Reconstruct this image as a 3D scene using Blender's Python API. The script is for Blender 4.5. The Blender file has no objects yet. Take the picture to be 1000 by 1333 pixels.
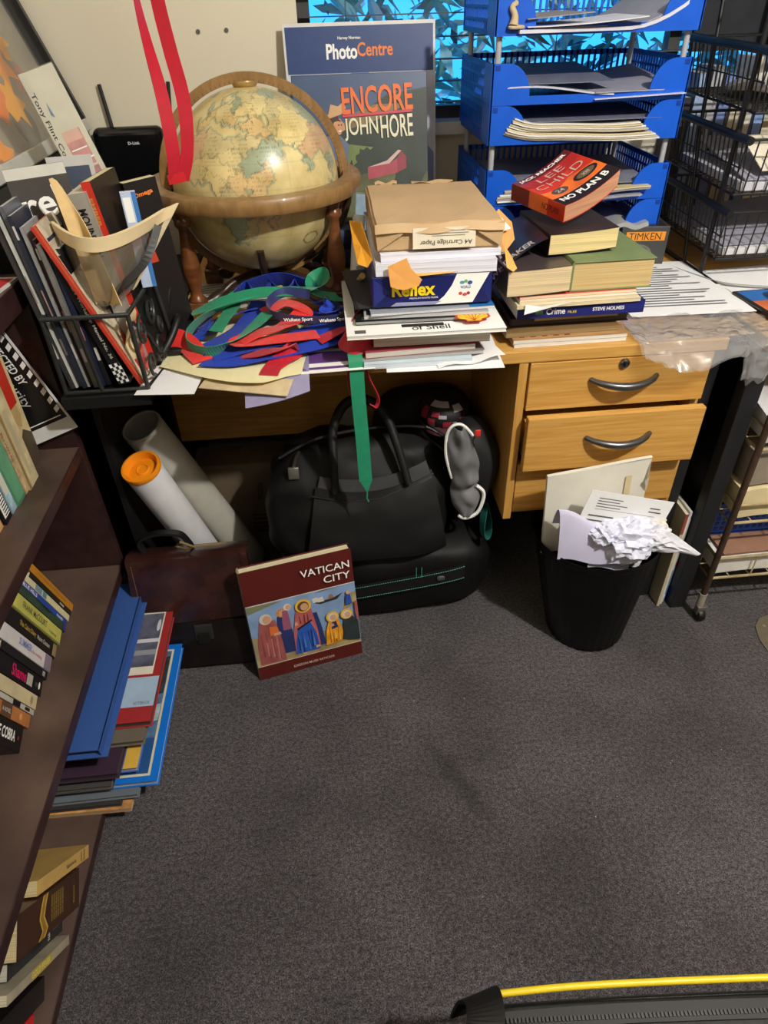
import bpy, bmesh, math, random
import numpy as np
from mathutils import Vector, Matrix, Euler, noise
random.seed(7)
SC = bpy.context.scene
COL = SC.collection
PI = math.pi

# ------------------------------------------------------------------ camera, world, lamps, exposure
def V(*a): return Vector(a)
_p, _y, _r = math.radians(37.93), math.radians(4.54), math.radians(-1.72)
_f = V(math.sin(_y)*math.cos(_p), math.cos(_y)*math.cos(_p), -math.sin(_p))
_rt = V(math.cos(_y), -math.sin(_y), 0); _up = _rt.cross(_f)
_r2 = _rt*math.cos(_r)+_up*math.sin(_r); _u2 = -_rt*math.sin(_r)+_up*math.cos(_r)
cd = bpy.data.cameras.new('camera'); cam = bpy.data.objects.new('camera', cd); COL.objects.link(cam)
cd.sensor_fit = 'VERTICAL'; cd.sensor_height = 24.0; cd.lens = 863.0*24/1333; cd.clip_start = .02
cam.matrix_world = Matrix(((_r2.x,_u2.x,-_f.x,0),(_r2.y,_u2.y,-_f.y,0),(_r2.z,_u2.z,-_f.z,1.26),(0,0,0,1)))
SC.camera = cam
SC.view_settings.view_transform = 'Standard'; SC.view_settings.look = 'None'
SC.view_settings.gamma = 1.0; SC.view_settings.use_curve_mapping = False
SC.view_settings.exposure = 0.12

def L(c):
    return tuple(((v/255)/12.92 if v/255 <= .04045 else ((v/255+.055)/1.055)**2.4) for v in c)

w = bpy.data.worlds.new('sky'); SC.world = w; w.use_nodes = True
w.node_tree.nodes['Background'].inputs[0].default_value = (*L((50, 165, 255)), 1)
w.node_tree.nodes['Background'].inputs[1].default_value = 2.0

def lamp(name, loc, energy, color, radius):                # bare bulb
    d = bpy.data.lights.new(name, 'POINT'); d.energy = energy; d.color = color; d.shadow_soft_size = radius
    o = bpy.data.objects.new(name, d); COL.objects.link(o); o.location = loc; return o
lamp('ceiling_lamp', (1.0, -.10, 2.2), 146, (1.0, .965, .89), .035)
lamp('fill_lamp', (.6, -1.3, 2.2), 4, (1.0, .965, .89), .08)  # added weak fill behind the camera, not a lamp of the room

# ------------------------------------------------------------------ materials
_MC = {}
def _nodes(name):
    m = bpy.data.materials.new(name); m.use_nodes = True
    nt = m.node_tree; b = nt.nodes['Principled BSDF']; return m, nt, b
def M(rgb, rough=.6, metal=0.0, var=.08, scale=25.0, bump=0.0, stretch=(1,1,1), coat=0.0, sheen=0.0, spec=.5):
    key = (tuple(rgb), rough, metal, var, scale, bump, stretch, coat, sheen, spec)
    if key in _MC: return _MC[key]
    m, nt, b = _nodes('surface_%02x%02x%02x' % tuple(int(v) for v in rgb))
    tc = nt.nodes.new('ShaderNodeTexCoord'); mp = nt.nodes.new('ShaderNodeMapping')
    nt.links.new(tc.outputs['Object'], mp.inputs[0]); mp.inputs['Scale'].default_value = stretch
    n = nt.nodes.new('ShaderNodeTexNoise'); n.inputs['Scale'].default_value = scale; n.inputs['Detail'].default_value = 4
    nt.links.new(mp.outputs[0], n.inputs['Vector'])
    r = nt.nodes.new('ShaderNodeValToRGB'); c = L(rgb)
    r.color_ramp.elements[0].position = .3; r.color_ramp.elements[1].position = .7
    r.color_ramp.elements[0].color = (*[v*(1-var) for v in c], 1)
    r.color_ramp.elements[1].color = (*[min(1, v*(1+var)) for v in c], 1)
    nt.links.new(n.outputs['Fac'], r.inputs[0]); nt.links.new(r.outputs[0], b.inputs['Base Color'])
    b.inputs['Roughness'].default_value = rough; b.inputs['Metallic'].default_value = metal
    b.inputs['Specular IOR Level'].default_value = spec
    if coat: b.inputs['Coat Weight'].default_value = coat; b.inputs['Coat Roughness'].default_value = .15
    if sheen: b.inputs['Sheen Weight'].default_value = sheen
    if bump:
        bp = nt.nodes.new('ShaderNodeBump'); bp.inputs['Strength'].default_value = bump; bp.inputs['Distance'].default_value = .004
        nt.links.new(n.outputs['Fac'], bp.inputs['Height']); nt.links.new(bp.outputs[0], b.inputs['Normal'])
    _MC[key] = m; return m
def wood(a, b_, rough=.45, stretch=(3, 60, 60), bump=.05, coat=0.0):
    key = ('wood', a, b_, rough, stretch)
    if key in _MC: return _MC[key]
    m, nt, b = _nodes('wood_grain')
    tc = nt.nodes.new('ShaderNodeTexCoord'); mp = nt.nodes.new('ShaderNodeMapping'); mp.inputs['Scale'].default_value = stretch
    nt.links.new(tc.outputs['Object'], mp.inputs[0])
    n = nt.nodes.new('ShaderNodeTexNoise'); n.inputs['Scale'].default_value = 2.2; n.inputs['Detail'].default_value = 6; n.inputs['Distortion'].default_value = .6
    nt.links.new(mp.outputs[0], n.inputs['Vector'])
    r = nt.nodes.new('ShaderNodeValToRGB'); r.color_ramp.elements[0].position = .32; r.color_ramp.elements[1].position = .68
    r.color_ramp.elements[0].color = (*L(a), 1); r.color_ramp.elements[1].color = (*L(b_), 1)
    nt.links.new(n.outputs['Fac'], r.inputs[0]); nt.links.new(r.outputs[0], b.inputs['Base Color'])
    b.inputs['Roughness'].default_value = rough
    if coat: b.inputs['Coat Weight'].default_value = coat
    bp = nt.nodes.new('ShaderNodeBump'); bp.inputs['Strength'].default_value = bump; bp.inputs['Distance'].default_value = .002
    nt.links.new(n.outputs['Fac'], bp.inputs['Height']); nt.links.new(bp.outputs[0], b.inputs['Normal'])
    _MC[key] = m; return m
def pages(rgb, axis=2, freq=700):
    key = ('pages', rgb, axis)
    if key in _MC: return _MC[key]
    m, nt, b = _nodes('page_edges')
    tc = nt.nodes.new('ShaderNodeTexCoord'); mp = nt.nodes.new('ShaderNodeMapping')
    s = [3, 3, 3]; s[axis] = freq; mp.inputs['Scale'].default_value = s
    nt.links.new(tc.outputs['Object'], mp.inputs[0])
    n = nt.nodes.new('ShaderNodeTexNoise'); n.inputs['Scale'].default_value = 1.0; n.inputs['Detail'].default_value = 3
    nt.links.new(mp.outputs[0], n.inputs['Vector'])
    r = nt.nodes.new('ShaderNodeValToRGB'); c = L(rgb)
    r.color_ramp.elements[0].position = .35; r.color_ramp.elements[1].position = .6
    r.color_ramp.elements[0].color = (*[v*.72 for v in c], 1); r.color_ramp.elements[1].color = (*c, 1)
    nt.links.new(n.outputs['Fac'], r.inputs[0]); nt.links.new(r.outputs[0], b.inputs['Base Color'])
    b.inputs['Roughness'].default_value = .8; _MC[key] = m; return m
def clear(rgb=(255, 255, 255), opacity=.15, rough=.05, key=None):
    k = ('clear', rgb, opacity, rough)
    if k in _MC: return _MC[k]
    m, nt, b = _nodes('clear_plastic')
    b.inputs['Base Color'].default_value = (*L(rgb), 1); b.inputs['Roughness'].default_value = rough
    t = nt.nodes.new('ShaderNodeBsdfTransparent'); g = nt.nodes.new('ShaderNodeBsdfGlossy'); g.inputs['Roughness'].default_value = rough
    lw = nt.nodes.new('ShaderNodeLayerWeight'); lw.inputs['Blend'].default_value = .5
    pw = nt.nodes.new('ShaderNodeMath'); pw.operation = 'POWER'; pw.inputs[1].default_value = 5.0; nt.links.new(lw.outputs['Facing'], pw.inputs[0])
    fr = nt.nodes.new('ShaderNodeMath'); fr.operation = 'MULTIPLY_ADD'; fr.inputs[1].default_value = .6; fr.inputs[2].default_value = .04; nt.links.new(pw.outputs[0], fr.inputs[0])
    m1 = nt.nodes.new('ShaderNodeMixShader'); m2 = nt.nodes.new('ShaderNodeMixShader')
    nt.links.new(fr.outputs[0], m1.inputs[0]); nt.links.new(t.outputs[0], m1.inputs[1]); nt.links.new(g.outputs[0], m1.inputs[2])
    m2.inputs[0].default_value = opacity
    nt.links.new(m1.outputs[0], m2.inputs[1]); nt.links.new(b.outputs[0], m2.inputs[2])
    nt.links.new(m2.outputs[0], nt.nodes['Material Output'].inputs['Surface']); _MC[k] = m; return m

BEECH = wood((188, 136, 62), (212, 164, 90), .42)
BEECHV = wood((188, 136, 62), (208, 160, 86), .42, (60, 60, 3))
DARKW = wood((44, 26, 26), (62, 40, 38), .36, (14, 5, 14), .08)
DUST = M((86, 68, 60), .45, var=.55, scale=6)
MAHOG = wood((92, 50, 26), (132, 80, 42), .3, (8, 8, 30), .03, .5)
RINGW = wood((124, 92, 52), (152, 116, 70), .42, (30, 30, 12), .03, .3)
BLACK = M((16, 16, 18), .5, var=.15)
BLKM = M((36, 37, 40), .42, metal=.2, var=.1)
WHITE = M((235, 235, 232), .7, var=.03)
PAPER = M((238, 238, 240), .75, var=.02)
CREAMP = M((236, 226, 178), .7, var=.03)
STEEL = M((120, 120, 122), .28, metal=1.0, var=.05)
BRASS = M((186, 156, 100), .32, metal=.55, var=.1)
INK = M((28, 28, 30), .6, var=0)
WHT = M((245, 245, 242), .55, var=0)

# ------------------------------------------------------------------ mesh building
def fm(o, xa, ya):
    x = Vector(xa).normalized(); y = Vector(ya); y = (y-x*y.dot(x)).normalized(); z = x.cross(y)
    return Matrix(((x.x,y.x,z.x,o[0]),(x.y,y.y,z.y,o[1]),(x.z,y.z,z.z,o[2]),(0,0,0,1)))
def T(x, y, z): return Matrix.Translation((x, y, z))
def R(ax, deg): return Matrix.Rotation(math.radians(deg), 4, ax)
def spline(pts, n=8, closed=False):
    P = [Vector(p) for p in pts]; out = []; N = len(P)
    for i in range(N if closed else N-1):
        if closed: a, b, c, d = P[(i-1) % N], P[i], P[(i+1) % N], P[(i+2) % N]
        else: a, b, c, d = P[max(i-1, 0)], P[i], P[i+1], P[min(i+2, N-1)]
        for k in range(n):
            t = k/n
            out.append(.5*((2*b)+(c-a)*t+(2*a-5*b+4*c-d)*t*t+(3*b-3*c+d-a)*t**3))
    if not closed: out.append(P[-1])
    return out
_TXT = {}
def text_mesh(s, bold=0.0):
    k = (s, bold)
    if k not in _TXT:
        cu = bpy.data.curves.new('lettering', 'FONT'); cu.body = s; cu.offset = bold; cu.resolution_u = 3
        o = bpy.data.objects.new('lettering', cu); COL.objects.link(o)
        me = bpy.data.meshes.new_from_object(o)
        vs = [v.co.copy() for v in me.vertices]; fs = [tuple(p.vertices) for p in me.polygons]
        bpy.data.objects.remove(o); bpy.data.curves.remove(cu); bpy.data.meshes.remove(me)
        if not vs: vs = [V(0,0,0)]
        x0 = min(v.x for v in vs); x1 = max(v.x for v in vs); y0 = min(v.y for v in vs); y1 = max(v.y for v in vs)
        _TXT[k] = ([((v.x-(x0+x1)/2)/max(x1-x0, 1e-6), (v.y-(y0+y1)/2)/max(y1-y0, 1e-6)) for v in vs], fs)
    return _TXT[k]
class MB:
    def __init__(s): s.v = []; s.f = []; s.fm = []; s.fs = []; s.mats = []
    def mi(s, m):
        if m not in s.mats: s.mats.append(m)
        return s.mats.index(m)
    def add(s, vs, fs, m, X=None, smooth=False):
        b = len(s.v); s.v += [(X @ Vector(p)) if X is not None else Vector(p) for p in vs]
        k = s.mi(m)
        for f in fs: s.f.append([i+b for i in f]); s.fm.append(k); s.fs.append(smooth)
        return s
    def bmesh(s, bm, m, X=None, smooth=False):
        bm.verts.index_update()
        s.add([v.co.copy() for v in bm.verts], [[v.index for v in f.verts] for f in bm.faces], m, X, smooth); bm.free(); return s
    def box(s, a, b, m, bev=0.0, X=None, seg=2):
        bm = bmesh.new(); bmesh.ops.create_cube(bm, size=1)
        for v in bm.verts: v.co = V(*[a[i]+(v.co[i]+.5)*(b[i]-a[i]) for i in range(3)])
        if bev: bmesh.ops.bevel(bm, geom=bm.edges[:], offset=bev, segments=seg, affect='EDGES', profile=.5)
        return s.bmesh(bm, m, X)
    def rbox(s, c, size, m, e=6.0, n=14, amp=0.0, fr=6.0, seed=0, X=None, warp=None):
        bm = bmesh.new(); bmesh.ops.create_cube(bm, size=2)
        bmesh.ops.subdivide_edges(bm, edges=bm.edges[:], cuts=n, use_grid_fill=True)
        for v in bm.verts:
            p = v.co; d = (abs(p.x)**e+abs(p.y)**e+abs(p.z)**e)**(1/e); q = p/d
            if warp: q = Vector(warp(q))
            q = V(q.x*size[0]/2, q.y*size[1]/2, q.z*size[2]/2)
            if amp:
                nn = noise.noise_vector((q+V(*c))*fr+V(seed*7.1, seed*3.3, seed)); q += nn*amp
            v.co = q+V(*c)
        return s.bmesh(bm, m, X, True)
    def poly(s, pts, m, X=None): return s.add(pts, [list(range(len(pts)))], m, X)
    def prism(s, out, h, m, X=None, z0=0.0):
        n = len(out); vs = [(p[0], p[1], z0) for p in out]+[(p[0], p[1], z0+h) for p in out]
        fs = [list(range(n))[::-1], list(range(n, 2*n))]+[[i, (i+1) % n, n+(i+1) % n, n+i] for i in range(n)]
        return s.add(vs, fs, m, X)
    def tube(s, pts, r, m, seg=8, closed=False, X=None):
        P = [Vector(p) for p in pts]; N = len(P); vs = []; fs = []; prev = None
        rr = r if isinstance(r, (list, tuple)) else [r]*N
        for i, p in enumerate(P):
            t = (P[(i+1) % N]-P[i-1]) if closed else (P[min(i+1, N-1)]-P[max(i-1, 0)])
            if t.length < 1e-9: t = V(0, 0, 1)
            t.normalize()
            if prev is None:
                a = V(0, 0, 1) if abs(t.z) < .9 else V(1, 0, 0); u = t.cross(a).normalized()
            else: u = (prev-t*prev.dot(t)).normalized()
            prev = u; w_ = t.cross(u)
            for k in range(seg):
                an = 2*PI*k/seg; vs.append(p+(u*math.cos(an)+w_*math.sin(an))*rr[i])
        for i in range(N if closed else N-1):
            j = (i+1) % N
            for k in range(seg): fs.append([i*seg+k, i*seg+(k+1) % seg, j*seg+(k+1) % seg, j*seg+k])
        if not closed: fs += [list(range(seg))[::-1], [(N-1)*seg+k for k in range(seg)]]
        return s.add(vs, fs, m, X, True)
    def bar(s, a, b, r, m, seg=6): return s.tube([a, b], r, m, seg)
    def lathe(s, prof, m, X=None, seg=32, cap=True):
        n = len(prof); vs = []; fs = []
        for (r, z) in prof:
            for k in range(seg): vs.append((r*math.cos(2*PI*k/seg), r*math.sin(2*PI*k/seg), z))
        for i in range(n-1):
            for k in range(seg): fs.append([i*seg+k, i*seg+(k+1) % seg, (i+1)*seg+(k+1) % seg, (i+1)*seg+k])
        if cap:
            if prof[0][0] > 1e-6: fs.append(list(range(seg))[::-1])
            if prof[-1][0] > 1e-6: fs.append([(n-1)*seg+k for k in range(seg)])
        return s.add(vs, fs, m, X, True)
    def ribbon(s, pts, wd, m, roll=0, n=8, th=.0012, closed=False, side=None, raw=False, m2=None):
        P = [Vector(p) for p in pts] if raw else spline(pts, n, closed); N = len(P); vs = []; fs = []
        rl = roll if isinstance(roll, (list, tuple)) else [roll]*len(pts)
        prev = None
        for i, p in enumerate(P):
            t = (P[(i+1) % N]-P[i-1]) if closed else (P[min(i+1, N-1)]-P[max(i-1, 0)])
            t.normalize()
            if side is not None: sd = Vector(side)
            else:
                sd = t.cross(V(0, 0, 1))
                if sd.length < .15: sd = prev if prev is not None else V(1, 0, 0)
            sd = (sd-t*sd.dot(t)).normalized(); prev = sd
            f = i/max(N-1, 1)*(len(rl)-1); k = min(int(f), len(rl)-1); k2 = min(k+1, len(rl)-1)
            a = math.radians(rl[k]*(1-(f-k))+rl[k2]*(f-k))
            up = sd.cross(t); q = sd*math.cos(a)+up*math.sin(a); nn = t.cross(q)
            for d, e in ((-.5, -.5), (.5, -.5), (.5, .5), (-.5, .5)): vs.append(p+q*wd*d+nn*th*e)
        for i in range(N if closed else N-1):
            j = (i+1) % N
            for k in range(4): fs.append([i*4+k, i*4+(k+1) % 4, j*4+(k+1) % 4, j*4+k])
        if not closed: fs += [[3, 2, 1, 0], [(N-1)*4+k for k in range(4)]]
        return s.add(vs, fs, m)
    def sheet(s, fn, nu, nv, m, th=.0006, X=None):
        G = [[Vector(fn(i/nu, j/nv)) for j in range(nv+1)] for i in range(nu+1)]
        vs = []; n = (nu+1)*(nv+1); nor = []
        for i in range(nu+1):
            for j in range(nv+1):
                a = G[min(i+1, nu)][j]-G[max(i-1, 0)][j]; b = G[i][min(j+1, nv)]-G[i][max(j-1, 0)]
                q = a.cross(b); q = q.normalized() if q.length > 1e-12 else V(0, 0, 1); nor.append(q); vs.append(G[i][j]+q*th/2)
        k = 0
        for i in range(nu+1):
            for j in range(nv+1): vs.append(G[i][j]-nor[k]*th/2); k += 1
        I = lambda i, j: i*(nv+1)+j
        fs = []
        for i in range(nu):
            for j in range(nv):
                q = [I(i, j), I(i+1, j), I(i+1, j+1), I(i, j+1)]; fs.append(q); fs.append([x+n for x in q[::-1]])
        for i in range(nu):
            fs.append([I(i, 0), I(i, 0)+n, I(i+1, 0)+n, I(i+1, 0)]); fs.append([I(i+1, nv), I(i+1, nv)+n, I(i, nv)+n, I(i, nv)])
        for j in range(nv):
            fs.append([I(0, j+1), I(0, j+1)+n, I(0, j)+n, I(0, j)]); fs.append([I(nu, j), I(nu, j)+n, I(nu, j+1)+n, I(nu, j+1)])
        return s.add(vs, fs, m, X, True)
    def text(s, t, F, cx, cy, w_, h_, m, rot=0, bold=.012, lift=.0003):
        vs, fs = text_mesh(t, bold); a = math.radians(rot); c, d = math.cos(a), math.sin(a)
        return s.add([(cx+(x*w_)*c-(y*h_)*d, cy+(x*w_)*d+(y*h_)*c, lift) for x, y in vs], fs, m, F)
    def deco(s, F, W, H, items, lift=.0003):
        """flat print on a face: fractions of W x H, later items lie over earlier ones"""
        for k, it in enumerate(items):
            z = lift+.00012*k; t = it[0]
            if t == 't': s.text(it[1], F, it[2]*W, it[3]*H, it[4]*W, it[5]*H, it[6], it[7] if len(it) > 7 else 0, it[8] if len(it) > 8 else .012, z)
            elif t == 'r': s.poly([(it[1]*W, it[2]*H, z), (it[3]*W, it[2]*H, z), (it[3]*W, it[4]*H, z), (it[1]*W, it[4]*H, z)], it[5], F)
            elif t == 'p': s.poly([(min(max(x, .003), .997)*W, min(max(y, .003), .997)*H, z) for x, y in it[1]], it[2], F)
            elif t == 'e': s.poly([(it[1]*W+it[3]*W*math.cos(a*PI/10), it[2]*H+it[4]*H*math.sin(a*PI/10), z) for a in range(20)], it[5], F)
            elif t == 'l':                                # rows of small print
                _, x0, y0, x1, y1, n, mt = it[:7]; rr = random.Random(n*13+int(x0*99))
                for i in range(n):
                    yy = y1-(y1-y0)*(i+.5)/n; hh = (y1-y0)/n*.15; xe = x0+(x1-x0)*rr.uniform(.55, 1)
                    s.poly([(x0*W, (yy-hh)*H, z), (xe*W, (yy-hh)*H, z), (xe*W, (yy+hh)*H, z), (x0*W, (yy+hh)*H, z)], mt, F)
        return s
    def obj(s, name, X=None):
        me = bpy.data.meshes.new(name)
        vs = [X @ v for v in s.v] if X is not None else s.v
        me.from_pydata([tuple(v) for v in vs], [], s.f); me.update()
        for m in s.mats: me.materials.append(m)
        me.polygons.foreach_set('material_index', s.fm); me.polygons.foreach_set('use_smooth', s.fs)
        bm = bmesh.new(); bm.from_mesh(me); bmesh.ops.recalc_face_normals(bm, faces=bm.faces[:]); bm.to_mesh(me); bm.free()
        if any(s.fs):
            try: me.set_sharp_from_angle(angle=math.radians(48))
            except Exception: pass
        o = bpy.data.objects.new(name, me); COL.objects.link(o); return o
_MW = {}
def tag(o, label=None, cat=None, group=None, kind=None):
    for k, v in (('label', label), ('category', cat), ('group', group), ('kind', kind)):
        if v: o[k] = v
    return o
def thing(name, label, cat, X, group=None):
    o = bpy.data.objects.new(name, None); COL.objects.link(o)
    if not isinstance(X, Matrix): X = T(*X)
    o.matrix_world = X; o.empty_display_size = .05; _MW[o.name] = X.copy()
    return tag(o, label, cat, group)
def part(mb, name, parent, local=False, label=None, kind=None):
    """a part (or sub-part) of a thing; geometry given in world space unless local"""
    X = _MW[parent.name]
    o = mb.obj(name, None if local else X.inverted()); o.parent = parent; _MW[o.name] = X
    return tag(o, label, kind=kind)
def solo(mb, name, label, cat, group=None, X=None, kind=None):
    """a thing that is one mesh: origin at its base; X places local geometry"""
    if X is None:
        lo = Vector([min(v[i] for v in mb.v) for i in range(3)]); hi = Vector([max(v[i] for v in mb.v) for i in range(3)])
        X = T((lo.x+hi.x)/2, (lo.y+hi.y)/2, lo.z); o = mb.obj(name, X.inverted())
    else: o = mb.obj(name)
    o.matrix_world = X; _MW[o.name] = X.copy()
    return tag(o, label, cat, group, kind)
def struct(mb, name, parent=None):
    o = mb.obj(name); _MW[o.name] = Matrix()
    if parent: o.parent = parent
    else: o['kind'] = 'structure'
    return o
def copy_tree(o, X=None, parent=None, label=None):
    c = o.copy(); COL.objects.link(c)
    if parent: c.parent = parent
    if X is not None: c.matrix_world = X; _MW[c.name] = X.copy()
    if label: c['label'] = label
    for ch in [q for q in COL.objects if q.parent == o]: copy_tree(ch, parent=c)
    return c
def book(name, label, O, xd, yd, w_, h_, t_, cover, page=(228, 214, 180), hard=True, group=None, spine=(), front=(), cat='book', spine_m=None, back=(), round_=0.0):
    """spine at local x=0, height along y, front cover at z=t"""
    X = fm(O, xd, yd); r = thing(name, label, cat, X, group)
    ct = min(.0022, t_*.16) if hard else min(.0006, t_*.12); i = .003 if hard else .0004
    cm = cover; sm = spine_m or cover
    mb = MB(); mb.box((0, 0, t_-ct), (w_, h_, t_), cm, ct*.3); mb.box((0, 0, 0), (w_, h_, ct), cm, ct*.3)
    if hard:
        prof = [(0, 0)]+[(-.10*t_*math.sin(PI*k/8), t_*k/8) for k in range(1, 8)]+[(0, t_), (ct*1.2, t_), (ct*1.2, 0)]
        n = len(prof); mb.add([(x, 0, z) for x, z in prof]+[(x, h_, z) for x, z in prof],
               [list(range(n)), list(range(n, 2*n))[::-1]]+[[a, (a+1) % n, n+(a+1) % n, n+a] for a in range(n)], sm)
        mb.deco(fm((-.10*t_-.0001, h_, 0), (0, -1, 0), (0, 0, 1)), h_, t_, spine)
    else:
        mb.box((0, 0, 0), (ct, h_, t_), sm); mb.deco(fm((-.0002, h_, 0), (0, -1, 0), (0, 0, 1)), h_, t_, spine)
    mb.deco(fm((0, 0, t_), (1, 0, 0), (0, 1, 0)), w_, h_, front)
    if back: mb.deco(fm((w_, 0, 0), (-1, 0, 0), (0, 1, 0)), w_, h_, back)
    part(mb, 'cover', r, True)
    p = MB(); p.box((ct, i, ct), (w_-i, h_-i, t_-ct), pages(page)); part(p, 'page_block', r, True)
    return r

# ------------------------------------------------------------------ the room
def wallmat():
    m, nt, b = _nodes('painted_wall')
    n = nt.nodes.new('ShaderNodeTexNoise'); n.inputs['Scale'].default_value = 90; n.inputs['Detail'].default_value = 5
    tc = nt.nodes.new('ShaderNodeTexCoord'); nt.links.new(tc.outputs['Object'], n.inputs['Vector'])
    bp = nt.nodes.new('ShaderNodeBump'); bp.inputs['Strength'].default_value = .08; bp.inputs['Distance'].default_value = .002
    nt.links.new(n.outputs['Fac'], bp.inputs['Height']); nt.links.new(bp.outputs[0], b.inputs['Normal'])
    n2 = nt.nodes.new('ShaderNodeTexNoise'); n2.inputs['Scale'].default_value = 2.5; nt.links.new(tc.outputs['Object'], n2.inputs['Vector'])
    r = nt.nodes.new('ShaderNodeValToRGB'); r.color_ramp.elements[0].color = (*L((214, 205, 184)), 1); r.color_ramp.elements[1].color = (*L((228, 220, 198)), 1)
    nt.links.new(n2.outputs['Fac'], r.inputs[0]); nt.links.new(r.outputs[0], b.inputs['Base Color']); b.inputs['Roughness'].default_value = .7
    return m
WALL = wallmat()
def carpetmat():
    m, nt, b = _nodes('carpet_pile')
    tc = nt.nodes.new('ShaderNodeTexCoord'); co = tc.outputs['Object']
    def ns(sc, det, ro=.6):
        n = nt.nodes.new('ShaderNodeTexNoise'); n.inputs['Scale'].default_value = sc; n.inputs['Detail'].default_value = det; n.inputs['Roughness'].default_value = ro
        nt.links.new(co, n.inputs['Vector']); return n
    def ramp(src, stops):
        r = nt.nodes.new('ShaderNodeValToRGB'); e = r.color_ramp.elements
        e[0].position, e[0].color = stops[0][0], (*L(stops[0][1]), 1); e[1].position, e[1].color = stops[1][0], (*L(stops[1][1]), 1)
        for p_, c_ in stops[2:]:
            q = e.new(p_); q.color = (*L(c_), 1)
        nt.links.new(src, r.inputs[0]); return r
    def mix(kind, fac, a, c):
        x = nt.nodes.new('ShaderNodeMix'); x.data_type = 'RGBA'; x.blend_type = kind
        if isinstance(fac, float): x.inputs[0].default_value = fac
        else: nt.links.new(fac, x.inputs[0])
        nt.links.new(a, x.inputs[6])
        if isinstance(c, tuple): x.inputs[7].default_value = (*L(c), 1)
        else: nt.links.new(c, x.inputs[7])
        return x.outputs[2]
    fine = ns(420, 3, .7); mid = ns(130, 4, .7); big = ns(3.2, 4, .6)
    c1 = ramp(fine.outputs['Fac'], [(.36, (28, 26, 29)), (.66, (138, 132, 136))]).outputs[0]
    c2 = ramp(mid.outputs['Fac'], [(.36, (96, 94, 98)), (.64, (255, 255, 255))]).outputs[0]
    c3 = ramp(big.outputs['Fac'], [(.36, (150, 144, 148)), (.60, (255, 252, 255))]).outputs[0]
    c = mix('MULTIPLY', .75, c1, c2); c = mix('MULTIPLY', .6, c, c3)
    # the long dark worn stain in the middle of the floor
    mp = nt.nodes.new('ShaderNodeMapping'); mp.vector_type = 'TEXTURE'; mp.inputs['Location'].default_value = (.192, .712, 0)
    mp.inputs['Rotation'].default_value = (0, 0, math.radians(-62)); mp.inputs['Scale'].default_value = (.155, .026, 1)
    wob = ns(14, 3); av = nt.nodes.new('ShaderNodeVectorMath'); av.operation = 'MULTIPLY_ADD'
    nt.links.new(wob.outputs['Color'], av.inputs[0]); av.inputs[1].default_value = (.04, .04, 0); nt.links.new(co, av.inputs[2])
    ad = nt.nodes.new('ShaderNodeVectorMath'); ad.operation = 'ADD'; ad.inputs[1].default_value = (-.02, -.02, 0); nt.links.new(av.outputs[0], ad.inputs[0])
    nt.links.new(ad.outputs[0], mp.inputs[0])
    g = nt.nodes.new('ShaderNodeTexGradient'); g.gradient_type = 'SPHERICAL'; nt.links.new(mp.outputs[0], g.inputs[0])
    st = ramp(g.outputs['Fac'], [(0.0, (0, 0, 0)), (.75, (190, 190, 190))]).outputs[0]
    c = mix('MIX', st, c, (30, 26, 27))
    # crumbs and lint
    vo = nt.nodes.new('ShaderNodeTexVoronoi'); vo.inputs['Scale'].default_value = 26; vo.feature = 'F1'; nt.links.new(co, vo.inputs['Vector'])
    lt = nt.nodes.new('ShaderNodeMath'); lt.operation = 'LESS_THAN'; lt.inputs[1].default_value = .035; nt.links.new(vo.outputs['Distance'], lt.inputs[0])
    wn = nt.nodes.new('ShaderNodeTexNoise'); wn.inputs['Scale'].default_value = 9; nt.links.new(co, wn.inputs['Vector'])
    gt = nt.nodes.new('ShaderNodeMath'); gt.operation = 'GREATER_THAN'; gt.inputs[1].default_value = .56; nt.links.new(wn.outputs['Fac'], gt.inputs[0])
    mu = nt.nodes.new('ShaderNodeMath'); mu.operation = 'MULTIPLY'; nt.links.new(lt.outputs[0], mu.inputs[0]); nt.links.new(gt.outputs[0], mu.inputs[1])
    c = mix('MIX', mu.outputs[0], c, (176, 164, 132))
    nt.links.new(c, b.inputs['Base Color']); b.inputs['Roughness'].default_value = .95; b.inputs['Specular IOR Level'].default_value = .15
    b.inputs['Sheen Weight'].default_value = .25
    bp = nt.nodes.new('ShaderNodeBump'); bp.inputs['Strength'].default_value = .9; bp.inputs['Distance'].default_value = .006
    nt.links.new(mid.outputs['Fac'], bp.inputs['Height']); nt.links.new(bp.outputs[0], b.inputs['Normal'])
    return m
mb = MB(); mb.box((-.8, -2.3, -.05), (2.7, 2.05, 0), carpetmat()); struct(mb, 'floor')
mb = MB(); mb.box((-.9, -2.4, 2.4), (2.8, 2.1, 2.45), M((150, 146, 136), .8, var=.03)); struct(mb, 'ceiling')
mb = MB(); mb.box((-.9, -2.4, -.05), (-.8, 2.1, 2.4), WALL); struct(mb, 'wall_left')
mb = MB(); mb.box((2.7, -2.4, -.05), (2.8, 2.1, 2.4), M((128, 118, 100), .8)); struct(mb, 'wall_right')
mb = MB(); mb.box((-.8, -2.4, -.05), (2.7, -2.3, 2.4), M((128, 118, 100), .8)); struct(mb, 'wall_front')
WX0, WX1, WZ0, WZ1 = -.015, 1.85, 1.0, 2.1
mb = MB()
mb.box((-.8, 1.95, -.05), (WX0, 2.05, 2.4), WALL); mb.box((WX1, 1.95, -.05), (2.7, 2.05, 2.4), WALL)
mb.box((WX0, 1.95, -.05), (WX1, 2.05, WZ0), WALL); mb.box((WX0, 1.95, WZ1), (WX1, 2.05, 2.4), WALL)
struct(mb, 'wall_back')
FRAME = M((62, 62, 62), .5, var=.1); SILL = M((205, 205, 200), .5, var=.05)
mb = MB()
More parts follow.
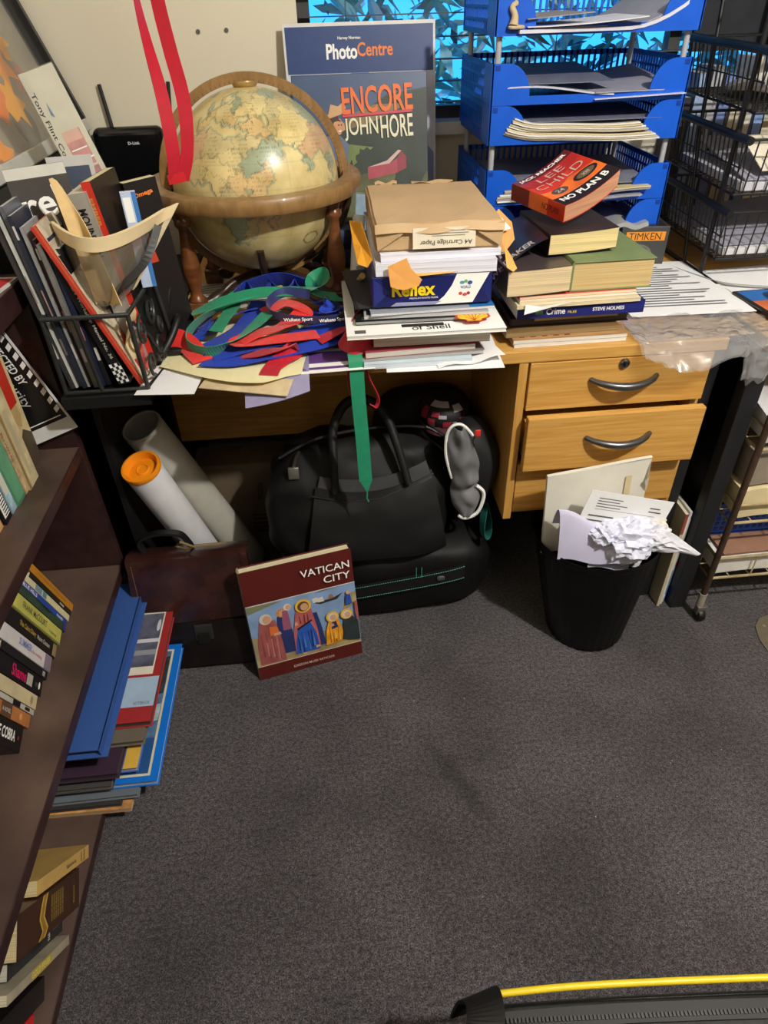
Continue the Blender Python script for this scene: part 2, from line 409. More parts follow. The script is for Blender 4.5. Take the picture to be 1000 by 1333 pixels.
for x in (WX0, .92, WX1-.03): mb.box((x, 1.985, WZ0), (x+.03, 2.02, WZ1), FRAME)
mb.box((WX0, 1.985, WZ0), (WX1, 2.02, WZ0+.03), FRAME); mb.box((WX0, 1.985, WZ1-.03), (WX1, 2.02, WZ1), FRAME)
win = struct(mb, 'window_1')
mb = MB(); mb.box((WX0+.03, 2.0, WZ0+.03), (.92, 2.004, WZ1-.03), clear((220, 240, 255), .02)); struct(mb, 'window_glass', win)
mb = MB(); mb.box((.95, 2.0, WZ0+.03), (WX1-.03, 2.004, WZ1-.03), clear((220, 240, 255), .02)); struct(mb, 'window_glass', win)
mb = MB(); mb.box((WX0-.02, 1.915, WZ0-.028), (WX1+.02, 1.985, WZ0+.002), SILL, .003); struct(mb, 'window_sill', win)
# slatted blind, slats level
SLAT = M((70, 72, 74), .5, var=.1)
bl = thing('window_blind', 'dark horizontal slat blind hanging across the window behind the blue trays', 'blind', (.9, 1.96, 1.0))
mb = MB(); z = 1.04
while z < 2.05:
    mb.box((WX0+.005, 1.949, z), (WX1-.005, 1.981, z+.0022), SLAT); z += .0455
part(mb, 'slats', bl)
for x in (.1, .62, 1.2, 1.7): LC = MB(); LC.tube([(x, 1.965, 1.03), (x, 1.965, 2.08)], .0012, SLAT, 5); part(LC, 'ladder_cord', bl)
mb = MB(); mb.box((WX0+.003, 1.945, 2.055), (WX1-.003, 1.983, 2.095), SLAT, .003); part(mb, 'head_rail', bl)
# garden seen through the window
def leafmat(c):
    return M(c, .35, var=.25, scale=6)
lv = [leafmat((170, 215, 205)), leafmat((110, 170, 160)), leafmat((225, 240, 235)), leafmat((50, 100, 104))]
mb = MB(); rr = random.Random(3)
for i in range(8000):
    p = V(rr.uniform(-.6, 3.4), rr.uniform(2.5, 3.1), rr.uniform(.2, 2.3)); s_ = rr.uniform(.03, .075)
    E_ = Euler((rr.uniform(-1.2, 1.2), rr.uniform(-1, 1), rr.uniform(0, 6.28))).to_matrix().to_4x4()
    X = T(*p) @ E_
    mb.add([(-s_, 0, 0), (0, -s_*.35, .004), (s_*1.3, 0, -.006), (0, s_*.35, .004)], [[0, 1, 2, 3]], lv[rr.choice((0, 0, 1, 1, 2, 3))], X)
solo(mb, 'garden_foliage', 'dense leafy garden foliage seen blue through the window', 'foliage', kind='stuff')
mb = MB(); mb.box((-3, 2.06, -.3), (6, 7, -.25), M((70, 90, 80), .9)); struct(mb, 'ground_outside')

# ------------------------------------------------------------------ desks
desk = thing('desk', 'light beech office desk with hanging drawers under the globe and paper stacks', 'desk', (.2, 1.5, 0))
mb = MB(); mb.box((-.318, 1.15, .695), (.775, 1.9, .72), BEECH, .0025); part(mb, 'desktop', desk)
mb = MB(); mb.box((-.41, 1.555, .335), (.372, 1.575, .695), BEECH, .001); part(mb, 'modesty_panel', desk)
mb = MB(); mb.box((.764, 1.2, 0), (.772, 1.86, .695), BLACK); mb.box((.758, 1.17, 0), (.784, 1.2, .695), BLKM, .002); mb.box((.758, 1.83, 0), (.784, 1.86, .695), BLKM, .002)
part(mb, 'leg_panel', desk, label='black leg panel')
ped = MB()
ped.box((.362, 1.152, .312), (.380, 1.55, .695), BEECHV, .001); ped.box((.738, 1.165, .312), (.756, 1.55, .695), BEECHV, .001)
ped.box((.380, 1.175, .312), (.738, 1.55, .327), BEECH); ped.box((.380, 1.53, .327), (.738, 1.545, .695), BEECH)
pedo = part(ped, 'drawer_cabinet', desk)
def drawer(z0, z1, y, key=False):
    mb = MB(); mb.box((.384, y, z0), (.752, y+.018, z1), BEECH, .0015); mb.box((.392, y+.018, z0+.012), (.728, 1.52, z1-.03), BEECHV)
    d = part(mb, 'drawer', desk)
    h = MB(); zc = z0+(z1-z0)*.60; pts = []
    for k in range(13):
        u = k/12; pts.append((.508+u*.135, y-.001-.030*math.sin(PI*u)**.65, zc-.006*math.sin(PI*u)))
    h.tube(pts, [.0052+.0032*math.sin(PI*k/12) for k in range(13)], M((112, 112, 114), .32, metal=.9, var=.05), 10)
    part(h, 'handle', d, label='curved grey metal handle')
    if key:
        k_ = MB(); k_.lathe([(.0105, 0), (.0105, .003), (.008, .006), (.0035, .0045), (.0005, .0045)], STEEL, fm((.571, y, .682), (1, 0, 0), (0, 0, 1)), 20)
        k_.box((.5695, y-.0065, .678), (.5725, y-.004, .686), BLACK); part(k_, 'lock', d, label='round steel lock')
drawer(.590, .6935, 1.150, True); drawer(.460, .586, 1.122); drawer(.330, .455, 1.158)

st_ = thing('side_table', 'black side table under the wire magazine rack at the desk end', 'table', (-.42, 1.5, 0))
mb = MB(); mb.box((-.475, 1.085, .694), (-.322, 1.9, .718), BLACK, .002); part(mb, 'tabletop', st_)
mb = MB(); mb.box((-.475, 1.2, 0), (-.462, 1.88, .694), BLACK); part(mb, 'side_panel', st_)
mb = MB(); mb.box((-.425, 1.53, .0), (-.411, 1.86, .69), BLACK); part(mb, 'side_panel', st_)

rd = thing('corner_desk', 'second beech desk at the right with a black leg panel', 'desk', (1.2, 1.5, 0))
mb = MB(); mb.box((.846, 1.128, .695), (1.9, 1.9, .72), BEECH, .0025); part(mb, 'desktop', rd)
mb = MB(); mb.box((.848, 1.15, 0), (.856, 1.86, .695), BLACK); mb.box((.818, 1.118, 0), (.856, 1.15, .695), BLKM, .002); mb.box((.818, 1.83, 0), (.856, 1.86, .695), BLKM, .002)
part(mb, 'leg_panel', rd, label='black leg panel')
mb = MB(); mb.box((1.86, 1.15, 0), (1.87, 1.86, .695), BLACK); part(mb, 'leg_panel', rd, label='black leg panel')

# ------------------------------------------------------------------ bookshelf on the left
bs = thing('bookshelf', 'dark brown wooden bookcase filled with books at the left edge', 'bookcase', (-.64, .4, 0))
BX0, BX1, BY0, BY1 = -.79, -.5, -.75, 1.172
for z0, z1 in ((.022, .042), (.246, .27), (.556, .58), (.862, .905)):
    mb = MB(); mb.box((BX0, BY0, z0), (BX1, BY1-.02 if z1 < .9 else BY1+.012, z1), DARKW, .0015)
    mb.add([(BX0+.004, BY0+.022, z1+.0002), (BX1-.002, BY0+.022, z1+.0002), (BX1-.002, BY1-.022, z1+.0002), (BX0+.004, BY1-.022, z1+.0002)], [[0, 1, 2, 3]], DUST); part(mb, 'top_board' if z1 > .9 else 'shelf', bs)
mb = MB(); mb.box((BX0, BY1-.02, 0), (BX1, BY1, .862), DARKW, .001); part(mb, 'end_panel', bs)
mb = MB(); mb.box((BX0, BY0, 0), (BX1, BY0+.02, .862), DARKW, .001); part(mb, 'end_panel', bs)
mb = MB(); mb.box((BX0, BY0+.02, .03), (BX0+.006, BY1-.02, .862), DARKW); part(mb, 'back_board', bs)
mb = MB(); mb.box((BX1-.03, BY0+.02, 0), (BX1-.012, BY1-.02, .022), DARKW); part(mb, 'plinth', bs)

# ------------------------------------------------------------------ globe
GC = V(-.124, 1.54, .957); GR = .1705
gl = thing('globe', 'antique style floor globe in a turned wooden stand on the desk', 'globe', (GC.x, GC.y, .72))
LAND = {
 'africa': [(-6,35),(10,37),(11,33),(20,31),(32,31),(35,28),(43,12),(51,11),(45,2),(40,-5),(40,-15),(35,-20),(35,-25),(32,-29),(26,-34),(18,-34),(12,-17),(13,-6),(9,0),(9,4),(4,6),(-8,4),(-15,11),(-17,15),(-16,22),(-10,30)],
 'madagascar': [(44,-20),(44,-25),(47,-25),(50,-15),(49,-12)],
 'eurasia': [(-9,37),(-9,43),(-1,44),(-4,48),(2,51),(8,54),(8,57),(12,55),(20,55),(24,59),(30,60),(24,61),(21,64),(24,66),(18,63),(17,60),(14,55.5),(11,59),(5,59),(6,62),(14,68),(25,71),(40,67),(44,68),(60,69),(68,73),(80,73),(100,77),(113,74),(140,72),(170,70),(180,68),(170,60),(162,58),(156,51),(155,60),(140,59),(135,54),(140,50),(131,43),(127,39),(129,35),(126,35),(124,40),(118,39),(122,37),(120,33),(122,30),(117,23),(108,21),(106,19),(109,12),(105,9),(100,13),(103,2),(98,9),(97,17),(91,22),(87,21),(80,15),(80,12),(77,8),(73,17),(72,21),(67,25),(57,26),(50,30),(48,30),(52,24),(56,26),(60,22),(55,17),(44,13),(39,21),(35,28),(34,32),(36,36),(28,37),(27,40),(40,41),(38,45),(30,46),(28,42),(23,40),(23,37),(20,40),(13,45),(18,40),(16,38),(9,44),(3,43),(0,39),(-5,36)],
 'britain': [(-5,50),(1,51),(0,53),(-2,57),(-5,58),(-5,54)], 'iceland': [(-22,64),(-14,65),(-18,67)],
 'america': [(-80,8),(-60,10),(-50,0),(-35,-6),(-40,-22),(-58,-38),(-68,-54),(-74,-50),(-70,-20),(-81,-5)],
 'namerica': [(-168,66),(-120,70),(-80,72),(-60,55),(-55,48),(-70,42),(-81,26),(-97,20),(-88,16),(-84,9),(-105,20),(-124,40),(-130,55),(-160,58)],
 'australia': [(114,-22),(130,-12),(142,-11),(153,-27),(147,-38),(131,-32),(116,-35)], 'greenland': [(-45,60),(-20,70),(-18,80),(-60,82),(-55,68)],
 'sumatra': [(95,5),(105,-5),(103,-5)], 'borneo': [(109,1),(117,7),(116,-4),(110,-3)], 'japan': [(130,32),(141,36),(142,44),(139,38)]}
def globe_mesh():
    NU, NV = 540, 270
    lon = np.linspace(-180, 180, NU, endpoint=False); lat = np.linspace(-90, 90, NV+1)
    LO, LA = np.meshgrid(lon, lat); x, y = LO.ravel(), LA.ravel()
    jx = x+1.1*np.sin(y*.9)+.8*np.sin(x*1.3+y*.6); jy = y+.9*np.sin(x*.8)+.7*np.sin(x*.5-y*1.1)
    inside = np.zeros(x.shape, bool)
    for pg in LAND.values():
        c = np.zeros(x.shape, bool); n = len(pg)
        for i in range(n):
            (x1, y1), (x2, y2) = pg[i], pg[(i+1) % n]
            if y1 == y2: continue
            c ^= ((y1 > jy) != (y2 > jy)) & (jx < (x2-x1)*(jy-y1)/(y2-y1)+x1)
        inside |= c
    for cx, cy, rx, ry in ((51, 42, 2.6, 5), (33, 0, 2, 2), (60, 45, 2, 1.5), (107, 53, 3, 1.2)):
        inside &= ~((((x-cx)/rx)**2+((y-cy)/ry)**2) < 1)
    rng = np.random.RandomState(5); S = np.stack([rng.uniform(-20, 180, 75), rng.uniform(-38, 76, 75)], 1)
    pal = np.array([L(c) for c in [(224,194,140),(166,178,150),(222,204,150),(212,178,138),(172,184,160),(230,210,150),(216,188,128),(210,194,144)]])
    d = ((jx[:, None]-S[None, :, 0])*.8)**2+(jy[:, None]-S[None, :, 1])**2
    o = np.argsort(d, 1)[:, :2]; near = o[:, 0]; gap = np.sqrt(d[np.arange(len(x)), o[:, 1]])-np.sqrt(d[np.arange(len(x)), o[:, 0]])
    sea = np.array(L((222, 204, 148))); col = np.tile(sea, (len(x), 1))
    I2 = inside.reshape(NV+1, NU); edge = np.zeros_like(I2)
    for s in range(1, 3):
        for ax in (0, 1):
            for sg in (s, -s): edge |= (np.roll(I2, sg, ax) != I2)
    e = edge.ravel()
    col[inside] = pal[near % 8][inside]
    bd = inside & (gap < .55); col[bd] = col[bd]*.62
    seac = e & ~inside; col[seac] = np.array(L((176, 178, 146)))
    lc = e & inside & (np.roll(I2, 1, 1).ravel() != inside); col[lc] = np.array(L((122, 108, 76)))
    grid = ((np.abs((x+.01) % 15) < .34) | (np.abs(y % 15) < .34)); col[grid] = col[grid]*.88
    # rows of tiny lettering across the land
    tl = (np.sin(x*9.1+np.floor(y/2.4)*5.7)*np.sin(x*3.7+np.floor(y/2.4)*2.3) > .12) & ((y % 2.4) < .8) & (np.sin(np.floor(y/2.4)*12.9+np.floor(x/7)*4.1) > -.1) & inside
    col[tl] = col[tl]*.60
    col *= (1+.05*np.sin(x*.21+y*.33)*np.cos(y*.17-x*.05))[:, None]
    lab = (((x-82)/8.5)**2+((y+35)/5.0)**2); rim = (lab < 1.0+.1*np.sin(np.arctan2(y+35, x-82)*10)) & (lab > .66); col[rim] = np.array(L((140, 118, 72)))
    # axis upright; the meridian of 36 E faces the front
    a = np.radians(x-34); b = np.radians(y)
    P = np.stack([GR*np.cos(b)*np.sin(a), -GR*np.cos(b)*np.cos(a), GR*np.sin(b)], 1)
    Rx = np.array(Matrix.Rotation(math.radians(-6), 3, 'X')); P = P @ Rx.T
    me = bpy.data.meshes.new('globe_ball'); fs = []
    for j in range(NV):
        for i in range(NU):
            i2 = (i+1) % NU; fs.append((j*NU+i, j*NU+i2, (j+1)*NU+i2, (j+1)*NU+i))
    P = P+np.array([0, 0, GC.z-.72])
    me.from_pydata([tuple(p) for p in P], [], fs); me.update()
    at = me.color_attributes.new('map', 'FLOAT_COLOR', 'POINT')
    at.data.foreach_set('color', np.concatenate([np.clip(col, 0, 1), np.ones((len(x), 1))], 1).astype(np.float32).ravel())
    me.polygons.foreach_set('use_smooth', [True]*len(me.polygons))
    m, nt, bs_ = _nodes('globe_map'); vc = nt.nodes.new('ShaderNodeVertexColor'); vc.layer_name = 'map'
    n = nt.nodes.new('ShaderNodeTexNoise'); n.inputs['Scale'].default_value = 22; n.inputs['Detail'].default_value = 5
    r = nt.nodes.new('ShaderNodeValToRGB'); r.color_ramp.elements[0].color = (*L((206, 198, 176)), 1); r.color_ramp.elements[0].position = .3; r.color_ramp.elements[1].position = .65
    nt.links.new(n.outputs['Fac'], r.inputs[0])
    tc = nt.nodes.new('ShaderNodeTexCoord'); nt.links.new(tc.outputs['Object'], n.inputs['Vector'])
    mx = nt.nodes.new('ShaderNodeMix'); mx.data_type = 'RGBA'; mx.blend_type = 'MULTIPLY'; mx.inputs[0].default_value = .8
    nt.links.new(vc.outputs[0], mx.inputs[6]); nt.links.new(r.outputs[0], mx.inputs[7]); nt.links.new(mx.outputs[2], bs_.inputs['Base Color'])
    bs_.inputs['Roughness'].default_value = .3
    me.materials.append(m); o = bpy.data.objects.new('globe_ball', me); COL.objects.link(o); o.parent = gl; _MW[o.name] = _MW[gl.name]; return o
globe_mesh()
# horizon ring
RC = V(-.130, 1.54, 0)
mb = MB(); mb.lathe([(.186, .942), (.220, .942), (.2235, .948), (.2235, .966), (.2205, .970), (.188, .970), (.186, .967), (.186, .942)], RINGW, T(RC.x, RC.y, 0), 72, cap=False)
part(mb, 'horizon_ring', gl)
# meridian ring, flat band across the sphere
mb = MB(); X = T(GC.x, GC.y, GC.z) @ R('Z', 6) @ R('X', 90)
mb.lathe([(.1765, -.0055), (.1935, -.0055), (.1945, -.004), (.1945, .004), (.1935, .0055), (.1765, .0055), (.1765, -.0055)], RINGW, X, 96, cap=False)
for k in range(120):
    a = 2*PI*k/120; X2 = X @ R('Z', math.degrees(a)) @ T(.1800, 0, 0); mb.box((-.0025, -.0004, -.0059), (.0025, .0004, .0059), M((80, 58, 30)), 0, X2)
part(mb, 'meridian_ring', gl)
mb = MB(); mb.lathe([(.001, .1905), (.005, .1905), (.006, .1800), (.024, .1790), (.025, .1745), (.022, .1700), (.008, .166)], BRASS, T(GC.x, GC.y, GC.z) @ R('X', -2), 28)
part(mb, 'axis_cap', gl, label='round brass cap')
# turned legs, cross stretcher and yoke
LEGP = [(-.273, 1.432), (.030, 1.452), (.018, 1.652), (-.262, 1.650)]
prof = [(.0, .72), (.0165, .72), (.0175, .724), (.0175, .742), (.0155, .748), (.019, .752), (.019, .757), (.013, .764), (.0115, .772), (.0150, .790), (.0195, .812), (.0185, .832), (.0135, .862), (.0105, .885), (.0100, .900), (.0155, .906), (.0165, .912), (.0110, .920), (.0150, .932), (.0190, .940), (.0190, .943), (0, .943)]
for i, (x, y) in enumerate(LEGP):
    mb = MB(); mb.lathe(prof, MAHOG, T(x, y, 0), 24, cap=False); mb.box((-.0205, -.0205, .7205), (.0205, .0205, .754), MAHOG, .004, T(x, y, 0)); part(mb, 'leg', gl)
DK = M((52, 36, 24), .35, var=.2)
mb = MB(); c0 = V(-.125, 1.545, .772)
for x, y in LEGP:
    a = V(x, y, .742); mid = (a+c0)/2+V(0, 0, .012)
    mb.tube(spline([a, a*.75+c0*.25+V(0, 0, -.002), mid, c0*.8+a*.2+V(0, 0, .008), c0+V(0, 0, -.004)], 5), [.009]*4+[.0125, .014, .0125]+[.0085]*8+[.011]*6, DK, 10)
part(mb, 'cross_stretcher', gl)
mb = MB(); mb.lathe([(0, .735), (.012, .738), (.019, .752), (.021, .775), (.014, .79), (0, .795)], DK, T(c0.x, c0.y, 0), 18); part(mb, 'centre_hub', gl)
mb = MB(); pts = []
for k in range(25):
    a = math.radians(180+180*k/24); pts.append((GC.x+.199*math.cos(a)*.98, GC.y+.01, GC.z-.004+.178*math.sin(a)*1.0))
mb.tube(pts, .0075, DK, 10)
mb.tube(spline([(GC.x, 1.40, .86), (GC.x, 1.445, .795), (GC.x, 1.54, .776), (GC.x, 1.63, .80), (GC.x, 1.68, .87)], 6), .0075, DK, 10)
part(mb, 'cradle', gl)

# ------------------------------------------------------------------ poster board and record sleeve
NAVY = M((36, 62, 118), .45, var=.08); LAV = M((206, 206, 222), .45, var=.05); ORNG = M((236, 128, 52), .5, var=.03)
PX = fm((-.052, 1.835, .7205), (1, 0, 0), (0, .085, .495)); PW, PH = .360, .500
mb = MB(); mb.box((0, 0, -.005), (PW, PH, 0), M((216, 214, 212), .5), .0006)
mb.deco(Matrix(), PW, PH, [('r', .012, .0, .985, .985, LAV), ('r', .015, .80, .985, .985, NAVY), ('p', [(.015, .01), (.985, .01), (.985, .45), (.55, .80), (.44, .80), (.015, .72)], M((122, 134, 178), .45)),
   ('p', [(.985, .01), (.985, .30), (.80, .01)], NAVY),
   ('t', 'Photo', .378, .886, .205, .062, WHT, 0, .03), ('t', 'Centre', .598, .892, .235, .056, ORNG, 0, .02), ('t', 'Harvey Norman', .43, .937, .15, .016, WHT, 0, .02),
   ('r', .28, .70, .47, .79, M((172, 196, 186))), ('p', [(.28, .70), (.47, .70), (.47, .745), (.41, .765), (.36, .75), (.31, .77), (.28, .75)], M((92, 128, 92))),
   ('r', .53, .70, .73, .79, M((186, 166, 110))), ('p', [(.53, .70), (.73, .70), (.73, .74), (.64, .755), (.57, .74), (.53, .75)], M((120, 104, 70)))])
solo(mb, 'poster_board', 'tall blue and lavender photo shop board standing behind the globe against the window', 'poster', X=PX)
SX = fm((-.040, 1.762, .7205+.0905), (1, 0, .0), (0, .07, .305)); SW = .316
# (the sleeve stands on a low book so that its print clears the stack in front)
grn = M((74, 92, 56), .45, var=.3, scale=18); dkg = M((44, 56, 46), .45, var=.3, scale=14); skin = M((206, 148, 108), .5, var=.05)
mb = MB(); mb.box((0, 0, -.004), (SW, SW, 0), M((40, 44, 48), .4), .0008)
tree = lambda cx, cy, r, s: [(cx+r*(1+.18*math.sin(k*2.3+s))*math.cos(k*PI/9), cy+r*(1+.18*math.sin(k*3.1+s))*math.sin(k*PI/9)) for k in range(18)]
def sh(it, dx=.065, dy=.045): return (it[0], [(x+dx, y+dy) for x, y in it[1]], it[2]) if it[0] == 'p' else (it[0], it[1]+dx, it[2]+dy)+tuple(it[3:])
mb.deco(Matrix(), SW, SW, [('r', .004, .004, .996, .996, M((66, 86, 122), .4, var=.15, scale=9)), ('p', [(.004, .004), (.996, .004), (.996, .9), (.7, .86), (.45, .72), (.2, .60), (.004, .56)], dkg),
   ('p', [(.30, .62), (.62, .70), (.86, .80), (.60, .80), (.42, .74)], M((130, 112, 76), .45, var=.2)),
   ('p', [(.25, .36), (.42, .40), (.58, .52), (.30, .56), (.1, .5)], M((116, 132, 72), .45, var=.2, scale=20)),
   ('p', [(.004, .004), (.996, .004), (.996, .34), (.7, .38), (.45, .33), (.2, .36), (.004, .34)], M((96, 98, 62), .45, var=.35, scale=25)),
   ('p', tree(.52, .44, .075, 1), dkg), ('p', tree(.92, .46, .16, 2), dkg), ('p', tree(.85, .30, .12, 4), dkg), ('p', tree(.97, .72, .17, 3), M((34, 44, 40), .45)),
   ('p', [(.53, .30), (.76, .34), (.76, .44), (.70, .405), (.53, .385)], M((176, 74, 88), .5, var=.1)), ('p', [(.76, .34), (.83, .37), (.83, .45), (.795, .49), (.76, .44)], M((150, 60, 74), .5)),
   ('p', [(.53, .385), (.70, .405), (.795, .49), (.77, .495), (.68, .425)], M((212, 182, 176), .5)),
   # a man in a hat with a dog
   *[sh(q) for q in [('p', [(.10, .34), (.31, .34), (.33, .50), (.27, .56), (.15, .56)], M((96, 110, 140), .5)), ('p', tree(.245, .62, .058, .3), skin), ('p', tree(.222, .655, .05, 1.3), M((62, 42, 30), .5)), ('p', tree(.255, .612, .044, .2), skin),
   ('p', [(.13, .69), (.19, .70), (.21, .765), (.265, .75), (.30, .775), (.325, .74), (.29, .70), (.20, .675)], M((204, 162, 116), .5)),
   ('e', .262, .630, .006, .005, INK), ('e', .283, .630, .005, .005, INK), ('p', [(.255, .592), (.285, .596), (.27, .582)], WHT)]],
   ('p', tree(.385, .36, .05, 2), M((176, 112, 70), .6)), ('p', tree(.40, .30, .055, 1), M((226, 220, 210), .6)), ('p', tree(.40, .34, .028, 0), M((232, 222, 206), .6)), ('e', .425, .335, .010, .008, INK), ('p', [(.35, .40), (.345, .44), (.375, .41)], M((70, 44, 32), .6)), ('p', [(.395, .41), (.41, .445), (.42, .40)], M((70, 44, 32), .6)),
   ('t', 'ENCORE', .625, .835, .53, .175, M((232, 112, 48), .5, var=.03), 2, .02), ('p', [(.36, .722), (.885, .742), (.885, .758), (.36, .738)], M((206, 66, 92), .5)),
   ('t', 'JOHN', .495, .645, .255, .150, M((232, 226, 196), .5, var=.02), 2, .012), ('t', 'HORE', .765, .655, .245, .150, M((232, 226, 196), .5, var=.02), 2, .012)])
solo(mb, 'record_sleeve', 'record sleeve with a red barn and large orange title leaning on the blue board', 'record sleeve', X=SX)
for i in range(2):
    book('large_book', ['dark blue flat book under the record sleeve, lower one', 'dark blue flat book under the record sleeve, upper one'][i], (.275, 1.70+.004*i, .7205+.045*i), (0, 1, 0), (-1, 0, 0), .10, .30, .0443, M((38, 52, 84), .5))

# ------------------------------------------------------------------ router
BG = M((16, 16, 18), .12, var=.05)
ro = thing('router', 'glossy black wireless router with two antennas against the cream wall', 'router', (-.452, 1.925, .87))
mb = MB(); X = T(-.452, 1.918, .955) @ R('X', 0)
mb.box((-.085, -.018, -.090), (.085, .018, .066), BG, .017, X, 5); mb.text('D-Link', fm((-.452, 1.8995, .955), (1, 0, 0), (0, 0, 1)), .012, .032, .028, .0065, WHT, lift=.0004)
part(mb, 'casing', ro)
for x0, x1 in ((-.492, -.500), (-.350, -.337)):
    mb = MB(); mb.tube([(x0, 1.935, 1.0), (x0+(x1-x0)*.2, 1.937, 1.03), (x1, 1.940, 1.108)], [.0052, .005, .0044], BLACK, 8); part(mb, 'antenna', ro)

# ------------------------------------------------------------------ red ribbon hanging from above
RED = M((186, 14, 40), .5, var=.08, scale=60, sheen=.15); RED2 = M((206, 26, 40), .5, var=.08, scale=60, sheen=.15)
mb = MB()
mb.tube([(-.226, 1.300, 2.398), (-.226, 1.300, 1.52)], .0025, RED, 6)
mb.ribbon([(-.226, 1.300, 1.52), (-.221, 1.303, 1.43), (-.220, 1.304, 1.34), (-.219, 1.304, 1.26), (-.214, 1.304, 1.20), (-.207, 1.303, 1.13), (-.215, 1.302, 1.06), (-.2325, 1.30, 1.0135)], .0225, RED, side=(1, -.25, .1), roll=[0, 0, 0, 0, 8, 25, 48, 40], n=10)
mb.ribbon([(-.226, 1.300, 1.52), (-.240, 1.299, 1.43), (-.248, 1.297, 1.34), (-.2485, 1.296, 1.262), (-.2455, 1.296, 1.21), (-.239, 1.296, 1.14), (-.238, 1.295, 1.07), (-.2435, 1.296, 1.012)], .0225, RED, side=(1, 0, 0), roll=[70, 80, 80, 78, 62, 36, 16, 2], n=10)
mb.ribbon([(-.256, 1.2955, 1.0150), (-.243, 1.2955, 1.0165), (-.226, 1.2962, 1.0195)], .0150, RED2, side=(0, 0, 1), n=6)
solo(mb, 'ribbon', 'long red ribbon loop hanging down in front of the globe', 'ribbon')

# ------------------------------------------------------------------ papers and lanyards at the front of the desk
def flat(x, y, z, a=0): return fm((x, y, z), (math.cos(math.radians(a)), math.sin(math.radians(a)), 0), (-math.sin(math.radians(a)), math.cos(math.radians(a)), 0))
def leaf(name, label, x, y, z, a, w_, h_, m, th=.0008, cat='paper', group=None, deco=(), f=None, nu=8, nv=10):
    """a sheet or thin booklet lying flat; f(u, v) gives extra height"""
    mb = MB(); ff = f or (lambda u, v: 0)
    mb.sheet(lambda u, v: (u*w_, v*h_, th/2+ff(u, v)), nu, nv, m, th)
    if deco: mb.deco(Matrix(), w_, h_, deco, th+.0003)
    return solo(mb, name, label, cat, group, flat(x, y, z, a))
GREY = M((150, 150, 152), .6); LGREY = M((196, 196, 198), .65, var=.05); VIOL = M((98, 62, 128), .5, var=.1); LILAC = M((150, 144, 178), .5, var=.1)
leaf('paper_sheet', 'white paper sheet beneath the wire rack corner and the cream card', -.345, 1.075, .7205, -6, .105, .20, PAPER)
leaf('paper_sheet', 'grey printed paper sheet lying under the globe stand', -.275, 1.44, .7205, 14, .20, .20, M((196, 190, 176), .7), deco=[('l', .06, .1, .9, .9, 10, M((110, 106, 98), .7))])
leaf('paper_sheet', 'brown card lying flat between the globe legs', -.08, 1.49, .7207, -8, .21, .18, M((176, 132, 82), .7))
def curl(u, v): return -.030*max(0, (.35-v)/.35)**2+.004*u*v
leaf('leaflet', 'curling pale magazine whose front corner droops over the desk edge', -.235, 1.085, .7208, -14, .16, .21, M((206, 186, 150), .5, var=.2), .0016, 'magazine', deco=None or (), f=lambda u, v: -.02*max(0, .2-v)*u*2)
mb = MB()
mb.sheet(lambda u, v: (-.155+.115*u, 1.050+.20*v-.02*u+.03*u*u, .7215+.004*u-.028*max(0, 1-v*3.2)**1.5*(1-u*.6)), 10, 14, LILAC, .0014)
solo(mb, 'magazine', 'lilac magazine corner drooping beneath the cream card', 'magazine')
leaf('leaflet', 'purple and white leaflet lying right of the cream card', -.055, 1.105, .7245, 2, .135, .10, WHT, .001, 'leaflet', deco=[('r', .03, .12, .80, .22, VIOL), ('r', .03, .38, .80, .86, VIOL)])
# cream card with a bowed front edge
mb = MB()
def card(u, v):
    x = -.316+u*.262+v*(.03-.0*u); y0 = 1.172-.098*math.sin(PI*min(1, u*1.12)*.62)**1.1+.03*max(0, u-.75)*3
    return (x, y0+v*(1.36-y0), .7262+.004*math.sin(PI*u)*(1-v))
mb.sheet(card, 20, 12, CREAMP, .0009); solo(mb, 'card_sheet', 'cream card sheet under the lanyard heap at the desk edge', 'card')

GRN = M((20, 136, 98), .6, var=.08, scale=70, sheen=.2); BLU = M((14, 58, 184), .6, var=.1, scale=70, sheen=.1); DBL = M((20, 36, 96), .6, var=.1, scale=70, sheen=.3)
SCAR = M((226, 40, 34), .6, var=.08, scale=70, sheen=.3)
GP = 'lanyards heaped under the globe'
def lan(label, pts, w_, m, roll=0, closed=False, n=9, extra=None):
    mb = MB(); mb.ribbon(pts, w_*1.16, m, roll, n, .0012, closed)
    if extra: extra(mb)
    r = thing('lanyard', label, 'lanyard', (pts[0][0], pts[0][1], .728), GP); part(mb, 'strap', r); return r
Zb = .730
lan('broad blue ribbon looping along the back of the lanyard heap by the globe leg', [(-.262, 1.26, Zb+.006), (-.235, 1.36, Zb+.020), (-.17, 1.44, Zb+.032), (-.09, 1.455, Zb+.036), (-.02, 1.43, Zb+.03), (.025, 1.37, Zb+.018), (.035, 1.30, Zb+.006)], .036, BLU, [10, 45, 55, 50, 45, 30, 10])
lan('blue ribbon crumpled behind the green band in the lanyard heap', [(-.20, 1.39, Zb+.045), (-.16, 1.405, Zb+.055), (-.13, 1.38, Zb+.048), (-.115, 1.41, Zb+.060), (-.085, 1.385, Zb+.052), (-.06, 1.40, Zb+.055), (-.03, 1.36, Zb+.04), (.02, 1.33, Zb+.02)], .028, BLU, [20, 70, 10, 60, 30, 70, 30, 0])
lan('wide blue ribbon curving inside the green loop', [(-.245, 1.20, Zb+.010), (-.215, 1.22, Zb+.016), (-.17, 1.27, Zb+.024), (-.14, 1.33, Zb+.034), (-.13, 1.37, Zb+.036)], .042, BLU, [0, 10, 15, 10, 0])
